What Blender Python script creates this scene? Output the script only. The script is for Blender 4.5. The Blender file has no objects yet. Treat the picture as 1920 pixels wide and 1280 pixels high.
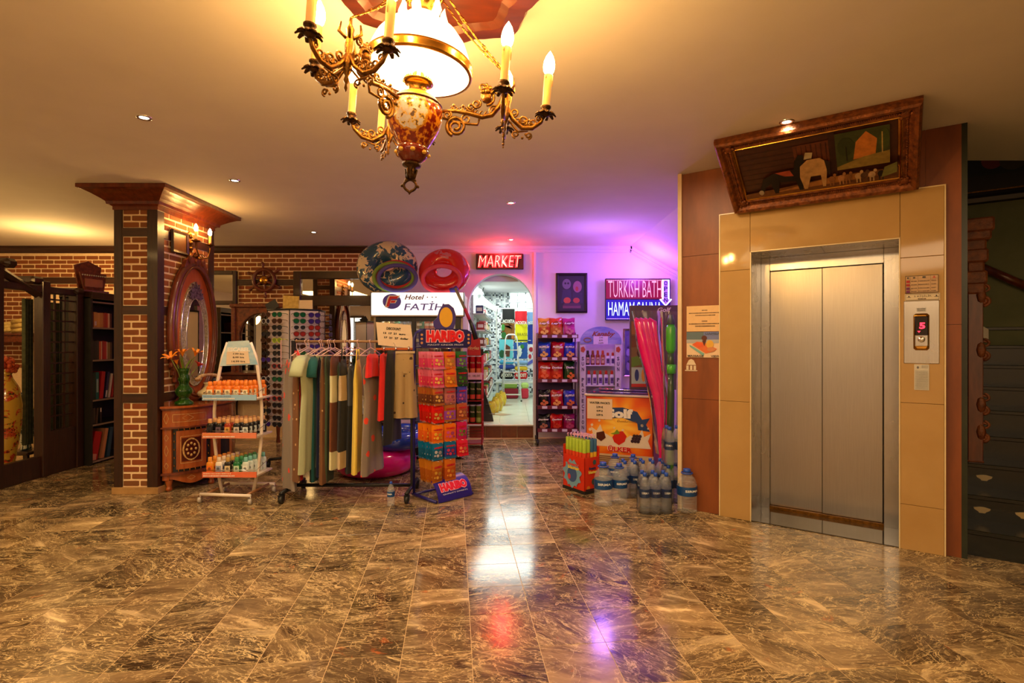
import bpy, math, random
from mathutils import Vector, Matrix, Euler
R = math.radians; PI = math.pi
rnd = random.Random(7)
C = bpy.context.scene.collection
sc = bpy.context.scene
# ------------------------------------------------------------------ camera
H = 1.38; F = 1000.0; HZ = 643.0; CEIL = 2.79
cd = bpy.data.cameras.new('camera'); cam = bpy.data.objects.new('camera', cd); C.objects.link(cam)
cam.location = (0, 0, H); cam.rotation_euler = (R(90), 0, 0)
cd.sensor_width = 36; cd.lens = F / 1920 * 36; cd.shift_y = (HZ - 640) / 1920; cd.clip_start = .05
sc.camera = cam
# ------------------------------------------------------------------ view, world
sc.view_settings.view_transform = 'Standard'; sc.view_settings.look = 'None'
sc.view_settings.gamma = 1; sc.view_settings.use_curve_mapping = False
sc.view_settings.exposure = 0.78
sc.cycles.sample_clamp_indirect = 4; sc.cycles.max_bounces = 8
W = bpy.data.worlds.new('world'); sc.world = W; W.use_nodes = True
W.node_tree.nodes['Background'].inputs[0].default_value = (.9, .75, .6, 1)
W.node_tree.nodes['Background'].inputs[1].default_value = .05
# ------------------------------------------------------------------ area and point lamps: sources of the place, plus added fill
def lamp(kind, loc, energy, col, size=.1, rot=(0, 0, 0), name='lamp', sy=None, spot=None):
    l = bpy.data.lights.new(name, kind); l.energy = energy; l.color = col
    if kind == 'AREA':
        l.size = size
        if sy: l.shape = 'RECTANGLE'; l.size_y = sy
    else: l.shadow_soft_size = size
    if kind == 'SPOT': l.spot_size = R(spot or 90); l.spot_blend = .8
    o = bpy.data.objects.new(name, l); C.objects.link(o); o.location = loc; o.rotation_euler = rot
    return o
WARM = (1, .66, .30)
lamp('AREA', (-.6, -1.6, 2.7), 100, (1, .70, .40), 3.6, name='added_fill_light', sy=2.6)      # warm room fill added behind the camera, not a real fixture
lamp('AREA', (-4.8, 1.2, 2.7), 60, (1, .62, .22), 1.6, name='added_fill_light')  # added fill for the left side
lamp('AREA', (2.6, 1.0, 2.7), 16, (1, .66, .30), 1.4, name='added_fill_light')  # added fill for the elevator side
lamp('POINT', (-5.7, 6.6, 2.3), 26, (1, .60, .20), .05, name='alcove_light')
lamp('POINT', (-5.4, 4.4, 1.9), 9, (1, .60, .20), .15, name='alcove_light')
lamp('AREA', (-.2, 9.4, 2.5), 26, (.90, 1, .93), 1.2, name='shop_ceiling_light')
lamp('AREA', (-.2, 11.6, 2.5), 20, (.90, 1, .93), 1.2, name='shop_ceiling_light')
lamp('POINT', (-.15, 7.60, 2.66), 9, (1, .03, .04), .05, name='neon_light')
lamp('POINT', (1.85, 7.25, 2.36), 17, (.33, .09, 1), .1, name='led_light')
lamp('POINT', (1.1, 6.5, 2.2), 15, (.44, .18, 1), .1, name='led_light')
lamp('POINT', (1.9, 7.55, 2.45), 3, (1, .12, .5), .05, name='led_light')
lamp('AREA', (-1.5, 3.0, 2.74), 16, (1, .76, .48), .5, name='added_fill_light')  # fill added to brighten the clothes rail area
lamp('AREA', (.9, 3.6, 2.72), 10, (1, .74, .45), .5, name='added_fill_light')  # fill added right of centre, no fixture here
# ------------------------------------------------------------------ pixel helpers (depth is always the real distance)
def P(px, py, d): return Vector(((px - 960) / F * d, d, H - (py - HZ) / F * d))
def X(px, d): return (px - 960) / F * d
def Z(py, d): return H - (py - HZ) / F * d
def DF(py): return H * F / (py - HZ)          # distance of a floor point
# ------------------------------------------------------------------ materials
MC = {}
class NT:
    def __init__(s, name):
        s.m = bpy.data.materials.new(name); s.m.use_nodes = True
        s.t = s.m.node_tree; s.b = s.t.nodes['Principled BSDF']
    def n(s, typ, **k):
        nd = s.t.nodes.new(typ)
        for a, v in k.items():
            if a.startswith('_'): nd.inputs[int(a[1:])].default_value = v
            else: setattr(nd, a, v)
        return nd
    def l(s, a, b): s.t.links.new(a, b)
    def co(s, kind='Object', scale=(1, 1, 1), rot=(0, 0, 0)):
        tc = s.n('ShaderNodeTexCoord'); mp = s.n('ShaderNodeMapping')
        mp.inputs['Scale'].default_value = scale; mp.inputs['Rotation'].default_value = rot
        s.l(tc.outputs[kind], mp.inputs[0]); return mp.outputs[0]
    def ramp(s, fac, stops, interp='LINEAR'):
        r = s.n('ShaderNodeValToRGB'); r.color_ramp.interpolation = interp
        el = r.color_ramp.elements
        while len(el) < len(stops): el.new(.5)
        for e, (p, c) in zip(el, stops): e.position = p; e.color = (*c, 1)
        s.l(fac, r.inputs[0]); return r.outputs[0]
    def noise(s, vec, scale=5, detail=4, rough=.55, dist=0):
        n = s.n('ShaderNodeTexNoise'); s.l(vec, n.inputs['Vector'])
        n.inputs['Scale'].default_value = scale; n.inputs['Detail'].default_value = detail
        n.inputs['Roughness'].default_value = rough; n.inputs['Distortion'].default_value = dist
        return n.outputs['Fac']
    def bump(s, h, st=.2, d=.01):
        b = s.n('ShaderNodeBump'); b.inputs['Strength'].default_value = st; b.inputs['Distance'].default_value = d
        s.l(h, b.inputs['Height']); s.l(b.outputs[0], s.b.inputs['Normal'])
    def mix(s, f, a, b):
        m = s.n('ShaderNodeMix', data_type='RGBA')
        for sock, v in ((m.inputs[0], f), (m.inputs[6], a), (m.inputs[7], b)):
            if isinstance(v, (tuple, list)): sock.default_value = (*v[:3], 1)
            elif isinstance(v, (int, float)): sock.default_value = v
            else: s.l(v, sock)
        return m.outputs[2]
    def math(s, op, a, b=None):
        m = s.n('ShaderNodeMath', operation=op)
        for i, v in enumerate((a, b)):
            if v is None: continue
            if isinstance(v, (int, float)): m.inputs[i].default_value = v
            else: s.l(v, m.inputs[i])
        return m.outputs[0]
def mul(c, k): return tuple(min(1, x * k) for x in c)
def mat(name, c1, rough=.5, metal=0, c2=None, scale=8, stretch=(1, 1, 1), bump=0, emit=0, ecol=None, trans=0, alpha=1, coat=0, det=4, kind='noise', ior=1.45, bs=None):
    if name in MC: return MC[name]
    n = NT(name); b = n.b
    c2 = c2 or mul(c1, .82)
    v = n.co('Object', stretch)
    if kind == 'wave':
        w = n.n('ShaderNodeTexWave'); n.l(v, w.inputs[0]); w.inputs['Scale'].default_value = scale
        w.inputs['Distortion'].default_value = 6; w.inputs['Detail'].default_value = 3; f = w.outputs['Fac']
    elif kind == 'voronoi':
        w = n.n('ShaderNodeTexVoronoi'); n.l(v, w.inputs['Vector']); w.inputs['Scale'].default_value = scale; f = w.outputs['Distance']
    else: f = n.noise(v, scale, det)
    col = n.ramp(f, [(.3, c1), (.7, c2)])
    n.l(col, b.inputs['Base Color'])
    b.inputs['Roughness'].default_value = rough; b.inputs['Metallic'].default_value = metal
    if trans: b.inputs['Transmission Weight'].default_value = trans; b.inputs['IOR'].default_value = ior
    if alpha < 1: b.inputs['Alpha'].default_value = alpha
    if coat: b.inputs['Coat Weight'].default_value = coat; b.inputs['Coat Roughness'].default_value = .08
    if emit: b.inputs['Emission Color'].default_value = (*(ecol or c1), 1); b.inputs['Emission Strength'].default_value = emit
    if bump: n.bump(n.noise(v, bs or scale * 4, 5), bump)
    MC[name] = n.m; return n.m
def flat(c, rough=.55, **k): return mat('print_%02x%02x%02x' % tuple(int(min(1, x) * 255) for x in c) + ('' if rough == .55 else '_r%d' % (rough * 100)), c, rough, scale=30, c2=mul(c, .93), **k)
def s2l(r, g, b): return tuple(((x / 255) / 12.92 if x / 255 <= .04045 else ((x / 255 + .055) / 1.055) ** 2.4) for x in (r, g, b))
# ------------------------------------------------------------------ mesh builder
class MB:
    def __init__(s): s.v = []; s.f = []; s.mi = []; s.sm = []
    def add(s, vs, fs, m=0, sm=False, M=None):
        o = len(s.v)
        s.v += [tuple(M @ Vector(p)) for p in vs] if M else [tuple(p) for p in vs]
        s.f += [tuple(i + o for i in f) for f in fs]; s.mi += [m] * len(fs); s.sm += [sm] * len(fs)
        return s
    def box(s, c, d, m=0, rz=0, M=None, bev=0):
        x, y, z = d[0] / 2, d[1] / 2, d[2] / 2
        T = Matrix.Translation(c) @ Matrix.Rotation(rz, 4, 'Z')
        if M: T = M @ T
        if bev:
            b = min(bev, x * .9, z * .9)
            ring = [(x - b, -z), (x, -z + b), (x, z - b), (x - b, z), (-x + b, z), (-x, z - b), (-x, -z + b), (-x + b, -z)]
            k = len(ring)
            vs = [(a * (1 if j else (x - b) / x), -y if not j else -y + b, c2 * (1 if j else (z - b) / z)) for j in (0, 1) for a, c2 in ring] + [(a, y, c2) for a, c2 in ring]
            fs = [tuple(range(k))]
            for j in (0, 1):
                fs += [(j * k + i, (j + 1) * k + i, (j + 1) * k + (i + 1) % k, j * k + (i + 1) % k) for i in range(k)]
            fs += [tuple(2 * k + i for i in reversed(range(k)))]
            return s.add(vs, fs, m, False, T)
        vs = [(-x, -y, -z), (x, -y, -z), (x, y, -z), (-x, y, -z), (-x, -y, z), (x, -y, z), (x, y, z), (-x, y, z)]
        return s.add(vs, [(0, 3, 2, 1), (4, 5, 6, 7), (0, 1, 5, 4), (1, 2, 6, 5), (2, 3, 7, 6), (3, 0, 4, 7)], m, False, T)
    def bx(s, x0, x1, y0, y1, z0, z1, m=0, bev=0): return s.box(((x0 + x1) / 2, (y0 + y1) / 2, (z0 + z1) / 2), (abs(x1 - x0), abs(y1 - y0), abs(z1 - z0)), m, bev=bev)
    def tube(s, pts, r, n=8, m=0, closed=False, sm=True, M=None, flat=1):
        pts = [Vector(p) for p in pts]; k = len(pts); vs = []; up = Vector((0, 0, 1)); prev = None
        for i, p in enumerate(pts):
            if closed: t = pts[(i + 1) % k] - pts[i - 1]
            else: t = pts[min(i + 1, k - 1)] - pts[max(i - 1, 0)]
            t = t.normalized() if t.length > 1e-9 else Vector((0, 0, 1))
            if prev is None: a = t.cross(up if abs(t.z) < .95 else Vector((1, 0, 0))).normalized()
            else: a = (prev - t * prev.dot(t)); a = a.normalized() if a.length > 1e-6 else t.orthogonal().normalized()
            prev = a; b = t.cross(a); rr = r[i] if isinstance(r, (list, tuple)) else r
            vs += [p + a * (rr * math.cos(2 * PI * j / n)) + b * (rr * flat * math.sin(2 * PI * j / n)) for j in range(n)]
        fs = []
        for i in range(k if closed else k - 1):
            i2 = (i + 1) % k
            fs += [(i * n + j, i * n + (j + 1) % n, i2 * n + (j + 1) % n, i2 * n + j) for j in range(n)]
        if not closed: fs += [tuple(reversed(range(n))), tuple((k - 1) * n + j for j in range(n))]
        return s.add(vs, fs, m, sm, M)
    def lathe(s, prof, n=24, m=0, c=(0, 0, 0), M=None, sm=True, mats=None, a0=0, a1=2 * PI):
        full = abs(a1 - a0 - 2 * PI) < 1e-6; nn = n if full else n + 1
        vs = [(c[0] + r * math.cos(a0 + (a1 - a0) * j / n), c[1] + r * math.sin(a0 + (a1 - a0) * j / n), c[2] + z) for r, z in prof for j in range(nn)]
        for i in range(len(prof) - 1):
            o = len(s.v) if i == 0 else o
            fs = [(i * nn + j, i * nn + (j + 1) % nn, (i + 1) * nn + (j + 1) % nn, (i + 1) * nn + j) for j in range(n)]
            if i == 0: s.add(vs, fs, mats[i] if mats else m, sm, M)
            else:
                s.f += [tuple(q + o for q in f) for f in fs]; s.mi += [mats[i] if mats else m] * n; s.sm += [sm] * n
        return s
    def prism(s, poly, y0, y1, m=0, M=None, sm=False):        # polygon in x,z extruded along y
        k = len(poly)
        vs = [(a, y0, b) for a, b in poly] + [(a, y1, b) for a, b in poly]
        fs = [tuple(range(k)), tuple(reversed(range(k, 2 * k)))] + [(i, i + k, (i + 1) % k + k, (i + 1) % k) for i in range(k)]
        return s.add(vs, fs, m, sm, M)
    def ell(s, c, r, n=12, m=0, M=None, rings=None):
        k = rings or max(4, n // 2)
        prof = [(math.sin(PI * i / k), -math.cos(PI * i / k)) for i in range(k + 1)]
        T = Matrix.Translation(c) @ Matrix.Diagonal((r[0], r[1], r[2], 1) if not isinstance(r, (int, float)) else (r, r, r, 1))
        return s.lathe([(max(a, 1e-4), z) for a, z in prof], n, m, M=(M @ T) if M else T)
    def torus(s, c, RR, r, n=24, k=8, m=0, M=None, ax='Y', ry=None, flat=1):
        ry = ry or RR
        pts = []
        for i in range(n):
            a = 2 * PI * i / n; u, v = RR * math.cos(a), ry * math.sin(a)
            pts.append((c[0] + u, c[1], c[2] + v) if ax == 'Y' else (c[0] + u, c[1] + v, c[2]) if ax == 'Z' else (c[0], c[1] + u, c[2] + v))
        return s.tube(pts, r, k, m, closed=True, M=M, flat=flat)
    def grid(s, fn, nu, nv, m=0, sm=True, cu=False, M=None, mf=None):
        ku = nu if cu else nu + 1
        vs = [fn(i / nu, j / nv) for j in range(nv + 1) for i in range(ku)]
        o = len(s.v); s.add(vs, [], 0, sm, M)
        for j in range(nv):
            for i in range(nu):
                s.f.append(tuple(o + q for q in (j * ku + i, j * ku + (i + 1) % ku, (j + 1) * ku + (i + 1) % ku, (j + 1) * ku + i)))
                s.mi.append(mf(i / nu, j / nv) if mf else m); s.sm.append(sm)
        return s
    def txt(s, text, size, c, m=0, w=None, h=None, ext=.001, bold=0, shear=0, M=None, align='CENTER', space=1):
        v, f = text_geo(text, size, ext, bold, shear, space)
        if not v: return s
        xs = [p[0] for p in v]; zs = [p[2] for p in v]
        x0, x1, z0, z1 = min(xs), max(xs), min(zs), max(zs)
        kx = (w / (x1 - x0)) if w else 1; kz = (h / (z1 - z0)) if h else (1 if not w else kx)
        if h and not w: kx = kz
        ox = (x0 + x1) / 2 if align == 'CENTER' else x0
        oz = (z0 + z1) / 2
        return s.add([(c[0] + (p[0] - ox) * kx, c[1] + p[1], c[2] + (p[2] - oz) * kz) for p in v], f, m, False, M)
    def mesh(s, name, mats):
        me = bpy.data.meshes.new(name); me.from_pydata(s.v, [], s.f)
        for q in (mats if isinstance(mats, (list, tuple)) else [mats]): me.materials.append(q)
        me.polygons.foreach_set('material_index', s.mi); me.polygons.foreach_set('use_smooth', s.sm); me.update()
        return me
    def build(s, name, mats, parent=None, loc=None, rot=None):
        return link(name, s.mesh(name, mats), parent, loc, rot)
TG = {}
def text_geo(text, size, ext, bold, shear, space):
    key = (text, size, ext, bold, shear, space)
    if key in TG: return TG[key]
    cu = bpy.data.curves.new('lettering', 'FONT'); cu.body = text; cu.size = size; cu.extrude = ext; cu.offset = bold; cu.shear = shear
    cu.resolution_u = 2; cu.align_x = 'CENTER'; cu.space_character = space
    o = bpy.data.objects.new('lettering', cu); C.objects.link(o)
    bpy.context.view_layer.update()
    me = o.to_mesh()
    v = [(p.co.x, -p.co.z, p.co.y) for p in me.vertices]; f = [tuple(p.vertices) for p in me.polygons]
    o.to_mesh_clear(); bpy.data.objects.remove(o); bpy.data.curves.remove(cu)
    TG[key] = (v, f); return TG[key]
def link(name, me, parent=None, loc=None, rot=None, scale=None):
    o = bpy.data.objects.new(name, me); C.objects.link(o)
    if parent: o.parent = parent
    if loc is not None: o.location = loc
    if rot is not None: o.rotation_euler = rot
    if scale is not None: o.scale = scale
    return o
def tag(o, label, cat, group=None, kind=None):
    o['label'] = label; o['category'] = cat
    if group: o['group'] = group
    if kind: o['kind'] = kind
    return o
def thing(name, label, cat, loc=(0, 0, 0), rz=0, group=None):
    o = bpy.data.objects.new(name, None); C.objects.link(o); o.empty_display_size = .05
    o.location = loc; o.rotation_euler = (0, 0, rz); return tag(o, label, cat, group)
def solo(mb, name, mats, label, cat, loc=None, rot=None, group=None):
    return tag(mb.build(name, mats, None, loc, rot), label, cat, group)
def struct(mb, name, mats, label=None, loc=None, rot=None):
    o = mb.build(name, mats, None, loc, rot); o['kind'] = 'structure'
    if label: o['label'] = label; o['category'] = name.split('_')[0]
    return o
def copytree(o, parent=None, label=None, loc=None, rz=None):
    c = o.copy(); C.objects.link(c); c.parent = parent
    for ch in o.children: copytree(ch, c)
    if label: c['label'] = label
    if loc is not None: c.location = loc
    if rz is not None: c.rotation_euler.z = rz
    return c
def ngon(n, rx, rz, cx=0, cz=0, a=0): return [(cx + rx * math.cos(a + 2 * PI * i / n), cz + rz * math.sin(a + 2 * PI * i / n)) for i in range(n)]
# ------------------------------------------------------------------ named materials
dark = mat('dark_timber', s2l(58, 28, 14), .38, c2=s2l(36, 16, 8), scale=6, stretch=(6, 6, .6), bump=.15, coat=.2)
darkh = mat('dark_timber_beam', s2l(66, 32, 15), .38, c2=s2l(40, 18, 9), scale=6, stretch=(.6, 6, 6), bump=.15, coat=.2)
redwood = mat('red_brown_wood', s2l(118, 52, 24), .3, c2=s2l(78, 30, 12), scale=5, stretch=(5, 5, .8), bump=.1, coat=.4)
rosew = mat('polished_cabinet_wood', s2l(172, 90, 38), .22, c2=s2l(138, 64, 24), scale=5, stretch=(5, 5, .8), coat=.6)
carved = mat('carved_wood', s2l(140, 66, 28), .4, c2=s2l(84, 34, 14), scale=26, bump=.9, bs=60)
mortar = mat('cream_mortar', s2l(252, 226, 186), .9, c2=s2l(240, 208, 164), scale=30, bump=.4)
plaster = mat('white_plaster', (.74, .68, .60), .85, c2=(.70, .64, .56), scale=3, bump=.03)
wallw = mat('white_wall_paint', (.76, .74, .76), .7, c2=(.72, .70, .72), scale=3, bump=.03)
greenw = mat('grey_green_wall_paint', s2l(118, 122, 84), .7, c2=s2l(96, 104, 70), scale=3, bump=.03)
white = mat('white_enamel', (.85, .85, .85), .35, c2=(.8, .8, .8))
blackm = mat('black_metal', (.012, .012, .014), .35, metal=.3, c2=(.02, .02, .02))
blackp = mat('black_plastic', (.012, .012, .012), .4, c2=(.02, .02, .02))
chrome = mat('chrome', (.8, .8, .8), .12, 1, c2=(.7, .7, .7))
brass = mat('aged_brass', s2l(150, 104, 44), .34, 1, c2=s2l(92, 60, 24), scale=40, bump=.3)
bronze = mat('dark_bronze', s2l(92, 62, 30), .42, .9, c2=s2l(40, 26, 14), scale=40, bump=.4)
gold = mat('bright_brass', s2l(214, 160, 70), .22, 1, c2=s2l(180, 122, 44))
paper = mat('cream_paper', s2l(228, 206, 178), .7, c2=s2l(220, 196, 168), scale=3)
ink = flat((.01, .01, .01)); ired = flat((.6, .01, .02)); iblue = flat((.01, .03, .35)); iwhite = flat((.85, .85, .85))
inlay = mat('pearl_inlay', s2l(214, 178, 110), .3, c2=s2l(170, 120, 60), scale=60)
inlayd = mat('dark_red_inlay', s2l(80, 24, 14), .25, c2=s2l(60, 16, 8))
mirrorm = mat('mirror_glass', (.78, .76, .72), .015, 1, c2=(.78, .76, .72))
def glass_mat(name, col=(1, 1, 1), rough=.02, a=.25):
    n = NT(name); t = n.n('ShaderNodeBsdfTransparent'); t.inputs[0].default_value = (*col, 1)
    g = n.n('ShaderNodeBsdfGlossy'); g.inputs['Roughness'].default_value = rough
    fr = n.n('ShaderNodeFresnel'); fr.inputs[0].default_value = 1.45
    mx = n.n('ShaderNodeMixShader'); n.l(n.math('ADD', fr.outputs[0], a * .3), mx.inputs[0])
    n.l(t.outputs[0], mx.inputs[1]); n.l(g.outputs[0], mx.inputs[2])
    n.l(mx.outputs[0], n.t.nodes['Material Output'].inputs[0]); return n.m
glass = glass_mat('clear_glass')
plasticwrap = glass_mat('clear_plastic_wrap', (.985, .985, .99), .10, .04)
petplastic = glass_mat('clear_bottle_plastic', (.86, .90, .93), .08, .3)
def bricks_mat():
    n = NT('brown_brick'); oi = n.n('ShaderNodeObjectInfo')
    v = n.co('Object', (6, 1, 6)); f = n.noise(v, 3, 5, .6)
    a = n.ramp(oi.outputs['Random'], [(0, s2l(146, 82, 40)), (.4, s2l(164, 92, 44)), (.75, s2l(138, 86, 42)), (1, s2l(158, 74, 34))])
    n.l(n.mix(n.math('MULTIPLY', f, .4), a, s2l(120, 66, 32)), n.b.inputs['Base Color'])
    n.b.inputs['Roughness'].default_value = .75; n.bump(n.noise(v, 14, 6, .7), .6, .01); return n.m
brickm = bricks_mat()
def floor_mat():
    n = NT('brown_veined_marble'); g = n.n('ShaderNodeNewGeometry')
    mp = n.n('ShaderNodeMapping'); mp.vector_type = 'TEXTURE'; mp.inputs['Location'].default_value = (TX0, TY0, 0); mp.inputs['Rotation'].default_value = (0, 0, TROT); mp.inputs['Scale'].default_value = (TS, TS, TS)
    n.l(g.outputs['Position'], mp.inputs[0])
    fl = n.n('ShaderNodeVectorMath', operation='FLOOR'); n.l(mp.outputs[0], fl.inputs[0])
    wn = n.n('ShaderNodeTexWhiteNoise', noise_dimensions='2D'); n.l(fl.outputs[0], wn.inputs['Vector'])
    sp = n.n('ShaderNodeSeparateColor'); n.l(wn.outputs['Color'], sp.inputs[0])
    rot = n.n('ShaderNodeVectorRotate'); rot.rotation_type = 'Z_AXIS'; n.l(mp.outputs[0], rot.inputs['Vector'])
    n.l(n.math('MULTIPLY', n.math('SUBTRACT', sp.outputs[0], .35), 1.5), rot.inputs['Angle'])
    sc_ = n.n('ShaderNodeVectorMath', operation='SCALE'); n.l(wn.outputs['Color'], sc_.inputs[0]); sc_.inputs['Scale'].default_value = 37
    ad = n.n('ShaderNodeVectorMath', operation='ADD'); n.l(rot.outputs[0], ad.inputs[0]); n.l(sc_.outputs[0], ad.inputs[1])
    st = n.n('ShaderNodeMapping'); st.inputs['Scale'].default_value = (.8, 2.6, 1); n.l(ad.outputs[0], st.inputs[0])
    base = n.noise(st.outputs[0], .9, 6, .6, .6)
    col = n.ramp(base, [(.34, s2l(62, 46, 32)), (.48, s2l(112, 92, 66)), (.6, s2l(140, 118, 86)), (.68, s2l(206, 182, 140))])
    tone = n.ramp(sp.outputs[1], [(0, (.46, .45, .45)), (.5, (.85, .84, .82)), (.85, (1.2, 1.16, 1.1)), (1, (1.9, 1.85, 1.7))])
    tm = n.n('ShaderNodeMix', data_type='RGBA', blend_type='MULTIPLY'); tm.inputs[0].default_value = 1; n.l(col, tm.inputs[6]); n.l(tone, tm.inputs[7])
    # veins: thin lines where two warped noises cross their mid value
    def vein(scale, w, dist, src):
        f = n.noise(src, scale, 5, .6, dist); a = n.math('ABSOLUTE', n.math('SUBTRACT', f, .5)); return n.ramp(a, [(0, (1, 1, 1)), (w, (0, 0, 0))])
    v1 = vein(1.5, .017, 1.2, st.outputs[0]); v2 = vein(.8, .007, 2.0, ad.outputs[0]); v3 = vein(4.2, .045, .8, st.outputs[0])
    amt = n.ramp(n.noise(ad.outputs[0], .9, 2), [(.36, (.2, .2, .2)), (.56, (1, 1, 1))])
    c = n.mix(n.math('MULTIPLY', v1, amt), tm.outputs[2], s2l(232, 206, 150))
    c = n.mix(n.math('MULTIPLY', v2, .8), c, s2l(232, 202, 146))
    c = n.mix(n.math('MULTIPLY', n.math('MULTIPLY', v3, amt), .4), c, s2l(214, 182, 128))
    orr = n.math('MULTIPLY', n.ramp(n.noise(ad.outputs[0], 1.7, 5, .7, 1), [(.62, (0, 0, 0)), (.70, (1, 1, 1))]), n.ramp(sp.outputs[2], [(.55, (0, 0, 0)), (.7, (1, 1, 1))]))
    c = n.mix(n.math('MULTIPLY', orr, .6), c, s2l(196, 104, 48))
    n.l(c, n.b.inputs['Base Color']); n.l(n.ramp(base, [(.2, (.10, .10, .10)), (.8, (.17, .17, .17))]), n.b.inputs['Roughness'])
    n.b.inputs['Specular IOR Level'].default_value = .42
    n.bump(n.noise(mp.outputs[0], 2.0, 3), .05, .01)
    return n.m
TROT = R(6.1); TS = .308
# grid anchor: the joint that passes the floor point seen at (887,1280); row joint at (885,1219)
TX0, TY0 = X(887.5, DF(1280)), DF(1280)
_r = Vector((X(885, DF(1219)) - TX0, DF(1219) - TY0)); _v = _r.x * -math.sin(TROT) + _r.y * math.cos(TROT)
TX0 += -math.sin(TROT) * _v; TY0 += math.cos(TROT) * _v
floorm = floor_mat()
# ================================================================== THE SETTING
# ---- floor
fb = MB().bx(-8, 5, -4, 7.8, -.12, -.0012)
floor = struct(fb, 'floor', mat('floor_grout', s2l(222, 192, 136), .5), 'brown veined marble tile floor of the hotel lobby')
tb = MB(); h = TS / 2 - .0015; e = .0005
tb.add([(-h, -h, -.02), (h, -h, -.02), (h, h, -.02), (-h, h, -.02), (-h, -h, -e), (h, -h, -e), (h, h, -e), (-h, h, -e), (-h + e, -h + e, 0), (h - e, -h + e, 0), (h - e, h - e, 0), (-h + e, h - e, 0)],
       [(0, 1, 5, 4), (1, 2, 6, 5), (2, 3, 7, 6), (3, 0, 4, 7), (4, 5, 9, 8), (5, 6, 10, 9), (6, 7, 11, 10), (7, 4, 8, 11), (8, 9, 10, 11)])
tme = tb.mesh('floor_tile', floorm)
TM = Matrix.Translation((TX0, TY0, 0)) @ Matrix.Rotation(TROT, 4, 'Z')
tiles = []
for i in range(-36, 26):
    for j in range(-22, 24):
        p = TM @ Vector(((i + .5) * TS, (j + .5) * TS, 0))
        if not (-8 < p.x < 4.95 and -3.9 < p.y < 7.72): continue
        vis = p.y > 1.9 and abs(p.x) < .97 * p.y + .25
        tiles.append((0 if vis else 1, p.length, p))
tiles.sort(key=lambda t: t[:2])
rest = MB()
for k, (a, b, p) in enumerate(tiles):
    if k < 300: link('floor_tile', tme, floor, p, (0, 0, TROT))
    else: rest.add(tb.v, tb.f, 0, False, Matrix.Translation(p) @ Matrix.Rotation(TROT, 4, 'Z'))
ro = rest.build('floor_tile', floorm, floor); ro['kind'] = 'stuff'
# ---- ceiling: flat part and the sloping stair soffit at the right rear
HX = 1.72; SL = .56
cb = MB().bx(-8, HX, -4, 8.0, CEIL, CEIL + .1).bx(HX, 5, -4, 4.02, CEIL, CEIL + .1).bx(HX, 3.0, 4.02, 5.0, CEIL, CEIL + .1)
struct(cb, 'ceiling', plaster, 'smooth pale plaster lobby ceiling with downlights')
cb = MB().prism([(HX, CEIL), (4.2, CEIL - SL * (4.2 - HX)), (4.2, CEIL - SL * (4.2 - HX) + .1), (HX, CEIL + .1)], 4.7, 8.0)
struct(cb, 'ceiling_soffit', plaster, 'sloping underside of the stairs beside the neon lit wall')
# ---- brick and plaster back walls
YB = 7.8; XM = -1.64
struct(MB().bx(-8, XM, YB, 8.1, 0, CEIL), 'wall_back', mortar, 'brown brick wall with pale joints behind the shop goods', )
wback = bpy.data.objects['wall_back']
random.seed(3)
bm_ = [MB().box((0, 0, 0), (1, 1, 1), bev=.06).mesh('brick', brickm)]
def brick_field(parent, T, u0, u1, z0, z1, bw, bh, dep, lim=None, j0=0, joint=.016, phase=0, stuff=False):
    nrow = max(1, round((z1 - z0) / bh)); rh = (z1 - z0) / nrow; mb = MB() if stuff else None
    for j in range(nrow):
        off = ((j + j0) % 2) * bw * .5 + phase
        a = u0 - off
        while a < u1 - .012:
            s0, s1 = max(a, u0), min(a + bw, u1); a += bw
            if s1 - s0 < .03: continue
            w = s1 - s0 - joint; hh = rh - joint; wob = rnd.uniform(-.0015, .0015)
            c = Vector(((s0 + s1) / 2, dep / 2 - .006 + wob, z0 + (j + .5) * rh))
            if stuff:
                mb.box((0, 0, 0), (1, 1, 1), M=T @ Matrix.Translation(c) @ Matrix.Diagonal((w, dep, hh, 1)), bev=.06); continue
            o = link('brick', bm_[0], parent); m = T @ Matrix.Translation(c)
            o.matrix_local = m @ Matrix.Diagonal((w + rnd.uniform(-.003, .003), dep, hh + rnd.uniform(-.003, .003), 1)) @ Matrix.Rotation(R(rnd.uniform(-.3, .3)), 4, 'Y')
    if stuff: ob = mb.build('brick', brickm, parent); ob['kind'] = 'stuff'
TB = Matrix.Translation((0, YB, 0))
def zb(py): return Z(py, YB)
def xb(px): return X(px, YB)
BW = .1865
for (x0, x1, y0, y1, j0) in ((-30, 236, 520, 479, 0), (58, 236, 545, 532, 1), (-12, 60, 690, 532, 0), (398, 700, 508, 476, 0), (447, 551, 524, 509, 0), (447, 551, 575, 535, 1)):
    brick_field(wback, TB, xb(x0), xb(x1), zb(y0), zb(y1), BW, .0655, .02, j0=j0)
brick_field(wback, TB, -7.6, xb(-12), .95, zb(532), BW, .0655, .02, stuff=True)
def beam(mb, px0, px1, py0, py1, d=.03): mb.bx(xb(px0), xb(px1), YB - d, YB + .01, zb(py1), zb(py0), bev=.004)
t1 = MB()
t1.prism([(0, 0), (0, .02), (-.02, .05), (-.03, .05), (-.05, .09), (-.07, .10), (-.07, .14), (0, .14)], -7.9, XM - .02, 0, Matrix.Translation((0, YB, zb(476) - .01)) @ Matrix(((0, 1, 0, 0), (1, 0, 0, 0), (0, 0, 1, 0), (0, 0, 0, 1))))
struct(t1, 'trim_1', darkh, 'dark red wooden crown moulding above the brick wall')
t2 = MB(); beam(t2, -40, 236, 520, 532); struct(t2, 'trim_2', darkh, 'dark timber rail across the left brick wall')
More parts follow.
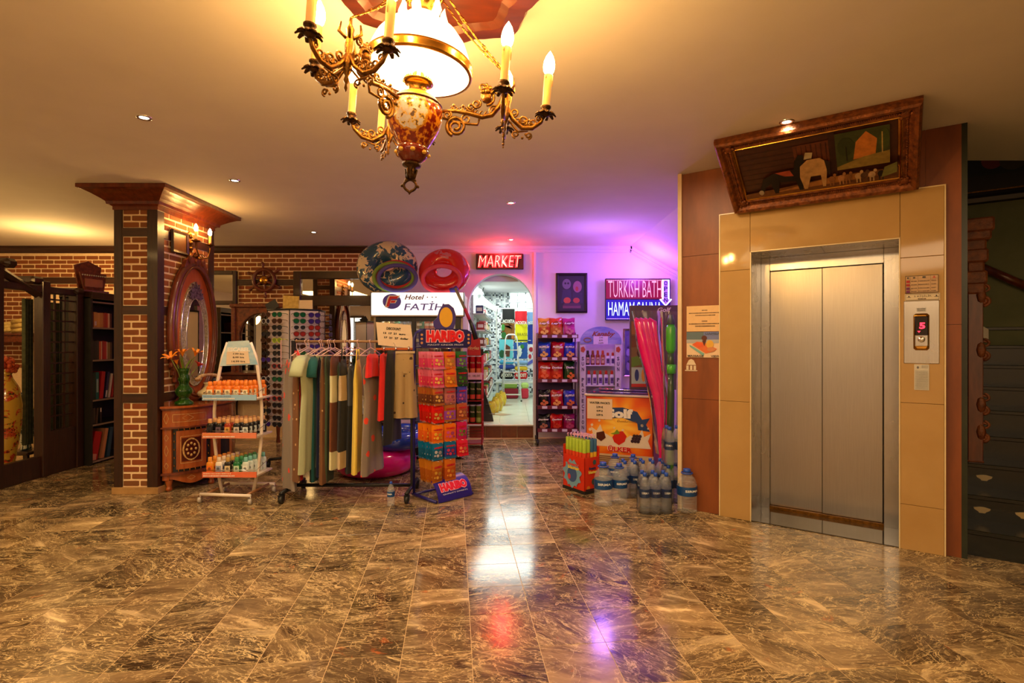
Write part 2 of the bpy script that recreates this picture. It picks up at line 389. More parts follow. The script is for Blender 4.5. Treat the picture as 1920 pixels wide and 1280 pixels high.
t3 = MB(); beam(t3, 446, 552, 524, 535); struct(t3, 'trim_3', darkh, 'short dark timber rail behind the ship wheel')
# wall mirrors in dark timber frames
def wall_mirror(label, x0, x1, ytop, bars, ybot, fw=8):
    m = thing('framed_wall_mirror', label, 'mirror', (0, 0, 0))
    g = MB().bx(xb(x0 + fw - 2), xb(x1 - fw + 2), YB - .006, YB, zb(ybot), zb(ytop + 3)); g.build('mirror_pane', mirrorm, m)
    for a, b, c, d in ((x0, x0 + fw, ytop, ybot), (x1 - fw, x1, ytop, ybot), (x0 + fw, x1 - fw, ytop, ytop + fw), (x0 + fw, x1 - fw, ybot - 8, ybot)):
        q = MB().bx(xb(a), xb(b), YB - .05, YB, zb(d), zb(c), bev=.006); q.build('frame_rail', dark, m)
    for b0, b1 in bars:
        q = MB().bx(xb(x0 + fw), xb(x1 - fw), YB - .045, YB, zb(b1), zb(b0), bev=.005); q.build('frame_rail', darkh, m)
    return m
wall_mirror('narrow timber framed mirror between brick column and carved arch mirror', 392, 446, 508, [(564, 571)], 800, 7)
wall_mirror('wide timber framed mirror set in brick wall left of drinks cooler', 552, 745, 509, [(554, 573)], 800, 14)
# white market wall with arched doorway
ax0, ax1 = xb(878), xb(1000); ar = (ax1 - ax0) / 2; acx = (ax0 + ax1) / 2; asp = zb(513) - ar
poly = [(XM, 0), (ax0, 0)] + [(acx - ar * math.cos(PI * i / 20), asp + ar * math.sin(PI * i / 20)) for i in range(21)] + [(ax1, 0), (3.9, 0), (3.9, CEIL - SL * (3.9 - HX)), (HX, CEIL), (XM, CEIL)]
struct(MB().prism(poly, YB, YB + .22), 'wall_market', wallw, 'white plaster wall with the arched doorway into the shop')
tr = MB().bx(ax1 + .005, ax1 + .04, YB - .035, YB + .01, 0, 2.70)
for z0, z1, d in ((2.70, 2.715, .02), (2.715, 2.745, .035), (2.745, 2.79, .07)):
    tr.bx(XM, HX + .02, YB - d, YB + .005, z0, z1)
    tr.prism([(HX, z1), (3.9, z1 - SL * (3.9 - HX)), (3.9, z0 - SL * (3.9 - HX)), (HX, z0)], YB - d, YB + .004)
struct(tr, 'trim_4', wallw, 'white stepped crown moulding that turns down along the stair soffit')
# brown riser of the step
st = struct(MB().bx(ax0, ax1, YB + .0, YB + .22, 0, .188), 'trim_5', mortar, 'raised step at the shop doorway')
rt = mat('brown_riser_tile', s2l(120, 62, 30), .3, c2=s2l(98, 48, 22), scale=20)
for i in range(4):
    a = ax0 + .02 + i * (ax1 - ax0 - .02) / 4; MB().bx(a, a + (ax1 - ax0 - .02) / 4 - .006, YB - .02, YB, 0, .165, bev=.003).build('riser_tile', rt, st)
MB().bx(ax0 - .0, ax1, YB - .03, YB + .03, .168, .19, bev=.004).build('step_nosing', mat('pale_stone_nosing', s2l(220, 214, 190), .3), st)
# ---- shop room behind the arch
SX0, SX1, SY1, SZ = -.64, 1.6, 12.7, 2.58
shf = struct(MB().bx(SX0 - .1, SX1, YB + .2, SY1, .0, .18), 'floor_shop', mat('pale_grout', (.5, .5, .44), .7), 'pale tiled shop floor beyond the step')
ctm = mat('pale_cream_floor_tile', s2l(226, 232, 208), .22, c2=s2l(212, 220, 194), scale=4)
for i in range(5):
    for j in range(11):
        a, b = SX0 + i * .45, YB + .02 + j * .45
        MB().bx(a + .002, a + .448, b + .002, b + .448, .17, .19).build('floor_tile', ctm, shf)
dm = flat(s2l(176, 150, 120), .3)
for px, py in ((952, 746), (946, 759), (942, 777)):
    Y_ = (H - .19) / (py - HZ) * F; c = X(px, Y_); w_ = .17
    MB().add([(c - w_, Y_, .1915), (c, Y_ - w_, .1915), (c + w_, Y_, .1915), (c, Y_ + w_, .1915)], [(0, 1, 2, 3)]).build('diamond_inset', dm, shf)
def mosaic_mat():
    n = NT('grey_mosaic_tile'); v = n.co('Object'); w = n.n('ShaderNodeVectorMath', operation='SCALE'); w.inputs['Scale'].default_value = 26; n.l(v, w.inputs[0])
    fl = n.n('ShaderNodeVectorMath', operation='FLOOR'); n.l(w.outputs[0], fl.inputs[0]); wn = n.n('ShaderNodeTexWhiteNoise'); n.l(fl.outputs[0], wn.inputs['Vector'])
    n.l(n.ramp(wn.outputs['Value'], [(0, (.04, .05, .06)), (.15, (.30, .34, .38)), (.4, (.6, .66, .68)), (.62, (.8, .85, .84))], 'CONSTANT'), n.b.inputs['Base Color'])
    n.b.inputs['Roughness'].default_value = .2; return n.m
mosm = mosaic_mat()
struct(MB().bx(SX0 - .1, SX0, YB + .22, SY1, 0, SZ), 'wall_shop_left', mosm, 'left wall of the shop in small grey mosaic')
struct(MB().bx(SX1, SX1 + .1, YB + .22, SY1, 0, SZ), 'wall_shop_right', wallw, 'plain right wall of the shop')
sbk = struct(MB().bx(SX0, SX1, SY1, SY1 + .1, 0, SZ), 'wall_shop_back', mosm, 'mosaic rear wall of the shop')
struct(MB().bx(SX0 - .1, SX1 + .1, YB + .22, SY1 + .1, SZ, SZ + .1), 'ceiling_shop', wallw, 'white ceiling of the shop')
struct(MB().bx(SX0 - .1, SX1 + .1, YB + .24, YB + .36, 2.31, SZ), 'trim_6', wallw, 'straight lintel just inside the arched doorway')
gb = mat('lit_glass_block', (.85, .95, .88), .15, emit=.5, ecol=(.85, 1, .92), c2=(.7, .85, .78), scale=12)
win = thing('window_1', 'row of lit glass blocks high in the rear wall of the shop', 'window'); win['kind'] = 'structure'
for i in range(5):
    for j in range(2):
        w0 = X(956, SY1) + i * .19; z0 = Z(585, SY1) + j * .235
        MB().box((w0 + .09, SY1 - .02, z0 + .11), (.175, .05, .22), bev=.015).build('glass_block', gb, win)
# ---- walls of the rest of the lobby (left, rear)
struct(MB().bx(-8.1, -8, -4, 8.1, 0, CEIL), 'wall_left', plaster, 'plain wall beyond the left alcove')
rw = struct(MB().bx(-8, 5, -4.1, -4, 0, CEIL), 'wall_rear', plaster, 'cream wall on the far side of the lobby')
w2 = thing('window_2', 'tall bright lobby window opposite the market wall', 'window'); w2['kind'] = 'structure'
MB().bx(-6.05, -5.5, -4.0, -3.97, .3, 2.3).build('pane', mat('daylit_pane', (.9, .95, 1), .1, emit=1.2, ecol=(1, .97, .85)), w2)
for a, b, c, d in ((-6.13, -6.05, .22, 2.38), (-5.5, -5.42, .22, 2.38), (-6.05, -5.5, 2.3, 2.38), (-6.05, -5.5, .22, .3), (-5.8, -5.76, .3, 2.3)):
    MB().bx(a, b, -4.0, -3.94, c, d).build('frame_rail', dark, w2)
struct(MB().bx(5, 5.1, -4.1, 9, -.1, 5), 'wall_far_right', greenw, 'plain wall right of the stairs')
# ---- elevator wall (its own frame: x along the wall, y into it)
EA = math.atan2(-.5806, .8143); EO = Vector((1.68, 4.286, 0))
ME = Matrix.Translation(EO) @ Matrix.Rotation(EA, 4, 'Z')
def els(px, py, r=0):
    X0, Y0 = 1.68 + .5806 * r, 4.286 + .8143 * r; q = (px - 960) / F
    s = (q * Y0 - X0) / (.8143 + .5806 * q); return s, H - (py - HZ) / F * (Y0 - .5806 * s)
def estruct(name, label):
    o = thing(name, label, name.split('_')[0], EO, EA); o['kind'] = 'structure'; return o
lam = mat('brown_laminate', s2l(146, 78, 34), .45, c2=s2l(108, 54, 22), scale=3, stretch=(2, 2, .5), bump=.03, det=8)
s0 = -.3085; s1 = 1.482
ew = estruct('wall_elevator', 'angled wall of reddish brown laminate around the elevator')
MB().bx(s0 + .01, .20, .012, .5, 0, CEIL).bx(1.19, s1 - .01, .012, .5, 0, CEIL).bx(.20, 1.19, .012, .5, 2.12, CEIL).build('wall_core', mat('grey_render', (.3, .28, .26), .8), ew)
for a, b in ((s0, .10), (1.30, s1)):
    zs = [0, .92, 2.1, CEIL] if a < 0 else [0, 1.50, CEIL]
    for z0, z1 in zip(zs, zs[1:]): MB().bx(a, b, -.004, .012, z0 + .0015, z1 - .0015).build('laminate_panel', lam, ew)
for a, b in ((.10, .7), (.7, 1.3)): MB().bx(a + .001, b - .001, -.004, .012, 2.2, CEIL - .002).build('laminate_panel', lam, ew)
struct(MB().bx(s0 - .032, s0, -.03, .14, 0, CEIL), 'trim_7', mat('cream_edge_board', s2l(226, 200, 160), .5), 'cream edge board at the left end of the elevator wall', EO, (0, 0, EA))
struct(MB().bx(s0 - .03, s0 + .05, .14, 4.2, 0, CEIL), 'wall_right', wallw, 'white wall behind the elevator shaft', EO, (0, 0, EA))
struct(MB().bx(s1, s1 + .03, .0, 1.6, 0, CEIL), 'wall_shaft_side', mat('dark_green_marble_side', s2l(34, 44, 26), .3, c2=s2l(20, 26, 14), scale=5), 'dark side of the elevator shaft facing the stairs', EO, (0, 0, EA))
cream = mat('polished_cream_tile', s2l(188, 152, 96), .06, c2=s2l(178, 140, 84), scale=2.5, det=6)
creamv = mat('polished_cream_edge', s2l(236, 214, 164), .2)
es = estruct('trim_8', 'glossy cream tile surround of the elevator')
OS0, OS1, OT, TP = .2235, 1.164, 2.09, 2.40
for a, b, z0, z1 in ((0, OS0, 0, .92), (0, OS0, .922, 1.95), (0, OS0, 1.952, TP), (OS1, 1.395, 0, .30), (OS1, 1.395, .302, .98), (OS1, 1.395, .982, 1.95), (OS1, 1.395, 1.952, TP), (OS0 + .001, OS1 - .001, OT, TP)):
    MB().bx(a, b - .001, -.028, -.004, z0, z1, bev=.002).build('cream_tile', cream, es)
for a, b, z0, z1 in ((-.008, 0, 0, TP), (1.395, 1.403, 0, TP), (-.008, 1.403, TP, TP + .008), (OS0, OS0 + .007, 0, OT), (OS1 - .007, OS1, 0, OT), (OS0, OS1, OT - .007, OT)):
    MB().bx(a, b, -.031, -.004, z0, z1).build('edge_strip', creamv, es)
def steel_mat(name, c, rg, sc_=(1, 1, 1), warm=0):
    n = NT(name); v = n.co('Object', (140, 140, 1.5)); f = n.noise(v, 4, 3)
    w = n.noise(n.co('Object', (1, 1, .6)), 2.2, 4, .6)
    n.l(n.ramp(f, [(.3, c), (.7, mul(c, .86))]), n.b.inputs['Base Color']); n.b.inputs['Metallic'].default_value = 1
    n.l(n.ramp(w, [(.3, (rg,) * 3), (.7, (rg + .12,) * 3)]), n.b.inputs['Roughness']); n.b.inputs['Anisotropic'].default_value = .5
    return n.m
steel = steel_mat('brushed_steel', (.56, .52, .46), .28); steeld = steel_mat('brushed_steel_frame', (.62, .60, .57), .2)
e1 = estruct('door_1', 'closed stainless steel elevator door in two leaves')
RD = .42; zi = 1.975
dl, dr = .291, 1.068; dm_ = (dl + dr) / 2 - .012
MB().bx(dl, dm_ - .001, RD, RD + .03, .032, zi, bev=.002).build('door_leaf', steel, e1)
MB().bx(dm_ + .002, dr - .006, RD - .014, RD + .02, .032, zi, bev=.002).build('door_leaf', steel, e1)
MB().bx(OS0, dl, RD - .03, RD + .04, .0, OT, bev=.003).build('door_jamb', steeld, e1)
MB().bx(dr, OS1, RD - .03, RD + .04, .0, OT, bev=.003).build('door_jamb', steeld, e1)
MB().bx(dl, dr, RD - .03, RD + .04, zi + .003, OT, bev=.003).build('door_head', steeld, e1)
MB().bx(OS0 - .01, OS0 + .001, -.0, RD, 0, OT).build('reveal_panel', steeld, e1)
MB().bx(OS1 - .001, OS1 + .01, -.0, RD, 0, OT).build('reveal_panel', steeld, e1)
for a, b in ((OS0, .69), (.693, OS1)): MB().bx(a, b, -.0, RD, OT - .001, OT + .01).build('reveal_panel', steeld, e1)
MB().bx(dl, dr, RD - .04, RD + .03, .0, .03).build('door_track', brass, e1)
MB().bx(OS0, OS1, -.02, RD, -.005, .006).build('door_sill', mat('dark_polished_sill', s2l(60, 52, 44), .08, c2=s2l(40, 34, 28)), e1)
MB().bx(dl, dr, RD + .031, RD + .05, 0, OT).build('shaft_back', blackp, e1)
# ---- stairs at the right, climbing parallel to the elevator wall's depth
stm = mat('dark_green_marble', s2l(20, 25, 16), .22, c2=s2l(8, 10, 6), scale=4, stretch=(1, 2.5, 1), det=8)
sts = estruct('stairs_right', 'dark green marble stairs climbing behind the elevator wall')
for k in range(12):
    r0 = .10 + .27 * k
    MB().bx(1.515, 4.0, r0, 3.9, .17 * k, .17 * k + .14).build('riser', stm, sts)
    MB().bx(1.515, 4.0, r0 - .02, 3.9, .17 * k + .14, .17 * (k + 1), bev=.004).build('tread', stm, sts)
spot = flat(s2l(170, 150, 110), .3)
for (a, b, k) in ((1.62, .06, 1), (1.83, .06, 1), (1.66, .33, 2), (2.0, .33, 2)):
    q = MB().prism([(a + .04 * math.cos(t) * (1 + .4 * math.sin(3 * t)), .17 * k + .07 + .022 * math.sin(t)) for t in [i * PI / 5 for i in range(10)]], .10 + .27 * k - .003, .10 + .27 * k + .001); q.build('pale_chip', spot, sts)
struct(MB().bx(1.4, 4.6, 2.25, 2.35, 0, 5), 'wall_stairs', greenw, 'grey green wall behind the stairs', EO, (0, 0, EA))
struct(MB().bx(3.2, 5.2, 4.02, 4.12, CEIL, CEIL + 1.2).bx(1.6, 5.2, 4.02, 8.5, 5, 5.1), 'ceiling_stairwell', plaster, 'upper part of the stairwell')
# ================================================================== BRICK COLUMN
CX0, CX1, CY0, CY1 = -3.643, -3.252, 4.89, 5.81
col = thing('brick_column', 'square brick column with dark corner timbers and flared wooden capital', 'column', ((CX0 + CX1) / 2, (CY0 + CY1) / 2, 0))
MCi = Matrix.Translation(-col.location)
def cpart(mb, name, m, par=col):
    mb.v = [tuple(MCi @ Vector(p)) for p in mb.v]; return mb.build(name, m, par)
cpart(MB().bx(CX0 + .012, CX1 - .012, CY0 + .012, CY1 - .012, 0, 2.7), 'mortar_core', mortar)
zc = lambda py: Z(py, CY0)
bands = [(.06, zc(755)), (zc(738), zc(589)), (zc(573), zc(443)), (zc(427), zc(366))]
lw = .068; rw_ = .09
Tf = MCi @ Matrix.Translation((0, CY0 + .012, 0))
Tr = MCi @ Matrix.Translation((CX1 - .012, 0, 0)) @ Matrix.Rotation(PI / 2, 4, 'Z')
Tk = MCi @ Matrix.Translation((0, CY1 - .012, 0)) @ Matrix.Rotation(PI, 4, 'Z')
Tl = MCi @ Matrix.Translation((CX0 + .012, 0, 0)) @ Matrix.Rotation(-PI / 2, 4, 'Z')
for k, (z0, z1) in enumerate(bands):
    brick_field(col, Tf, CX0 + lw, CX1 - rw_, z0, z1, .155, .0655, .018, phase=.0, joint=.017)
    if k >= 1: brick_field(col, Tr, CY0 + .09, CY1 - .09, z0, z1, .187, .0655, .018, j0=k, joint=.017)
    else: brick_field(col, Tr, CY0 + .09, CY1 - .09, z0, z1, .187, .0655, .018, j0=k, joint=.017, stuff=True)
    brick_field(col, Tk, -(CX1 - .09), -(CX0 + .07), z0, z1, .155, .0655, .018, joint=.017, stuff=(k == 0))
    brick_field(col, Tl, -(CY1 - .07), -(CY0 + .07), z0, z1, .187, .0655, .018, joint=.017, stuff=True)
for (a, b, c, d) in ((CX0 - .004, CX0 + lw, CY0 - .004, CY0 + .07), (CX1 - rw_, CX1 + .004, CY0 - .004, CY0 + .09), (CX0 - .004, CX0 + .07, CY1 - .07, CY1 + .004), (CX1 - .09, CX1 + .004, CY1 - .09, CY1 + .004)):
    cpart(MB().bx(a, b, c, d, .06, 2.70), 'corner_post', dark)
for z in ((zc(755), zc(738)), (zc(589), zc(573)), (zc(443), zc(427))):
    for a, b, c, d in ((CX0 + lw, CX1 - rw_, CY0 - .002, CY0 + .03), (CX1 - .03, CX1 + .002, CY0 + .09, CY1 - .09), (CX0 + .07, CX1 - .09, CY1 - .03, CY1 + .002), (CX0 - .002, CX0 + .03, CY0 + .07, CY1 - .07)):
        cpart(MB().bx(a, b, c, d, z[0], z[1]), 'timber_rail', darkh)
cpart(MB().bx(CX0 - .015, CX1 + .02, CY0 - .022, CY1 + .02, 0, .06, bev=.003), 'plinth', mat('tan_marble_plinth', s2l(190, 150, 96), .25, c2=s2l(150, 112, 68), scale=6))
prof = [(.0, 2.60), (.012, 2.60), (.012, 2.63), (.03, 2.645), (.045, 2.645), (.05, 2.67), (.075, 2.69), (.12, 2.72), (.165, 2.745), (.20, 2.755), (.20, 2.787)]
cm = MB(); n_ = len(prof)
for o_, z in prof: cm.v += [(CX0 - o_, CY0 - o_, z), (CX1 + o_, CY0 - o_, z), (CX1 + o_, CY1 + o_, z), (CX0 - o_, CY1 + o_, z)]
for i in range(n_ - 1):
    for j in range(4): cm.f.append((4 * i + j, 4 * i + (j + 1) % 4, 4 * i + 4 + (j + 1) % 4, 4 * i + 4 + j)); cm.mi.append(0); cm.sm.append(False)
cm.f.append((4 * n_ - 4, 4 * n_ - 3, 4 * n_ - 2, 4 * n_ - 1)); cm.mi.append(0); cm.sm.append(False)
cpart(cm, 'capital', redwood)
# ================================================================== helpers for frames and flat art
def rectsweep(mb, w, h, prof, m=0, c=(0, 0, 0)):           # rings around a w x h opening; prof = [(outward offset, y)], in the x,z plane
    o = len(mb.v); n = len(prof)
    for a, y in prof: mb.v += [(c[0] + sx * (w / 2 + a), c[1] + y, c[2] + sz * (h / 2 + a)) for sx, sz in ((-1, -1), (1, -1), (1, 1), (-1, 1))]
    for i in range(n - 1):
        for j in range(4): mb.f.append(tuple(o + q for q in (4 * i + j, 4 * i + (j + 1) % 4, 4 * i + 4 + (j + 1) % 4, 4 * i + 4 + j))); mb.mi.append(m); mb.sm.append(False)
    return mb
def art(name, items, w, h, parent, y=0, bg=None, loc=None, c=(0, 0), step=.0006):
    mb = MB(); mats = []
    def mi(col):
        mm = col if not isinstance(col, tuple) else flat(s2l(*col) if max(col) > 1 else col)
        if mm not in mats: mats.append(mm)
        return mats.index(mm)
    if bg is not None: mb.bx(c[0] - w / 2, c[0] + w / 2, y - .002, y + .002, c[1] - h / 2, c[1] + h / 2, mi(bg))
    yy = y - .0021
    for it in items:
        yy -= step
        if it[0] == 'p': mb.prism([(c[0] + (u - .5) * w, c[1] + (v - .5) * h) for u, v in it[1]], yy, yy + step, mi(it[2]))
        elif it[0] == 'e': mb.prism([(c[0] + (it[1] - .5) * w + it[3] * w * math.cos(t), c[1] + (it[2] - .5) * h + it[4] * h * math.sin(t)) for t in [2 * PI * i / 16 for i in range(16)]], yy, yy + step, mi(it[5]))
        elif it[0] == 'r': mb.bx(c[0] + (it[1] - .5) * w, c[0] + (it[3] - .5) * w, yy, yy + step, c[1] + (it[2] - .5) * h, c[1] + (it[4] - .5) * h, mi(it[5]))
        elif it[0] == 't': mb.txt(it[1], .1, (c[0] + (it[2] - .5) * w, yy, c[1] + (it[3] - .5) * h), mi(it[5]), w=it[6] * w if len(it) > 6 and it[6] else None, h=it[4] * h, ext=step * .5, bold=it[7] if len(it) > 7 else 0, shear=it[8] if len(it) > 8 else 0)
        elif it[0] == 'l':       # line of dots standing for small print
            n = it[5]; 
            for q in range(n):
                a = it[1] + (it[3] - it[1]) * q / n; b = a + (it[3] - it[1]) / n * rnd.uniform(.5, .85)
                mb.bx(c[0] + (a - .5) * w, c[0] + (b - .5) * w, yy, yy + step, c[1] + (it[2] - .5) * h, c[1] + (it[4] - .5) * h, mi(it[6]))
    return mb.build(name, mats, parent, loc)
# ================================================================== CHANDELIER
def spiral(c, u, r0, r1, turns, n=22, a0=0, sgn=1):        # spiral in the vertical plane that holds the unit vector u
    out = []
    for i in range(n + 1):
        t = i / n; a = a0 + sgn * 2 * PI * turns * t; r = r0 + (r1 - r0) * t
        out.append((c[0] + u[0] * r * math.cos(a), c[1] + u[1] * r * math.cos(a), c[2] + r * math.sin(a)))
    return out
ch = thing('chandelier', 'ornate brass chandelier with opal glass dome, painted vase and nine candle lamps', 'chandelier', (-.318, 2.0, CEIL))
ch.rotation_euler = (0, R(4.5), 0)
wax = mat('amber_candle_sleeve', s2l(226, 160, 62), .5, c2=s2l(206, 134, 44), scale=20, emit=.25, ecol=(1, .5, .12))  # low emission stands in for bulb light passing through the sleeve
flame = mat('glowing_candle_bulb', (1, .9, .6), .3, emit=180, ecol=(1, .54, .15))
opal = mat('lit_opal_glass', (1, .97, .85), .3, emit=1.1, ecol=(1, .88, .56))
rosem = mat('turned_wood_rose', s2l(96, 38, 12), .35, c2=s2l(60, 20, 6), scale=4, stretch=(1, 4, 1), coat=.4)
mb = MB(); n = 64; prof = [(0, -.005), (.95, -.005), (1, -.02), (.97, -.045), (.80, -.05), (.72, -.035), (.3, -.035), (.26, -.05), (0.001, -.05)]
def lob(a): return .44 * (1 + .13 * (abs(math.cos(4 * a)) - .5) + .02 * math.cos(16 * a))
mb.v = [(pr * lob(2 * PI * i / n) * math.cos(2 * PI * i / n), pr * lob(2 * PI * i / n) * math.sin(2 * PI * i / n), z) for pr, z in prof for i in range(n)]
for q in range(len(prof) - 1):
    for i in range(n): mb.f.append((q * n + i, q * n + (i + 1) % n, (q + 1) * n + (i + 1) % n, (q + 1) * n + i)); mb.mi.append(0); mb.sm.append(False)
mb.build('ceiling_rose', rosem, ch)
mb = MB().lathe([(.10, -.045), (.095, -.07), (.07, -.09), (.066, -.12), (.055, -.135), (.05, -.155), (.03, -.17), (.012, -.185), (.001, -.19)], 24)
for i in range(12): mb.tube([(.09 * math.cos(i * PI / 6), .09 * math.sin(i * PI / 6), -.05), (.07 * math.cos(i * PI / 6), .07 * math.sin(i * PI / 6), -.1), (.05 * math.cos(i * PI / 6), .05 * math.sin(i * PI / 6), -.15)], .006, 5)
mb.build('canopy', gold, ch)
sh = MB().lathe([(.192, -.40), (.190, -.37), (.182, -.33), (.165, -.29), (.135, -.25), (.098, -.225), (.066, -.212), (.060, -.205), (.066, -.195), (.058, -.195), (.054, -.207), (.062, -.216), (.095, -.230), (.131, -.255), (.160, -.294), (.177, -.332), (.186, -.37), (.188, -.40)], 48)
shade = sh.build('glass_dome', opal, ch)
hn = MB()
for i in range(6):
    a = i * PI / 3 + .35; hn.tube([(.062 * math.cos(a), .062 * math.sin(a), -.205), (.078 * math.cos(a), .078 * math.sin(a), -.185), (.074 * math.cos(a), .074 * math.sin(a), -.16), (.078 * math.cos(a), .078 * math.sin(a), -.135)], [.018, .018, .011, .001], 6)
hn.build('glass_crown', opal, ch)
bd = MB().lathe([(.192, -.362), (.199, -.366), (.201, -.376), (.197, -.384), (.200, -.393), (.197, -.402), (.188, -.402), (.188, -.398), (.192, -.362)], 48); bd.build('dome_band', gold, ch)
mb = MB().lathe([(.001, -.40), (.02, -.40), (.024, -.425), (.055, -.432), (.058, -.437), (.045, -.444), (.036, -.447), (.034, -.462), (.032, -.472)], 32)
for i in range(32): mb.box((.05 * math.cos(i * PI / 16), .05 * math.sin(i * PI / 16), -.430), (.006, .003, .012), rz=i * PI / 16)
mb.build('burner', gold, ch)
MB().lathe([(.001, -.33), (.012, -.335), (.02, -.36), (.018, -.385), (.012, -.40)], 16).build('lamp_bulb', mat('glowing_lamp_bulb', (1, .9, .7), .3, emit=300, ecol=(1, .68, .30)), ch)
def vase_mat():
    n = NT('painted_vase_glaze'); tc = n.n('ShaderNodeTexCoord'); sp = n.n('ShaderNodeSeparateXYZ'); n.l(tc.outputs['Object'], sp.inputs[0])
    at = n.math('ARCTAN2', sp.outputs[0], n.math('MULTIPLY', sp.outputs[1], -1))
    u = n.math('ABSOLUTE', n.math('SUBTRACT', n.math('FRACT', n.math('ADD', n.math('DIVIDE', at, 2 * PI / 3), .5)), .5))  # 0 in the middle of each medallion
    zz = n.math('DIVIDE', n.math('ABSOLUTE', n.math('ADD', sp.outputs[2], .582)), .060)
    d = n.math('ADD', n.math('POWER', n.math('DIVIDE', u, .33), 2.2), n.math('POWER', zz, 2.2))
    f = n.noise(tc.outputs['Object'], 34, 3, .6); d2 = n.math('ADD', d, n.math('MULTIPLY', n.math('SUBTRACT', f, .5), .9))
    body = n.ramp(n.noise(tc.outputs['Object'], 60, 2), [(.42, s2l(110, 24, 10)), (.5, s2l(140, 40, 12)), (.6, s2l(214, 140, 30))])
    top = n.ramp(sp.outputs[2], [(0, (0, 0, 0)), (1, (1, 1, 1))])
    medal = n.ramp(n.noise(tc.outputs['Object'], 55, 2), [(.36, s2l(96, 74, 60)), (.42, s2l(222, 178, 60)), (.5, s2l(196, 190, 196)), (.66, s2l(208, 206, 210)), (.74, s2l(190, 110, 80))])
    c = n.mix(n.ramp(n.math('MULTIPLY', d2, .5), [(.39, (0, 0, 0)), (.43, (1, 1, 1))]), medal, s2l(190, 130, 30))
    c = n.mix(n.ramp(n.math('MULTIPLY', d2, .5), [(.52, (0, 0, 0)), (.56, (1, 1, 1))]), c, body)
    n.l(c, n.b.inputs['Base Color']); n.b.inputs['Roughness'].default_value = .12; n.b.inputs['Coat Weight'].default_value = .6; return n.m
vs_ = MB().lathe([(.032, -.468), (.036, -.474), (.048, -.482), (.075, -.498), (.090, -.516), (.094, -.522), (.100, -.535), (.103, -.555), (.101, -.580), (.092, -.610), (.077, -.640), (.061, -.668), (.055, -.678)], 40)
vs_.build('painted_vase', [vase_mat()], ch)
MB().lathe([(.046, -.480), (.075, -.4955), (.092, -.516)], 40).build('vase_shoulder', mat('yellow_glaze', s2l(236, 190, 60), .15, c2=s2l(214, 150, 40), scale=30), ch)
MB().torus((0, 0, -.519), .093, .0045, 40, 6, ax='Z').build('vase_ring', bronze, ch)
fm = flat(s2l(222, 168, 60), .2)
lb = MB().lathe([(.055, -.678), (.060, -.684), (.060, -.70), (.052, -.716), (.038, -.73), (.028, -.738)], 32)
lb.build('lower_bulb', mat('dark_red_glaze', s2l(120, 28, 12), .12, c2=s2l(90, 30, 14), scale=30, coat=.6), ch)
mb = MB()
for i in range(8):
    a = i * PI / 4 + .2; mb.ell((.058 * math.cos(a), .058 * math.sin(a), -.703), (.010, .010, .008), 8)
mb.build('painted_petals', fm, ch)
mb = MB().lathe([(.028, -.736), (.036, -.74), (.034, -.75), (.018, -.756), (.020, -.764), (.016, -.772), (.018, -.786), (.012, -.80)], 20)
for i in range(6):
    a = i * PI / 3; mb.tube([(.022 * math.cos(a), .022 * math.sin(a), -.762), (.014 * math.cos(a), .014 * math.sin(a), -.80)], .004, 5)
mb.tube([(.018 * math.sin(t) * (1 + .3 * math.sin(t) ** 2), 0, -.822 + .022 * math.cos(t) - (.006 if abs(t - PI) < .3 else 0)) for t in [2 * PI * i / 20 for i in range(20)]], .0055, 6, closed=True)
mb.tube([(0, 0, -.842), (0, 0, -.856)], [.006, .002], 6)
for s_ in (-1, 1): mb.ell((s_ * .030, 0, -.825), .006, 6); mb.ell((s_ * .016, 0, -.803), .007, 6)
mb.build('finial', bronze, ch)
# one arm group, copied three times
cup = MB().lathe([(.006, -.012), (.016, -.006), (.020, 0), (.019, .004), (.014, .008), (.016, .018), (.020, .022), (.020, .028), (.012, .03)], 14)
pet = MB()
for i in range(9):
    a = i * 2 * PI / 9; u = (math.cos(a), math.sin(a))
    pet.tube([(u[0] * .012, u[1] * .012, 0), (u[0] * .030, u[1] * .030, .001), (u[0] * .040, u[1] * .040, -.008)], [.007, .009, .005], 6, flat=.4)
cup.add(pet.v, pet.f, 0, True)
cupm = cup.mesh('candle_cup', bronze)
slm = MB().lathe([(.0145, .028), (.0150, .145), (.012, .150), (.0005, .150)], 14)
slm.tube([(.015, 0, .148), (.0165, 0, .12), (.016, .002, .105)], [.002, .003, .002], 5); slm.tube([(-.008, -.013, .148), (-.009, -.0145, .128)], [.002, .003], 5)
slm = slm.mesh('candle_sleeve', wax)
blm = MB().lathe([(.010, .148), (.019, .160), (.022, .176), (.020, .196), (.014, .214), (.006, .228), (.0005, .236)], 16).mesh('candle_bulb', flame)
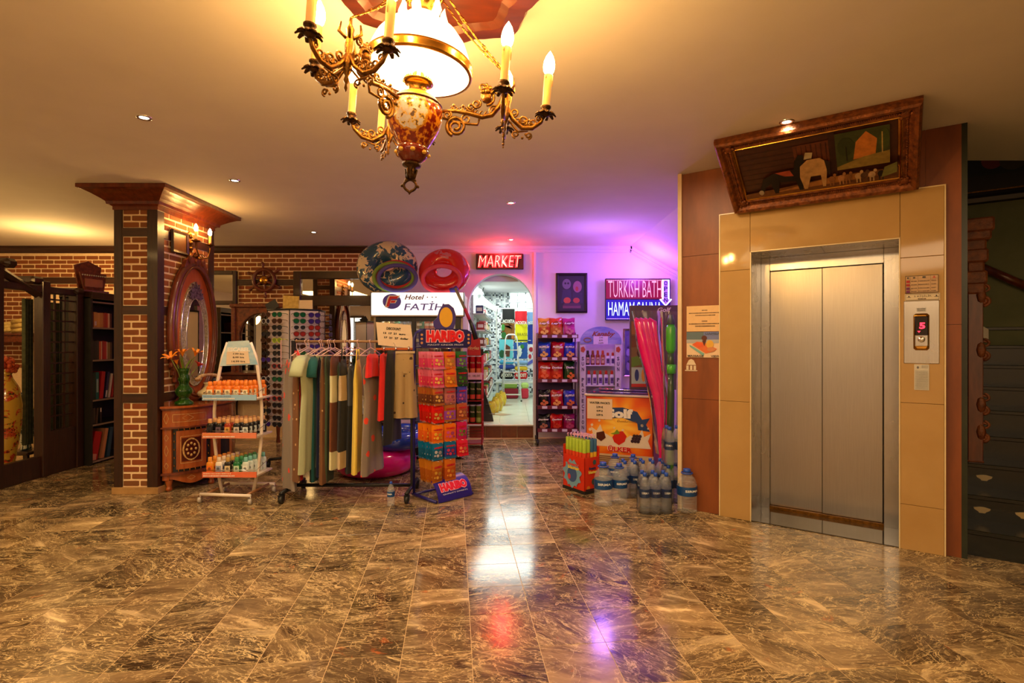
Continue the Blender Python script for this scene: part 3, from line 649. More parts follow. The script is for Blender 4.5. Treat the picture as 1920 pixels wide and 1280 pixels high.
def armpart(k):
    ang = -k * 2 * PI / 3
    M = Matrix.Rotation(ang, 4, 'Z'); u = (1, 0, 0)
    zc_ = -.515          # cup height
    a = MB()
    a.tube([(.10, 0, -.535), (.15, 0, -.530), (.20, 0, -.535), (.25, 0, -.545), (.285, 0, -.535), (.31, 0, -.50), (.325, 0, -.46), (.33, 0, -.43)], [.007, .007, .008, .009, .009, .010, .010, .008], 7)
    a.tube([(.10, 0, -.560), (.13, 0, -.566), (.18, 0, -.575), (.235, 0, -.575), (.24, 0, -.552)], .005, 6)
    a.tube(spiral((.155, 0, -.590), u, .034, .008, 1.6, a0=PI * .5, sgn=-1), .0065, 6)
    a.tube(spiral((.155, 0, -.590), u, .034, .034, .45, a0=PI * .5), .008, 6)
    a.tube(spiral((.262, 0, -.47), u, .030, .008, 1.4, a0=-PI * .5, sgn=1), .006, 6)
    a.tube(spiral((.205, 0, -.512), u, .016, .005, 1.3, a0=PI), .0045, 5)
    for x in (.14, .175, .215): a.tube([(x, 0, -.532), (x, 0, -.512)], [.005, .002], 5); a.ell((x, 0, -.510), .0065, 6); a.ell((x - .009, 0, -.516), .004, 5); a.ell((x + .009, 0, -.516), .004, 5)
    for (sx_2, sz_2, r0_, sg_) in ((.19, -.556, .020, 1), (.225, -.50, .018, -1), (.29, -.515, .018, 1), (.245, -.435, .018, -1), (.30, -.44, .016, 1), (.12, -.55, .016, -1)):
        a.tube(spiral((sx_2, .004 * sg_, sz_2), u, r0_, .005, 1.4, a0=PI * .3, sgn=sg_), .0042, 5)
    for i in range(9): a.tube([(.13 + i * .018, 0, -.536 - .001 * i), (.134 + i * .018, 0, -.520 - .001 * i), (.142 + i * .018, 0, -.516 - .001 * i)], [.004, .004, .0015], 4)
    for i in range(6):
        t = i * PI / 3; a.ell((.262 + .017 * math.cos(t), -.006, -.452 + .017 * math.sin(t)), (.010, .006, .010), 6)
    a.ell((.262, -.010, -.452), .011, 7); a.lathe([(.001, -.03), (.015, -.026), (.02, -.012), (.013, 0)], 10, c=(.262, 0, -.462))
    # hub post
    a.lathe([(.001, -.62), (.006, -.61), (.004, -.595), (.010, -.585), (.006, -.57), (.013, -.555), (.018, -.53), (.012, -.50), (.016, -.47), (.010, -.44), (.014, -.42), (.005, -.405), (.004, -.38)], 12, c=(.335, 0, 0))
    for i in range(4):
        t = i * PI / 2 + PI / 4; a.tube([(.335 + .01 * math.cos(t), .01 * math.sin(t), -.45), (.335 + .035 * math.cos(t), .035 * math.sin(t), -.43), (.335 + .03 * math.cos(t), .03 * math.sin(t), -.40)], [.005, .006, .003], 5)
    o = [a.build('arm', brass, ch)]
    for q, (ca, cb) in enumerate(((.485, 0), (.33, .165), (.33, -.165))):
        b = MB(); hx = .335; d = Vector((ca - hx, cb, 0)); L = d.length; d = d / L
        pt = lambda t, z: (hx + d.x * L * t, d.y * L * t, z)
        b.tube([pt(.03, -.50), pt(.2, -.545), pt(.45, -.575), pt(.7, -.572), pt(.9, -.548), pt(1, -.522)], [.008, .008, .0085, .0085, .0075, .006], 7)
        b.tube([pt(.1, -.55), pt(.35, -.59), pt(.6, -.585)], [.004, .005, .002], 5)
        b.tube(spiral(pt(.45, -.548), d, .020, .006, 1.3, a0=-PI / 2), .0042, 5)
        b.tube(spiral(pt(.72, -.552), d, .014, .005, 1.2, a0=-PI / 2, sgn=-1), .0036, 5)
        b.tube(spiral(pt(.22, -.520), d, .016, .005, 1.2, a0=-PI / 2), .0038, 5)
        for t_, z_ in ((.35, -.60), (.55, -.598), (.47, -.612)): b.ell(pt(t_, z_), .0055, 6)
        for i in range(7): t = PI * i / 6; b.tube([pt(.52, -.565), pt(.52 + .2 * math.cos(t), -.565 + .03 * math.sin(t))], [.003, .0015], 4)
        for (t0_, z0_, r0_, sg_) in ((.33, -.552, .015, 1), (.60, -.556, .017, -1), (.84, -.535, .012, 1), (.30, -.60, .014, -1), (.62, -.602, .013, 1)):
            b.tube(spiral(pt(t0_, z0_), d, r0_, .004, 1.3, a0=-PI / 2, sgn=sg_), .0036, 5)
        br = b.build('candle_branch', brass, ch); br.matrix_local = M; o.append(br)
        T = M @ Matrix.Translation((ca, cb, zc_))
        for nm, me in (('candle_cup', cupm), ('candle_sleeve', slm), ('candle_bulb', blm)):
            e = link(nm, me, ch); e.matrix_local = T
    o[0].matrix_local = M
    c = MB(); A, B = Vector((.335, 0, -.38)), Vector((.06, 0, -.09))
    for s_ in (-1, 1):
        A2 = A + Vector((0, s_ * .004, 0)); B2 = B + Vector((0, s_ * .05, 0)); nl = 13
        for i in range(nl):
            t = (i + .5) / nl; p = A2.lerp(B2, t) + Vector((0, 0, -.05 * 4 * t * (1 - t) * .4)); dv = (B2 - A2).normalized(); up = Vector((0, 1, 0)) if i % 2 else Vector((0, 0, 1)).cross(dv)
            big = i in (4, 8)
            ring = [p + dv * (.019 * math.cos(q * PI / 4)) + up * ((.012 if big else .006) * math.sin(q * PI / 4)) for q in range(8)]
            c.tube(ring, .003 if big else .0022, 5, closed=True)
            if big:
                for q in range(4): c.ell(p + dv * (.012 * math.cos(q * PI / 2)) + up * (.012 * math.sin(q * PI / 2)), .005, 5)
    cc = c.build('suspension_chain', gold, ch); cc.matrix_local = M
for k in range(3): armpart(k)
# ================================================================== DOWNLIGHTS
dlm = mat('lit_spot_lens', (1, 1, .9), .3, emit=10, ecol=(1, .95, .8))
def downlight(px, py, lab, z=CEIL):
    Y = (z - H) / (HZ - py) * F; t = thing('ceiling_spotlight', lab, 'ceiling light', (X(px, Y), Y, z), 0, 'recessed ceiling spotlights')
    MB().lathe([(.026, -.001), (.030, -.006), (.042, -.006), (.045, -.001), (.045, .004)], 20).build('trim_ring', chrome, t)
    MB().lathe([(.001, -.002), (.026, -.002)], 16).build('lens', dlm, t)
    lamp('SPOT', (t.location.x, t.location.y, z - .02), 8 if px > 1400 else 26, (1, .78, .50), .03, name='spot_bulb', spot=110)
for a in ((270, 220, 'round chrome ceiling spotlight nearest the left edge, above the brick column'), (440, 338, 'round chrome ceiling spotlight just right of the brick column capital'), (588, 435, 'round chrome ceiling spotlight in front of the brick wall'),
          (958, 380, 'nearer of two ceiling spotlights in front of the shop doorway'), (958, 449, 'farther of two ceiling spotlights, close above the red neon sign'), (1475, 228, 'ceiling spotlight left of the big framed painting by the elevator')): downlight(*a)
# ================================================================== ELEVATOR FITTINGS
def ething(name, label, cat, px, py, r=-.03, group=None):
    s, z = els(px, py, r); p = ME @ Vector((s, r, z)); return thing(name, label, cat, p, EA, group)
def esize(x0, y0, x1, y1, r=-.03):
    a, z0 = els(x0, (y0 + y1) / 2, r); b, z1 = els(x1, (y0 + y1) / 2, r); c = els((x0 + x1) / 2, y0, r)[1]; d = els((x0 + x1) / 2, y1, r)[1]
    return abs(b - a), abs(c - d)
w, h = esize(1694, 564, 1761, 682)
cp = ething('call_panel', 'brushed steel elevator call panel with red digital floor display', 'control panel', 1727.5, 622.5)
MB().box((0, 0, 0), (w, .006, h), bev=.003).build('face_plate', steeld, cp)
bw, bh = esize(1713, 588, 1743, 657)
MB().box((0, -.010, (622.5 - 622) * .0035), (bw, .02, bh), bev=.012).build('indicator_housing', gold, cp)
MB().box((0, -.0215, .040), (bw * .86, .004, bh * .54), bev=.004).build('display_screen', mat('black_display', (.01, .002, .002), .08), cp)
led = mat('red_display_digit', (1, .02, .03), .4, emit=2, ecol=(1, .02, .05))
MB().txt('5', .1, (.004, -.0245, .042), h=.042, w=.032, bold=.004).prism([(-.022, .008), (-.004, .008), (-.013, -.004)], -.0250, -.0245).build('lettering', led, cp)
MB().box((0, -.021, -.050), (bw * .84, .004, bh * .36), bev=.004).build('button_plate', steeld, cp)
MB().lathe([(.001, .007), (.012, .006), (.018, .003), (.020, 0)], 20, M=Matrix.Translation((0, -.0235, -.048)) @ Matrix.Rotation(PI / 2, 4, 'X')).build('call_button', chrome, cp)
art('button_plate_label', [('l', .06, .60, .94, .8, 9, (70, 70, 70)), ('l', .1, .2, .9, .4, 8, (90, 90, 90))], .05, .025, cp, -.005, (200, 200, 200), c=(0, .148))
w, h = esize(1696, 516, 1758, 549); sg = ething('instruction_sign', 'cream elevator instruction table with four red squares', 'sign', 1728, 532.5)
it = [('r', .0, .97, 1, 1, (70, 60, 50)), ('r', 0, 0, 1, .03, (70, 60, 50)), ('r', 0, 0, .012, 1, (70, 60, 50)), ('r', .988, 0, 1, 1, (70, 60, 50))]
for k, v in enumerate((.60, .40, .2, .02)): it += [('r', .03, v, .14, v + .14, (170, 30, 30) if k < 2 else (110, 30, 90)), ('l', .18, v + .06, .36, v + .1, 4, (80, 60, 50)), ('l', .40, v + .06, .74, v + .1, 8, (80, 60, 50)), ('l', .79, v + .06, .94, v + .1, 4, (80, 60, 50))]
it += [('r', .15, 0, .156, 1, (100, 80, 60)), ('r', .385, 0, .391, 1, (100, 80, 60)), ('r', .76, 0, .766, 1, (100, 80, 60)), ('e', .08, .87, .03, .06, (90, 80, 70)), ('e', .27, .87, .04, .05, (90, 80, 70)), ('r', .52, .84, .62, .92, (60, 60, 60)), ('p', [(.82, .8), (.92, .8), (.87, .95)], (200, 90, 70))]
art('sign_plate', it, w, h, sg, 0, (206, 170, 130))
w, h = esize(1696, 550, 1762, 563); sg = ething('capacity_sign', 'narrow white plate reading 5 KISILIK above the call panel', 'sign', 1729, 556.5)
art('sign_plate', [('r', .02, .06, .98, .94, (90, 80, 70)), ('r', .03, .12, .97, .88, (222, 206, 176)), ('t', '5 KİŞİLİK', .52, .62, .36, (40, 30, 26), .5), ('l', .38, .16, .62, .3, 8, (80, 60, 50)), ('r', .06, .45, .18, .5, (60, 50, 40)), ('e', .12, .62, .02, .1, (60, 50, 40)), ('r', .84, .45, .96, .5, (60, 50, 40)), ('e', .9, .62, .02, .1, (60, 50, 40))], w, h, sg, 0, (222, 206, 176))
w, h = esize(1714, 683, 1742, 731); sg = ething('printed_notice', 'small grey printed notice taped below the call panel', 'notice', 1728, 707)
it = [('e', .25, .88, .08, .05, (110, 110, 110))] + [('l', .5, .86 + .04 * k, .95, .87 + .04 * k, 5, (110, 110, 110)) for k in range(3)] + [('l', .06, .04 + .05 * k, .94, .055 + .05 * k, 10, (130, 128, 124)) for k in range(15)]
art('sheet', it, w, h, sg, 0, (206, 202, 190))
w, h = esize(1287, 573, 1352, 621, -.006); sg = ething('paper_notice', 'cream paper notice with two blocks of small print left of the elevator', 'notice', 1319.5, 597, -.008)
it = []
for v in (.50, .08): it += [('l', .45, v + .30, .62, v + .34, 4, (60, 40, 30)), ('l', .07, v + .2, .98, v + .235, 26, (60, 40, 30)), ('l', .26, v + .11, .84, v + .145, 18, (60, 40, 30))]
art('sheet', it, w, h, sg, 0, (226, 184, 128))
w, h = esize(1287, 622, 1352, 670, -.006); sg = ething('massage_poster', 'colour poster of a sunbather on a towel headed MASSAGE', 'poster', 1319.5, 646, -.008)
it = [('r', 0, .62, 1, 1, (92, 112, 120)), ('r', .5, .6, 1, 1, (110, 120, 170)), ('r', 0, .56, 1, .7, (170, 170, 170)), ('p', [(.08, .5), (.2, .42), (.52, .15), (.5, .05), (.42, .12), (.1, .42)], (120, 170, 160)), ('p', [(.16, .5), (.3, .62), (.5, .6), (.88, .34), (.8, .24), (.56, .16)], (222, 110, 50)),
      ('p', [(.2, .5), (.32, .6), (.48, .55), (.5, .42), (.36, .38)], (226, 90, 40)), ('e', .52, .76, .08, .10, (90, 40, 26)), ('p', [(.46, .66), (.58, .68), (.52, .44)], (80, 30, 20)), ('e', .68, .52, .11, .16, (222, 170, 60)), ('e', .72, .32, .12, .09, (206, 130, 80)), ('t', 'UAMBA', .76, .93, .07, (60, 70, 80), .42), ('t', 'MASSAGE', .27, .06, .08, (40, 30, 30), .46, .002), ('t', 'VIEW', .84, .06, .08, (40, 30, 30), .26, .002)]
art('sheet', it, w, h, sg, 0, (226, 196, 160))
sg = ething('small_sticker', 'tiny white line drawing sticker below the massage poster', 'sticker', 1296, 684, -.006)
art('sheet', [('p', [(.1, .5), (.3, .9), (.5, 1), (.7, .9), (.9, .5)], (220, 200, 170)), ('r', .1, .1, .3, .45, (220, 200, 170)), ('r', .4, .1, .6, .45, (220, 200, 170)), ('r', .7, .1, .9, .45, (220, 200, 170)), ('r', .0, 0, 1, .08, (220, 200, 170))], .10, .10, sg, .002, None)
# ---- the big painting leaning out above the elevator
fa = [ME @ Vector(p) for p in ((.115, -.05, 2.415), (1.265, -.05, 2.415))]
pw = (fa[1] - fa[0]).length; ph = .70; lean = math.atan2(.60, .355)
pt_ = thing('framed_painting', 'large stable scene painting in carved gilt frame leaning out above the elevator', 'painting', (fa[0] + fa[1]) / 2, EA)
pt_.rotation_euler = (lean, 0, EA)
gilt = mat('carved_gilt_frame', s2l(150, 84, 34), .38, .35, c2=s2l(82, 38, 14), scale=30, bump=.8, bs=50)
fw = .115; iw, ih = pw - 2 * fw, ph - 2 * fw; cc = (0, 0, ph / 2)
rectsweep(MB(), iw, ih, [(-.005, .012), (0, -.004), (.010, -.010), (.016, -.004), (.024, -.006)], c=cc).build('inner_slip', gold, pt_)
rectsweep(MB(), iw, ih, [(.020, .0), (.024, -.016), (.045, -.010), (.062, -.018), (.078, -.040), (.098, -.048), (.110, -.036), (.115, -.01), (.115, .02)], c=cc).build('frame', gilt, pt_)
kn = MB()
for sx in (-1, 1):
    for sz in (-1, 1):
        cxx, czz = sx * (iw / 2 + .035), ph / 2 + sz * (ih / 2 + .035)
        kn.ell((cxx, -.018, czz), (.03, .012, .03), 8)
        for q in range(6): kn.ell((cxx + .03 * math.cos(q), -.02, czz + .03 * math.sin(q)), (.012, .008, .012), 6)
for i in range(90):
    u = (i / 89 - .5) * (iw + .1)
    for sz in (-1, 1): kn.ell((u, -.016, ph / 2 + sz * (ih / 2 + .045)), (.0045, .005, .007), 5)
for i in range(44):
    u = (i / 43 - .5) * (ih + .1)
    for sx in (-1, 1): kn.ell((sx * (iw / 2 + .045), -.016, ph / 2 + u), (.007, .005, .0045), 5)
kn.build('frame_carving', gilt, pt_)
D = lambda *c: mat('oil_paint_%d_%d_%d' % c, s2l(*c), .35, c2=mul(s2l(*c), .6), scale=26, det=6)
it = [('r', 0, .12, 1, 1, D(70, 34, 16))] + [('r', 0, .16 + .1 * k, .62, .165 + .1 * k, D(44, 20, 10)) for k in range(8)]
it += [('r', .38, .35, .62, .86, D(104, 52, 26))] + [('r', .40 + .03 * k, .38, .405 + .03 * k, .84, D(70, 32, 14)) for k in range(7)]
it += [('r', .60, .18, .64, 1, D(52, 24, 12)), ('r', .64, .30, .95, .94, D(64, 72, 34)), ('p', [(.74, .45), (.76, .75), (.82, .9), (.88, .75), (.87, .5)], D(206, 124, 44)), ('p', [(.64, .3), (.95, .3), (.95, .52), (.8, .48), (.64, .36)], D(150, 124, 56)), ('e', .70, .7, .05, .16, D(52, 62, 26)), ('e', .92, .72, .03, .18, D(70, 84, 34)), ('r', .905, .5, .912, .85, D(190, 160, 90)), ('r', .70, .45, .705, .7, D(40, 34, 18)),
      ('p', [(0, 0), (1, 0), (1, .2), (.7, .22), (.3, .14), (0, .1)], D(112, 66, 26)), ('p', [(.2, .06), (.95, .1), (.98, .2), (.6, .2)], D(170, 110, 50)),
      ('p', [(.12, .18), (.15, .36), (.22, .44), (.36, .46), (.42, .40), (.42, .22), (.41, .04), (.385, .04), (.37, .24), (.26, .26), (.24, .04), (.215, .04), (.2, .26), (.16, .2), (.13, .04), (.1, .06)], D(20, 14, 10)), ('p', [(.24, .45), (.34, .46), (.36, .34), (.30, .36)], D(170, 70, 40)), ('e', .12, .10, .018, .05, D(170, 150, 120)),
      ('p', [(.36, .40), (.38, .62), (.41, .72), (.44, .70), (.44, .44)], D(22, 18, 14)), ('p', [(.40, .30), (.41, .50), (.46, .60), (.54, .60), (.575, .52), (.575, .32), (.56, .05), (.54, .05), (.535, .28), (.47, .28), (.44, .05), (.42, .05)], D(196, 150, 92)), ('p', [(.44, .62), (.455, .74), (.50, .72), (.49, .62)], D(190, 170, 130)), ('p', [(.565, .56), (.60, .5), (.595, .26), (.58, .3)], D(40, 26, 16))]
for x, c in ((.60, (150, 96, 50)), (.66, (186, 130, 80)), (.70, (150, 96, 50)), (.765, (190, 150, 100)), (.80, (90, 60, 40)), (.845, (196, 160, 120)), (.9, (30, 24, 18))):
    it += [('e', x, .17, .022, .055, D(*c)), ('e', x + .02, .24, .010, .03, D(*c)), ('r', x - .014, .05, x - .006, .15, D(*c)), ('r', x + .006, .05, x + .014, .15, D(*c))]
it += [('p', [(.9, .1), (.99, .16), (.99, .34), (.92, .28)], D(120, 118, 60))]
art('canvas', it, iw + .01, ih + .01, pt_, 0.01, D(60, 28, 14), c=(0, ph / 2))
# ---- stairwell: dark still life painting, handrail, carved post
def EP(px, py, r):
    s, z = els(px, py, r); return ME @ Vector((s, r, z))
sp_ = thing('still_life_painting', 'dark framed still life of a pear hanging beside the stairs', 'painting', ME @ Vector((1.95, 2.23, 2.76)), EA)
rectsweep(MB(), .80, .62, [(0, .015), (0, -.01), (.03, -.015), (.06, -.04), (.10, -.03), (.11, .015)], c=(0, 0, .36)).build('frame', mat('black_carved_frame', s2l(40, 18, 12), .35, c2=s2l(20, 8, 6)), sp_)
rectsweep(MB(), .78, .60, [(0, .0), (.0, -.014), (.012, -.014), (.012, 0)], c=(0, 0, .36)).build('inner_slip', brass, sp_)
art('canvas', [('e', .62, .66, .09, .14, (128, 96, 36)), ('e', .66, .80, .04, .1, (128, 96, 36)), ('e', .42, .46, .10, .13, (110, 30, 18)), ('e', .6, .42, .12, .14, (60, 46, 20)), ('r', 0, 0, 1, .25, (30, 18, 10))], .8, .62, sp_, 0.005, (14, 14, 10), c=(0, .36))
hr = MB(); A, B = EP(1838, 500, 2.19), EP(1935, 541, 2.19)
hr.tube([A, B], .04, 8, flat=1); solo(hr, 'handrail', redwood, 'dark wooden handrail sloping down the stairwell wall', 'handrail')
np_ = ME @ Vector((0, 0, 0)); bx_ = Vector((X(1828, 3.95), 3.95, .34))
nw = thing('carved_post', 'tall carved gilded wooden post with stepped capital at the stair foot', 'post', bx_, EA)
cg = mat('carved_gilded_wood', s2l(140, 76, 34), .4, c2=s2l(90, 44, 18), scale=20, bump=.6)
MB().box((0, 0, .97), (.085, .085, 1.60), bev=.004).build('shaft', redwood, nw)
MB().box((0, 0, .06), (.12, .12, .12), bev=.01).box((0, 0, .15), (.10, .10, .06), bev=.01).build('base', cg, nw)
cpb = MB()
for k, (w_, z_) in enumerate(((.11, 1.45), (.13, 1.52), (.10, 1.60), (.14, 1.68), (.12, 1.76), (.17, 1.84), (.20, 1.90))): cpb.box((0, 0, z_), (w_, w_, .10), bev=.012)
cpb.build('capital', cg, nw)
sc_ = MB()
for z_, s_ in ((.35, 1), (.55, 1), (.95, 1.1), (1.35, 1.2)):
    sc_.tube(spiral((.045, -.02, z_), (1, 0, 0), .032 * s_, .01, 1.4, a0=-PI / 2), .012, 6); sc_.tube(spiral((.05, -.02, z_ + .09), (1, 0, 0), .03, .01, 1.2, a0=PI / 2, sgn=-1), .009, 6); sc_.ell((.03, -.04, z_ + .04), (.03, .02, .06), 6)
sc_ = sc_.build('scroll_carving', cg, nw); sc_['kind'] = 'stuff'
# ================================================================== BACK WALL FURNITURE (left half)
# ship wheel
wh = thing('ship_wheel', 'wooden ship wheel with brass hub hanging on the brick wall', 'ship wheel', P(495, 525, YB - .06))
k_ = YB / F
MB().torus((0, 0, 0), 19.5 * k_, .029, 32, 8).torus((0, -.008, 0), 19.5 * k_, .016, 32, 6).build('rim', redwood, wh)
hb = MB().lathe([(.001, .03), (.012, .028), (.045, .024), (.062, .014), (.066, -.02), (.001, -.02)], 20, M=Matrix.Rotation(PI / 2, 4, 'X')); hb.build('hub', gold, wh)
for i in range(6):
    a = R(95 - 60 * i); u = Vector((math.cos(a), 0, math.sin(a)))
    MB().tube([u * .04, u * .08, u * .12, u * .145, u * .175, u * .20, u * .235, u * .255, u * .265], [.016, .022, .013, .020, .018, .014, .024, .021, .006], 8).build('spoke', redwood, wh)
# carved cabinet front with an arched mirror + dark console below
cbn = thing('carved_arch_cabinet', 'tall carved wooden cabinet with an arched mirror under the ship wheel', 'cabinet', (xb(494), YB, 0))
x0, x1 = xb(441) - cbn.location.x, xb(548) - cbn.location.x; zt, zb_ = zb(577), zb(700)
arch = [(x0, zt), (x1, zt), (x1, zb_), (x1 - .10, zb_)] + [((x0 + x1) / 2 + .315 * math.cos(t), zt - .42 + .34 * math.sin(t)) for t in [PI * i / 16 for i in range(17)]] + [(x0 + .10, zb_), (x0, zb_)]
MB().prism(arch, -.10, -.06).build('arched_front', carved, cbn)
MB().bx(x0 + .01, x1 - .01, -.05, -.03, zb_, zt - .02).build('mirror_pane', mirrorm, cbn)
MB().bx(x0 - .02, x1 + .02, -.13, -.02, zt, zt + .05, bev=.008).build('top_moulding', carved, cbn)
for a in (x0, x1 - .06): MB().bx(a, a + .06, -.12, -.10, zb_, zt, bev=.006).build('carved_stile', carved, cbn)
MB().bx(x0 - .03, x1 + .03, -.42, -.02, .62, zb_, bev=.01).build('base_cabinet', redwood, cbn)
MB().bx(x0 - .05, x1 + .05, -.45, -.01, zb_, zb_ + .03, bev=.006).build('base_top', redwood, cbn)
for sx in (x0, x1 - .06):
    for y in (-.40, -.1): MB().lathe([(.03, 0), (.02, .1), (.035, .3), (.02, .45), (.035, .62)], 10, c=(sx + .03, y, 0)).build('leg', redwood, cbn)
for sx in (-.3, .02): MB().bx(sx, sx + .28, -.435, -.42, .66, .78, bev=.004).build('drawer_front', carved, cbn)
# ================================================================== ON THE COLUMN'S RIGHT FACE
def CF(y, z, off=.0): return Vector((CX1 + off, y, z))
# oval mirror (local x runs along the column face, local -y points into the room)
om = thing('oval_wall_mirror', 'large oval mirror in red brown carved wooden frame on the brick column', 'mirror', CF(5.40, 1.50, .03), PI / 2)
def pointed(w, h, n=14, cz=0): return [(w * math.copysign(abs(math.sin(t)) ** 1.0, math.sin(t)), cz + h * math.cos(t) * (1 + .10 * max(0, math.cos(t)) ** 6)) for t in [2 * PI * i / (2 * n) for i in range(2 * n)]]
field = mat('orange_wood_field', s2l(196, 96, 44), .3, c2=s2l(168, 74, 30), scale=6, stretch=(4, 4, 1), coat=.4)
MB().prism(ngon(40, .37, .68), .0, .03).build('back_board', field, om)
MB().torus((0, 0, 0), .365, .038, 48, 8, ry=.675).build('frame', redwood, om)
MB().torus((0, -.03, 0), .335, .014, 48, 6, ry=.645).build('frame_bead', redwood, om)
silv = mat('etched_silver_glass', s2l(222, 206, 166), .25, .35, c2=s2l(130, 116, 84), scale=60, bump=.5)
MB().prism(pointed(.235, .50, cz=-.05), -.012, 0).build('silver_border', silv, om)
MB().torus((0, -.014, -.05), .232, .007, 40, 5, ry=.50).torus((0, -.016, -.07), .150, .008, 40, 5, ry=.40).build('beaded_edge', chrome, om)
MB().prism(pointed(.145, .39, cz=-.07), -.018, -.008).build('mirror_pane', mirrorm, om)
pm = MB()
for i in range(9):
    a = R(90 + (i - 4) * 21); L = .17 - abs(i - 4) * .012
    pm.prism([(0, .33), (L * .6 * math.cos(a) - .022 * math.sin(a), .33 + L * .6 * math.sin(a) + .022 * math.cos(a)), (L * math.cos(a), .33 + L * math.sin(a)), (L * .6 * math.cos(a) + .022 * math.sin(a), .33 + L * .6 * math.sin(a) - .022 * math.cos(a))], -.03 - i * .0005, -.012)
pm.build('palmette', mat('silver_palmette', s2l(190, 170, 190), .2, .8, c2=s2l(70, 50, 80), scale=50), om)
cr = MB().prism([(-.20, .62), (-.16, .70), (-.09, .73), (-.05, .78), (0, .80), (.05, .78), (.09, .73), (.16, .70), (.20, .62), (0, .66)], -.03, .01)
for a in (-.11, 0, .11): cr.ell((a, -.035, .71), (.03, .015, .045), 8)
cr.build('crest', carved, om)
sd = MB()
for s_ in (-1, 1):
    for i in range(16):
        t = R(200 + i * 7) if s_ < 0 else R(340 - i * 7)
        sd.box((.40 * math.cos(t) * 1.02, -.005, .72 * math.sin(t)), (.03, .03, .05), bev=.008)
sd = sd.build('carved_edge', carved, om); sd['kind'] = 'stuff'
# small dark plaque and wall sconce
pq = thing('wall_plaque', 'small dark framed plaque on the column left of the wall lamp', 'plaque', CF(5.20, 2.36, .01), PI / 2)
rectsweep(MB(), .20, .17, [(-.0, .01), (0, -.012), (.02, -.02), (.028, .0)]).build('frame', dark, pq)
MB().bx(-.10, .10, -.004, .002, -.085, .085).build('panel', mat('dark_picture_panel', s2l(70, 34, 18), .35, c2=s2l(110, 70, 20), scale=9), pq)
scn = thing('wall_sconce', 'two armed brass wall sconce glowing on the brick column', 'wall lamp', CF(5.36, 2.30, .0), PI / 2)
b = MB().prism([(0, -.14), (.03, -.10), (.035, 0), (.05, .06), (.03, .12), (.035, .17), (0, .20), (-.035, .17), (-.03, .12), (-.05, .06), (-.035, 0), (-.03, -.10)], -.02, 0)
for z_ in (-.10, -.04, .03, .09, .15): b.ell((0, -.025, z_), (.03, .02, .022), 8)
b.build('back_plate', brass, scn)
for s_, fx, fy, fz in ((-1, -.125, -.15, .19), (1, .10, -.16, .20)):
    q = MB().tube([(0, -.03, -.02), (s_ * .03, -.10, -.07), (s_ * .08, -.15, -.05), (fx, fy, .02), (fx, fy, .07)], [.010, .008, .008, .007, .007], 7)
    q.tube(spiral((s_ * .05, -.10, -.045), (s_ * .6, -.8, 0), .028, .008, 1.3, a0=0), .005, 5); q.build('arm', brass, scn)
    q = MB().lathe([(.001, .068), (.02, .07), (.042, .082), (.044, .086), (.016, .082), (.016, .10)], 14, c=(fx, fy, 0)); q.build('drip_pan', brass, scn)
    MB().lathe([(.0125, .095), (.0125, .175), (.008, .18)], 12, c=(fx, fy, 0)).build('candle_sleeve', wax, scn)
    q = MB().lathe([(.008, .178), (.016, .19), (.0185, .205), (.016, .222), (.009, .24), (.0005, .252)], 14, c=(fx, fy, 0)); q.build('candle_bulb', flame, scn)
# ---- bow fronted commode
cmd = thing('inlaid_commode', 'demilune bow fronted wooden commode with rosette inlay against the brick column', 'commode', (CX1 + .015, 5.43, 0))
AX, AY = .34, .50
def el(a, k=1.0, z=0): return (AX * k * math.cos(a), -AY * k * math.sin(a), z)
def band(k0, k1, z0, z1, a0, a1, n=14):
    mb = MB(); pts = [(a0 + (a1 - a0) * i / n) for i in range(n + 1)]
    def f(u, v):
        a = a0 + (a1 - a0) * u
        k, z = ((k0, z0), (k1, z0), (k1, z1), (k0, z1), (k0, z0))[int(round(v * 4))]
        return (AX * k * math.cos(a), -AY * k * math.sin(a), z)
    mb.grid(f, n, 4, sm=False)
    for a in (a0, a1):
        mb.add([(AX * k * math.cos(a), -AY * k * math.sin(a), z) for k, z in ((k0, z0), (k1, z0), (k1, z1), (k0, z1))], [(0, 1, 2, 3)])
    return mb
HP = PI / 2
def slab(k, z0, z1, ov=0):
    pts = [(0, -(AY * k))] + [(AX * k * math.cos(a), -AY * k * math.sin(a)) for a in [HP - PI * i / 24 for i in range(25)]] + [(0, AY * k)]
    n = len(pts); mb = MB(); mb.add([(a, b, z0) for a, b in pts] + [(a, b, z1) for a, b in pts], [tuple(range(n)), tuple(reversed(range(n, 2 * n)))] + [(i, (i + 1) % n, (i + 1) % n + n, i + n) for i in range(n)])
    return mb
slab(1.06, .775, .795).build('top', rosew, cmd)
slab(1.03, .760, .776).build('top_moulding', redwood, cmd)
slab(.93, .17, .76).build('carcass', blackp, cmd)
band(.9, .99, .60, .76, HP, -HP, 30).build('drawer_band', rosew, cmd)
band(.9, 1.04, .585, .60, HP, -HP, 30).build('mid_moulding', redwood, cmd)
band(.9, 1.04, .155, .175, HP, -HP, 30).build('base_moulding', redwood, cmd)
for a0, a1 in ((HP, R(77)), (R(27), R(12)), (-R(12), -R(27)), (-R(77), -HP)): band(.9, .985, .175, .585, a0, a1, 4).build('stile', rosew, cmd)
for a0, a1 in ((R(71), R(33)), (-R(33), -R(71))): band(.88, .975, .20, .56, a0, a1, 12).build('curved_door', rosew, cmd)
ap = MB()
def apf(u, v):
    a = R(80) + (R(20) - R(80)) * u; z = .155 - (.04 + .055 * math.sin(PI * u) ** 2) * v
    return (AX * .98 * math.cos(a), -AY * .98 * math.sin(a), z)
ap.grid(apf, 16, 2); ap.build('shaped_apron', rosew, cmd)
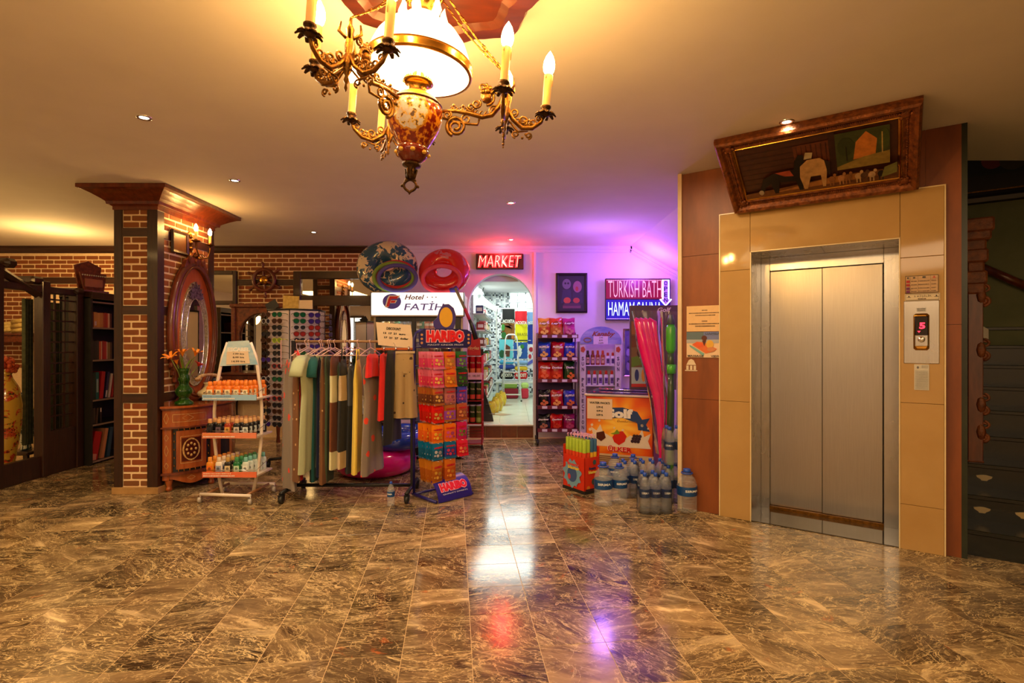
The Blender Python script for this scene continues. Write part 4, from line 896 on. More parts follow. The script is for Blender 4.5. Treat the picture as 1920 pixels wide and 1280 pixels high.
band(.94, .99, .105, .155, HP, R(80), 3).build('apron_block', rosew, cmd); band(.94, .99, .105, .155, R(20), -R(70), 12).build('apron_side', rosew, cmd)
spn = MB()
for i in range(5):
    z = .235 + i * .075
    for a in (R(74), R(30)): p = el(a, .955, z); spn.lathe([(.004, -.009), (.006, 0), (.004, .009)], 6, c=p)
for i in range(6):
    a = R(68 - 7 * i)
    for z in (.188, .572): spn.lathe([(.003, -.012), (.006, 0), (.003, .012)], 6, c=el(a, .965, z))
q = spn.build('turned_spindles', gold, cmd); q['kind'] = 'stuff'
inl = MB(); ind = MB()
def onf(a, z, k=.978): return Vector(el(a, k, z))
def ribbon(a0, z0, a1, z1, w=.004, mb=inl, k=.980):
    n = 6
    for i in range(n):
        p, r_ = onf(a0 + (a1 - a0) * i / n, z0 + (z1 - z0) * i / n, k), onf(a0 + (a1 - a0) * (i + 1) / n, z0 + (z1 - z0) * (i + 1) / n, k)
        d = (r_ - p); up = Vector((0, 0, 1)) if abs(d.z) < .5 * d.length + 1e-9 else Vector((d.y or 1, -d.x, 0)).normalized()
        if abs(d.z) >= .5 * d.length: up = (onf(a0 - .02, z0, k) - onf(a0 + .02, z0, k)).normalized()
        mb.add([p - up * w / 2, r_ - up * w / 2, r_ + up * w / 2, p + up * w / 2], [(0, 1, 2, 3)])
A0, A1 = R(64), R(40)
for k in range(8):
    a = A0 + (A1 - A0) * k / 8; a2 = A0 + (A1 - A0) * (k + 1) / 8
    ind.add([onf(a, .27, .978), onf(a2, .27, .978), onf(a2, .49, .978), onf(a, .49, .978)], [(0, 1, 2, 3)])
for z in (.255, .505): ribbon(A0 + .02, z, A1 - .02, z)
for a in (A0 + .02, A1 - .02): ribbon(a, .255, a, .505)
ac, zc_ = (A0 + A1) / 2, .38
for i in range(16):
    t = 2 * PI * i / 16; t2 = 2 * PI * (i + 1) / 16; ra, rz_ = R(10), .10
    ribbon(ac + ra * math.cos(t), zc_ + rz_ * math.sin(t), ac + ra * math.cos(t2), zc_ + rz_ * math.sin(t2), .014, k=.982)
for i in range(8):
    t = PI * i / 4; pc = onf(ac + R(5.5) * math.cos(t), zc_ + .055 * math.sin(t), .984); inl.ell(pc, (.012, .012, .014), 6)
inl.ell(onf(ac, zc_, .984), (.012, .012, .014), 6)
for (a, z, sa, sz) in ((R(84), .68, R(3.5), .05), (R(56), .68, R(7), .028), (R(84), .50, R(3), .03), (R(84), .38, R(3), .05), (R(84), .24, R(3), .03), (R(52), .115, R(5), .02), (R(20), .4, R(3), .05)):
    kk = .992 if z > .6 else .988
    ribbon(a - sa, z, a, z + sz, .004, k=kk); ribbon(a, z + sz, a + sa, z, .004, k=kk); ribbon(a + sa, z, a, z - sz, .004, k=kk); ribbon(a, z - sz, a - sa, z, .004, k=kk)
for z in (.645, .715): ribbon(R(75), z, R(34), z, .004, k=.994)
for a in (R(75), R(34)): ribbon(a, .645, a, .715, .004, k=.994)
ind.build('dark_inlay', inlayd, cmd); inl = inl.build('pearl_inlay', inlay, cmd); inl['kind'] = 'stuff'
for a in (R(84), R(24), -R(24), -R(84)):
    p = el(a, .90)
    MB().lathe([(.018, 0), (.030, .012), (.026, .03), (.020, .04), (.026, .06), (.036, .10), (.034, .12), (.022, .135), (.03, .15), (.03, .165)], 14, c=p).build('foot', rosew, cmd)
crs = MB().prism([(-.20, .795), (-.18, .84), (-.12, .87), (-.08, .93), (0, .95), (.08, .93), (.12, .87), (.18, .84), (.20, .795)], -.0, .02, M=Matrix.Translation((.02, -.12, 0)) @ Matrix.Rotation(PI / 2, 4, 'Z')); crs.build('carved_back_rail', carved, cmd)
# vase with lilies
gg = NT('green_glass'); gg.b.inputs['Base Color'].default_value = (*s2l(40, 110, 20), 1); gg.b.inputs['Roughness'].default_value = .05; gg.b.inputs['Transmission Weight'].default_value = .75; gg.b.inputs['IOR'].default_value = 1.3; gg.b.inputs['Coat Weight'].default_value = .5; ggm = gg.m
nz = gg.noise(gg.co('Object'), 20, 3); gg.l(gg.ramp(nz, [(.3, s2l(30, 90, 14)), (.7, s2l(70, 140, 30))]), gg.b.inputs['Base Color'])
vp = Vector((X(345, 5.05), 5.05, .796))
gv = thing('glass_vase', 'green glass vase with rounded bulges on the commode top', 'vase', vp)
MB().lathe([(.001, 0), (.075, .0), (.082, .012), (.075, .03), (.045, .05), (.038, .07), (.062, .095), (.074, .12), (.070, .15), (.045, .18), (.038, .20), (.046, .225), (.052, .245), (.044, .27), (.036, .29), (.042, .315), (.050, .345), (.046, .345), (.034, .30), (.034, .24), (.03, .18), (.05, .12), (.001, .05)], 28).build('glass_body', ggm, gv)
lily = mat('orange_lily_petal', s2l(236, 150, 30), .5, c2=s2l(226, 116, 16), scale=20); stemm = mat('green_stem', s2l(110, 130, 40), .5)
redp = mat('red_petal', s2l(206, 40, 20), .5)
rnd2 = random.Random(5)
def flower(i, lab, tip, pc, m, sz=.055, openn=.8):
    f = thing('lily', lab, 'flower', vp + Vector((0, 0, .15)), 0)
    base = Vector((0, 0, 0)); tip = Vector(tip) - Vector((0, 0, .15))
    MB().tube([base, base.lerp(tip, .5) + Vector((0, 0, .03)), tip], .0035, 5).build('stem', stemm, f)
    dirn = (tip - base).normalized(); sd = dirn.orthogonal().normalized(); sd2 = dirn.cross(sd); mb = MB()
    for q in range(pc):
        a = 2 * PI * q / pc; o_ = sd * math.cos(a) + sd2 * math.sin(a); w_ = (sd * -math.sin(a) + sd2 * math.cos(a))
        p0 = tip; p1 = tip + dirn * sz * .5 + o_ * sz * .35 * openn; p2 = tip + dirn * sz * .8 + o_ * sz * openn; p3 = tip + dirn * sz * .75 + o_ * sz * 1.4 * openn
        mb.add([p0, p1 - w_ * .011, p1 + w_ * .011, p2 - w_ * .012, p2 + w_ * .012, p3, p1 + dirn * -.004, p2 + dirn * -.004], [(0, 6, 1), (0, 2, 6), (1, 6, 7, 3), (6, 2, 4, 7), (3, 7, 5), (7, 4, 5)], 0, True)
    mb.build('petals', m, f)
flower(0, 'open orange lily leaning far left in the green vase', (-.015, -.16, .43), 6, lily, .07, .85)
flower(1, 'upright orange lily in the middle of the green vase', (.0, -.02, .455), 6, lily, .09, .55)
flower(2, 'orange lily at the right of the bunch, its tip turned up', (.10, .0, .455), 6, lily, .09, .6)
flower(3, 'small red flower low at the right of the bunch', (.10, .05, .36), 8, redp, .05, .9)
flower(4, 'half closed orange bud low in front of the bunch', (-.045, -.03, .38), 6, lily, .06, .35)
lf = MB()
for a, L in ((.3, .24), (1.4, .22), (2.5, .26), (3.6, .2), (5, .22)):
    u = Vector((math.cos(a), math.sin(a), 0)); p = [vp + Vector((0, 0, .3)) + u * t * .10 + Vector((0, 0, L * t - .08 * t * t)) for t in (0, .33, .66, 1)]; w_ = Vector((-u.y, u.x, 0))
    lf.add([p[0], p[1] - w_ * .012, p[1] + w_ * .012, p[2] - w_ * .010, p[2] + w_ * .010, p[3]], [(0, 1, 2), (1, 3, 4, 2), (3, 5, 4)], 0, True)
lo = solo(lf, 'lily_leaves', stemm, 'long green leaves around the lilies in the green vase', 'leaves'); lo['kind'] = 'stuff'
# porcelain telephone
tp = Vector((X(391, 5.46), 5.46, .796))
ph_ = thing('rotary_telephone', 'cream porcelain antique telephone with gilt handset beside the green vase', 'telephone', tp, R(62))
pcm = mat('cream_porcelain', s2l(232, 214, 160), .15, c2=s2l(222, 196, 130), coat=.6)
MB().lathe([(.001, .03), (.07, .032), (.098, .05), (.105, .075), (.095, .095), (.06, .115), (.04, .14), (.035, .165), (.05, .18), (.001, .185)], 24).build('body', pcm, ph_)
for a in range(4): t = PI / 4 + a * PI / 2; MB().tube([(.07 * math.cos(t), .07 * math.sin(t), .04), (.10 * math.cos(t), .10 * math.sin(t), .02), (.095 * math.cos(t), .095 * math.sin(t), .0)], [.008, .007, .010], 6).build('foot', gold, ph_)
MB().lathe([(.001, .0), (.035, .002), (.04, .012), (.02, .018), (.001, .018)], 18, M=Matrix.Translation((-.0, -.095, .08)) @ Matrix.Rotation(R(60), 4, 'X')).build('dial', redp, ph_)
MB().tube([(-.115, 0, .235), (-.06, 0, .255), (0, 0, .262), (.06, 0, .255), (.115, 0, .235)], [.016, .017, .014, .017, .016], 8).ell((-.11, 0, .22), (.032, .032, .024), 10).ell((.11, 0, .22), (.032, .032, .024), 10).build('handset', mat('brown_gilt_handset', s2l(150, 96, 50), .25, c2=s2l(222, 190, 130), scale=40), ph_)
MB().lathe([(.001, .0), (.024, .0), (.028, .01), (.02, .03), (.001, .03)], 14, M=Matrix.Translation((.045, -.03, .20)) @ Matrix.Rotation(R(90), 4, 'X')).build('ear_cup', blackp, ph_)
# ================================================================== LEFT ALCOVE: lattice screen, bookcase, vases
LX = -4.86
ls = thing('lattice_screen', 'dark timber lattice screen with heavy posts at the left edge', 'screen', (LX, 5.45, 0))
def lp(mb, name, m=dark): mb.v = [(a - LX, b - 5.45, c) for a, b, c in mb.v]; return mb.build(name, m, ls)
for a, b, z in ((4.90, 5.05, 2.13), (5.47, 5.56, 2.02), (5.90, 5.99, 1.97)): lp(MB().bx(LX - .05, LX + .05, a, b, 0, z, bev=.006), 'post')
lp(MB().bx(LX - .03, LX + .03, 5.56, 5.90, 0, .46, bev=.004), 'lower_panel'); lp(MB().bx(LX - .03, LX + .03, 4.2, 4.95, 0, 2.1, bev=.004), 'side_panel')
lp(MB().bx(LX - .03, LX + .03, 5.05, 5.47, 0, .22, bev=.004), 'lower_panel')
lp(MB().bx(LX - .04, LX + .04, 4.2, 6.0, 1.90, 1.97, bev=.006), 'top_rail')
for i in range(12): lp(MB().bx(LX - .012, LX + .012, 5.56, 5.90, .60 + i * .112, .615 + i * .112), 'lattice_bar')
for y in (5.66, 5.78): lp(MB().bx(LX - .010, LX + .010, y, y + .012, .46, 1.92), 'lattice_bar')
lp(MB().bx(LX - .35, LX + .10, 5.03, 5.13, 2.10, 2.19, bev=.03), 'rafter_end'); lp(MB().bx(LX - .35, LX + .03, 5.38, 5.50, 1.98, 2.06, bev=.02), 'rafter_end'); lp(MB().bx(LX - .30, LX + .08, 5.86, 5.96, 1.92, 1.99, bev=.02), 'rafter_end')
lp(MB().tube([(LX + .01, 4.9, 2.14), (LX + .01, 5.45, 1.88)], .045, 4, sm=False), 'brace')
cur = mat('grey_green_curtain', s2l(86, 92, 64), .9, c2=s2l(60, 66, 44), scale=20)
def curtain(lab, y0, y1, x, z0, z1):
    c = MB().grid(lambda u, v: (x + .03 * math.sin(u * 20), y0 + (y1 - y0) * u, z0 + (z1 - z0) * v), 24, 2); solo(c, 'curtain', cur, lab, 'curtain')
curtain('narrow grey green curtain behind the gap in the lattice screen', 5.62, 5.72, -5.16, .3, 1.85)
curtain('wide grey green curtain behind the lattice bars', 6.02, 6.42, -5.34, .3, 1.85)
# vases
def floral(name, base, cols, sc_, th=.5):
    n = NT(name); v = n.co('Object'); c = n.noise(v, sc_, 3, .6, .6); d = n.noise(v, sc_ * 2.3, 2)
    a = n.mix(n.ramp(c, [(th, (0, 0, 0)), (th + .04, (1, 1, 1))]), base, n.ramp(d, [(.35 + .1 * i, q) for i, q in enumerate(cols)]))
    n.l(a, n.b.inputs['Base Color']); n.b.inputs['Roughness'].default_value = .15; n.b.inputs['Coat Weight'].default_value = .5; return n.m
yv = thing('tall_floor_vase', 'tall yellow floor vase with red peonies behind the lattice screen', 'vase', (-5.17, 5.42, 0))
MB().lathe([(.001, .0), (.09, 0), (.095, .03), (.085, .10), (.11, .30), (.145, .55), (.15, .75), (.125, .92), (.075, 1.02), (.065, 1.06), (.085, 1.10), (.07, 1.10), (.05, 1.05), (.001, .9)], 28).build('vase_body', floral('yellow_floral_glaze', s2l(206, 164, 60), [s2l(40, 60, 30), s2l(180, 60, 30), s2l(214, 90, 50), s2l(90, 40, 30)], 12, .52), yv)
fl = thing('dried_flower_ball', 'round bunch of orange and red dried flowers atop the tall yellow vase', 'flowers', (-5.17, 5.42, 1.10))
mb = MB()
for i in range(60):
    a, t = rnd2.uniform(0, 2 * PI), rnd2.uniform(0, PI * .62); mb.ell((.10 * math.sin(t) * math.cos(a), .10 * math.sin(t) * math.sin(a), .03 + .10 * math.cos(t)), rnd2.uniform(.018, .03), 6)
q = mb.build('blooms', mat('dried_blooms', s2l(196, 90, 30), .7, c2=s2l(150, 30, 16), scale=20), fl); q['kind'] = 'stuff'
bs = thing('vase_stand', 'low dark wooden stand under the blue and white vase', 'stand', (-5.42, 5.95, 0))
MB().box((0, 0, .17), (.26, .26, .04), bev=.01).build('top', dark, bs)
for sx in (-1, 1):
    for sy in (-1, 1): MB().box((sx * .10, sy * .10, .075), (.03, .03, .15)).build('leg', dark, bs)
bv = thing('blue_white_vase', 'blue and white porcelain vase with yellow collar on a low dark stand', 'vase', (-5.42, 5.95, .19))
MB().lathe([(.001, 0), (.05, 0), (.055, .02), (.045, .05), (.06, .12), (.085, .25), (.09, .36), (.08, .44), (.05, .48), (.045, .52), (.055, .60), (.065, .64), (.055, .64), (.04, .55), (.001, .5)], 26).build('vase_body', floral('blue_white_glaze', s2l(206, 212, 200), [s2l(30, 44, 90), s2l(40, 50, 100), s2l(60, 90, 60), s2l(30, 40, 80)], 16, .5), bv)
MB().torus((0, 0, .455), .068, .012, 26, 8, ax='Z').build('yellow_collar', mat('yellow_glaze_collar', s2l(220, 180, 90), .2), bv)
# display shelf on the back wall behind the screen
sh_ = thing('wall_shelf', 'long brown wall shelf in front of the lower brick wall at far left', 'shelf', (-6.9, YB - .16, 1.51))
MB().bx(-.75, .75, -.15, .155, -.12, -.02, bev=.01).build('carved_apron', carved, sh_); MB().bx(-.78, .78, -.17, .155, -.02, .01, bev=.005).build('board', redwood, sh_)
par = mat('parchment', s2l(230, 206, 130), .7, c2=s2l(200, 168, 90), scale=30)
for i, (px, w_, h_, lab) in enumerate(((8, .2, .13, 'pale parchment book leaning at the left end of the wall shelf'), (34, .16, .20, 'rolled parchment sheets standing behind the curtain on the wall shelf'), (88, .14, .26, 'stack of yellow parchment sheets seen between the lattice posts'))):
    b = thing('parchment_roll', lab, 'parchment', (X(px, 7.6), 7.6, 1.52))
    for q in range(3): MB().tube([(-w_ / 2, 0, .03 + q * h_ / 3), (w_ / 2, .0, .035 + q * h_ / 3 + .02)], .03, 8).build('roll', par, b)
# bookcase
BX = -4.74
bc = thing('bookcase', 'black open bookcase with grey shelf edges behind the brick column', 'bookcase', (BX, 6.43, 0))
def bp(mb, name, m): mb.v = [(a - BX, b - 6.43, c) for a, b, c in mb.v]; return mb.build(name, m, bc)
bk = mat('black_stained_wood', (.010, .009, .008), .5, c2=(.018, .015, .012)); ge = mat('grey_shelf_edge', s2l(150, 130, 110), .4)
bp(MB().bx(BX - .34, BX, 6.0, 6.03, 0, 1.90), 'side', bk); bp(MB().bx(BX - .34, BX, 6.90, 6.93, 0, 1.90), 'side', bk); bp(MB().bx(BX - .35, BX - .33, 6.0, 6.93, 0, 1.90), 'back', bk)
bp(MB().bx(BX - .36, BX + .02, 6.0, 6.95, 1.88, 1.96, bev=.006), 'top', dark)
SHZ = [1.56, 1.19, .735, .455, .04]
for z in [1.855] + SHZ:
    bp(MB().bx(BX - .33, BX - .01, 6.03, 6.90, z - .018, z), 'shelf', bk); bp(MB().bx(BX - .01, BX, 6.03, 6.90, z - .018, z), 'shelf_edge', ge)
pg = mat('book_pages', s2l(214, 190, 150), .8)
def book(y, z, w, h, col, lab, lean=0, d=.2, grp='books in the black bookcase', tape=None, sx=0):
    b = MB(); cv = flat(s2l(*col), .5)
    b.bx(-d, 0, 0, .003, 0, h, 0).bx(-d, 0, w - .003, w, 0, h, 0).bx(-.003, .001, 0, w, 0, h, 0).bx(-d + .004, -.003, .003, w - .003, .003, h - .004, 1)
    ms = [cv, pg]
    if tape: b.bx(.0012, .0018, w * .2, w * .8, h * tape[0], h * tape[1], 2); ms.append(flat(s2l(*tape[2]), .5))
    o = solo(b, 'book', ms, lab, 'book', (BX - .04 - sx, y, z), (R(lean), 0, 0), grp); return o
def row(z, items, y=6.04, tier=''):
    for it in items:
        if isinstance(it, (int, float)): y += it; continue
        w, h, c, desc = it[:4]; kw = it[4] if len(it) > 4 else {}
        book(y, z, w, h, c, '%s on the %s bookcase shelf' % (desc, tier), **kw)
        y += w + .0015 + abs(math.sin(R(kw.get('lean', 0)))) * h * .12
LBL = dict(tape=(.12, .4, (230, 220, 200)))
row(SHZ[0], [(.030, .17, (60, 24, 18), 'dark maroon book'), (.022, .172, (120, 40, 24), 'brick red narrow book'), (.05, .175, (214, 160, 70), 'tan book with white label', LBL), (.045, .17, (222, 168, 76), 'wide plain tan book'), (.04, .172, (206, 150, 66), 'tan book with darker spots'), (.018, .17, (190, 90, 40), 'thin orange book'), (.03, .176, (176, 60, 30), 'rust red book'), (.02, .17, (200, 70, 36), 'narrow red orange book'), (.028, .172, (226, 190, 130), 'cream book at the right end'), (.03, .17, (90, 40, 24), 'brown book hidden behind the column edge')], tier='top')
row(SHZ[1], [(.012, .26, (226, 214, 196), 'thin tall white book'), (.04, .22, (40, 44, 34), 'charcoal book, first of the dark set'), (.04, .215, (34, 38, 30), 'dark green grey book, second of the dark set'), (.035, .22, (48, 46, 34), 'olive black book, third of the dark set'), (.03, .21, (206, 96, 50), 'orange red book'), (.012, .21, (230, 210, 170), 'thin cream book'), (.03, .215, (170, 30, 24), 'deep red book'), (.035, .21, (190, 44, 34), 'bright red book'), (.014, .205, (224, 200, 170), 'thin pale book with picture'), (.04, .20, (140, 120, 60), 'olive book at the right end'), (.03, .2, (80, 60, 30), 'brown book beside the olive one')], tier='second')
row(SHZ[2], [(.010, .26, (196, 180, 130), 'thin cream leaning booklet', dict(lean=-4)), .02, (.05, .31, (18, 50, 34), 'dark green tall book'), (.045, .31, (20, 110, 100), 'teal book with white lettering', dict(tape=(.25, .75, (150, 190, 180)))), .005, (.055, .32, (190, 16, 24), 'scarlet tall book', dict(lean=-7)), .02, (.035, .31, (40, 40, 90), 'navy leaning book with white title', dict(lean=-9, tape=(.04, .3, (220, 220, 220)))), .01, (.03, .29, (210, 200, 190), 'white and blue leaning book', dict(lean=-10)), .01, (.03, .28, (170, 30, 26), 'small red leaning book', dict(lean=-8)), (.04, .29, (50, 40, 40), 'grey brown book at the right end')], tier='third')
row(SHZ[3], [(.016, .17, (150, 140, 120), 'thin grey book'), (.03, .18, (40, 40, 34), 'black book at the left end'), (.03, .185, (60, 56, 44), 'dark olive book'), (.03, .18, (74, 56, 40), 'brown book in the row', dict(lean=-6)), .03, (.03, .18, (34, 24, 28), 'dark book with white top label', dict(tape=(.7, .95, (220, 200, 190))))], tier='fourth')
row(SHZ[4], [(.10, .34, (190, 12, 20), 'big glossy red binder', dict(lean=-13, tape=(.03, .25, (222, 150, 130)))), .05, (.045, .35, (206, 140, 96), 'tan folder leaning on the red binder', dict(lean=-12)), .03, (.05, .35, (30, 70, 100), 'blue folder behind the tan one', dict(lean=-10))], tier='bottom')
orn = thing('inlaid_cradle', 'small carved wooden cradle with white beads on top of the bookcase', 'ornament', (BX - .10, 6.12, 1.96), R(75))
MB().bx(-.16, .16, -.08, .08, 0, .02, bev=.004).build('base', redwood, orn)
MB().prism([(-.10, .02), (.12, .02), (.15, .22), (-.15, .22)], -.05, -.03).build('front_panel', carved, orn)
MB().prism([(-.10, .02), (.12, .02), (.15, .30), (.0, .36), (-.15, .30)], .03, .05).build('back_panel', carved, orn)
MB().bx(-.10, .10, -.058, -.05, .06, .15).build('brass_plate', mat('dull_gold_plate', s2l(150, 120, 60), .4, .5), orn)
q = MB()
for i in range(11): q.ell((-.125 + i * .025, -.058, .19), .009, 6)
q = q.build('beads', mat('pearl_beads', s2l(220, 216, 190), .3), orn); q['kind'] = 'stuff'
# ================================================================== SUN CREAM PRICE STAND
SXc, SYc = -2.455, 4.78
ps = thing('display_stand', 'white curved metal display stand on castors topped by a price card', 'display stand', (SXc, SYc, 0))
def pxs(px, y=0): return X(px, SYc + y) - SXc
def pz(py, y=0): return Z(py, SYc + y)
wm = mat('white_powder_coat', s2l(236, 222, 206), .35, c2=s2l(228, 212, 196))
MB().tube([(pxs(417), 0, pz(925)), (pxs(408), 0, pz(880)), (pxs(402), 0, pz(820)), (pxs(402), 0, pz(770)), (pxs(406), 0, pz(725)), (pxs(417), 0, pz(670)), (pxs(427), 0, pz(642))], .012, 8, flat=1.3).build('side_pole', wm, ps)
MB().tube([(pxs(474), 0, pz(925)), (pxs(484), 0, pz(880)), (pxs(490), 0, pz(820)), (pxs(491), 0, pz(770)), (pxs(488), 0, pz(725)), (pxs(480), 0, pz(670)), (pxs(470), 0, pz(642))], .012, 8, flat=1.3).build('side_pole', wm, ps)
fr = MB(); A, B, C_, D_ = (-.24, -.17, .075), (.22, -.22, .075), (.25, .17, .075), (-.22, .19, .075)
MB().tube([A, B], .014, 8).build('base_rail', wm, ps); MB().tube([D_, C_], .014, 8).build('base_rail', wm, ps)
for a, b in ((A, D_), (B, C_)): MB().tube([(a[0] * .8, a[1], .075), (b[0] * .8, b[1], .075)], .012, 8).build('base_rail', mat('tan_reflecting_rail', s2l(170, 120, 80), .3, .3), ps)
def castor(parent, p, r=.028, m=chrome, tm=None, z=.075):
    c = MB().tube([(p[0], p[1], z), (p[0], p[1], r * 1.9)], .006, 6)
    for s_ in (-1, 1): c.bx(p[0] + s_ * r * .55 - .002, p[0] + s_ * r * .55 + .002, p[1] - r * .6, p[1] + r * .6, r * .6, r * 2)
    c.bx(p[0] - r * .6, p[0] + r * .6, p[1] - r * .6, p[1] + r * .6, r * 1.95, r * 2.1)
    o = c.build('castor', m, parent)
    MB().lathe([(.001, -r * .4), (r, -r * .4), (r, r * .4), (.001, r * .4)], 16, M=Matrix.Translation((p[0], p[1], r)) @ Matrix.Rotation(PI / 2, 4, 'Y')).build('wheel', tm or mat('clear_grey_wheel', s2l(190, 180, 170), .2), o)
for p in (A, B, C_, D_): castor(ps, p)
hd = [(pxs(430), pz(640)), (pxs(468), pz(638)), (pxs(485), pz(683)), (pxs(414), pz(686))]
skyb = flat(s2l(150, 190, 214)); hdr = MB().prism(hd, -.02, -.014); hdr.build('header_board', mat('sky_blue_print', s2l(140, 184, 212), .4, c2=s2l(210, 226, 226), scale=4, stretch=(1, 1, 3)), ps)
MB().txt('ESCABEL', .1, (pxs(450), -.022, pz(655)), w=.20, h=.036, bold=.006).txt('SUN', .1, (pxs(449), -.022, pz(662.5)), w=.07, h=.016).build('lettering', flat(s2l(240, 236, 230)), ps)
MB().prism([(pxs(428), pz(659)), (pxs(468), pz(658)), (pxs(471), pz(681)), (pxs(427), pz(683))], -.026, -.023).build('price_card', paper, ps)
MB().txt('7.99 lira', .1, (pxs(450), -.028, pz(663)), w=.10, h=.014).txt('8.99 lira', .1, (pxs(450), -.028, pz(669.5)), w=.10, h=.014).txt('14.99 lira', .1, (pxs(450), -.028, pz(677)), w=.12, h=.016).build('lettering', ink, ps)
clr = mat('pale_tray_plastic', s2l(222, 214, 206), .3)
def sbottle(body, cap, lab, w=.064, h=.13, spray=True, d=.03):
    b = MB().lathe([(.001, 0), (.9, 0), (1, .03), (1, .62), (.85, .70), (.5, .745)], 14, 0, M=Matrix.Diagonal((w / 2, d / 2, h, 1)))
    b.lathe([(.55, .74), (.62, .76), (.56, .97), (.45, 1), (.001, 1)], 12, 1, M=Matrix.Diagonal((w / 2, d / 2 * 1.3, h, 1)))
    b.bx(-w * .34, w * .34, -d / 2 - .0012, -d / 2 + .006, h * .12, h * .52, 2)
    b.prism(ngon(10, w * .2, w * .2, 0, h * .36), -d / 2 - .0022, -d / 2, 3)
    return b.mesh('bottle', [flat(s2l(*body), .3), flat(s2l(*cap), .35), flat(s2l(*lab), .4), flat(mul(s2l(*lab), .3), .4)])
tiers = [(.905, [((232, 120, 30), (236, 130, 40), (240, 220, 180))] * 5, .145, 'orange spray sun lotion', 'top'),
         (.575, [((20, 18, 20), (214, 160, 110), (40, 40, 50)), ((20, 18, 20), (214, 160, 110), (110, 90, 110)), ((160, 50, 24), (220, 160, 110), (220, 160, 80)), ((20, 18, 24), (220, 170, 120), (200, 190, 180)), ((20, 18, 20), (226, 180, 130), (210, 220, 220))], .15, None, 'middle'),
         (.235, [((226, 140, 30), (230, 150, 60), (230, 110, 20)), ((236, 226, 214), (226, 206, 180), (150, 160, 190)), ((30, 24, 20), (190, 150, 80), (220, 200, 160)), ((20, 110, 60), (60, 140, 90), (190, 220, 190)), ((206, 220, 216), (120, 190, 186), (230, 236, 236))], .155, None, 'bottom')]
names = {'middle': ['leftmost black oil bottle with tan cap', 'black tanning oil bottle with grey label', 'copper red tanning oil bottle', 'black tanning oil bottle with pale label', 'black tanning oil bottle at the right'], 'bottom': ['orange lotion tube', 'white lotion bottle', 'black lotion bottle with gold cap', 'green lotion bottle', 'white lotion bottle with aqua cap'],
         'top': ['orange spray bottle, first column', 'orange spray bottle, second column', 'orange spray bottle, third column', 'orange spray bottle, fourth column', 'orange spray bottle, fifth column']}
strips = [((150, 190, 220), (120, 150, 190)), ((226, 130, 96), (230, 150, 60)), ((226, 110, 70), (240, 200, 170))]
for (zt_, specs, bh, _, tn), (c1, c2) in zip(tiers, strips):
    MB().bx(-.235, .235, -.14, .16, zt_ - .02, zt_ - .006).build('shelf', wm, ps)
    MB().bx(-.235, .235, -.150, -.140, zt_ - .022, zt_ + .026).build('shelf_strip', flat(s2l(*c1)), ps)
    art('shelf_strip_print', [('l', .02, .62, .7, .85, 14, c2), ('l', .02, .2, .78, .42, 22, (240, 230, 220))], .36, .046, ps, -.151, None, c=(-.05, zt_ + .002))
    MB().tube([(-.23, .15, zt_ + .10), (-.23, -.14, zt_ + .04), (.23, -.14, zt_ + .04), (.23, .15, zt_ + .10)], .003, 5).build('guard_wire', chrome, ps)
    for k, (bo, ca, la) in enumerate(specs):
        me = sbottle(bo, ca, la, h=bh)
        for q in range(5):
            link_ = link('sun_lotion_bottle', me, None, (SXc - .185 + k * .078 + q * .012, SYc - .115 + q * .055, zt_ - .0055), (0, 0, R(rnd.uniform(-8, 8))))
            tag(link_, '%s, %s row, %s shelf of white stand' % (names[tn][k], ('front', 'second', 'third', 'fourth', 'rear')[q], tn), 'bottle', 'sun lotion bottles on the white stand')
# ================================================================== SUNGLASSES TOWER
gx, gy = X(557, 6.1), 6.1
gt = thing('sunglasses_tower', 'six sided white sunglasses tower on black castors behind the clothes rail', 'display stand', (gx, gy, 0), 0)
GR = .315; va = [R(8 + 60 * i) for i in range(6)]
vtx = [(GR * math.sin(a), -GR * math.cos(a)) for a in va]
pan = mat('white_tower_panel', s2l(228, 214, 214), .4, c2=s2l(216, 200, 204), scale=3)  # plain white panels, no glow of their own
ztop, zbot = Z(580, 6.1 - .3), Z(800, 6.1 - .3)
mb = MB(); mb.add([(a, b, zbot) for a, b in vtx] + [(a, b, ztop) for a, b in vtx], [(i, (i + 1) % 6, (i + 1) % 6 + 6, i + 6) for i in range(6)] + [tuple(reversed(range(6))), tuple(range(6, 12))]); mb.build('panel_body', pan, gt)
MB().lathe([(.001, ztop + .012), (GR + .01, ztop + .012), (GR + .012, ztop - .006), (GR - .02, ztop - .006)], 6, M=Matrix.Rotation(R(8 - 90), 4, 'Z')).build('top_cap', blackm, gt)
for a, b in vtx: MB().tube([(a * 1.005, b * 1.005, zbot), (a * 1.005, b * 1.005, ztop)], .006, 5).build('corner_post', blackm, gt)
MB().tube([(0, 0, .07), (0, 0, zbot)], .03, 10).build('pole', blackm, gt)
for i in range(4):
    a = R(30 + 90 * i); e = (.30 * math.cos(a), .30 * math.sin(a)); MB().tube([(0, 0, .09), (e[0], e[1], .08)], .016, 6).build('base_leg', blackm, gt); castor(gt, e, .03, blackm, blackp, .08)
MB().bx(-.30, -.02, -.10, -.095, ztop + .012, ztop + .03).build('rim_rail', chrome, gt)
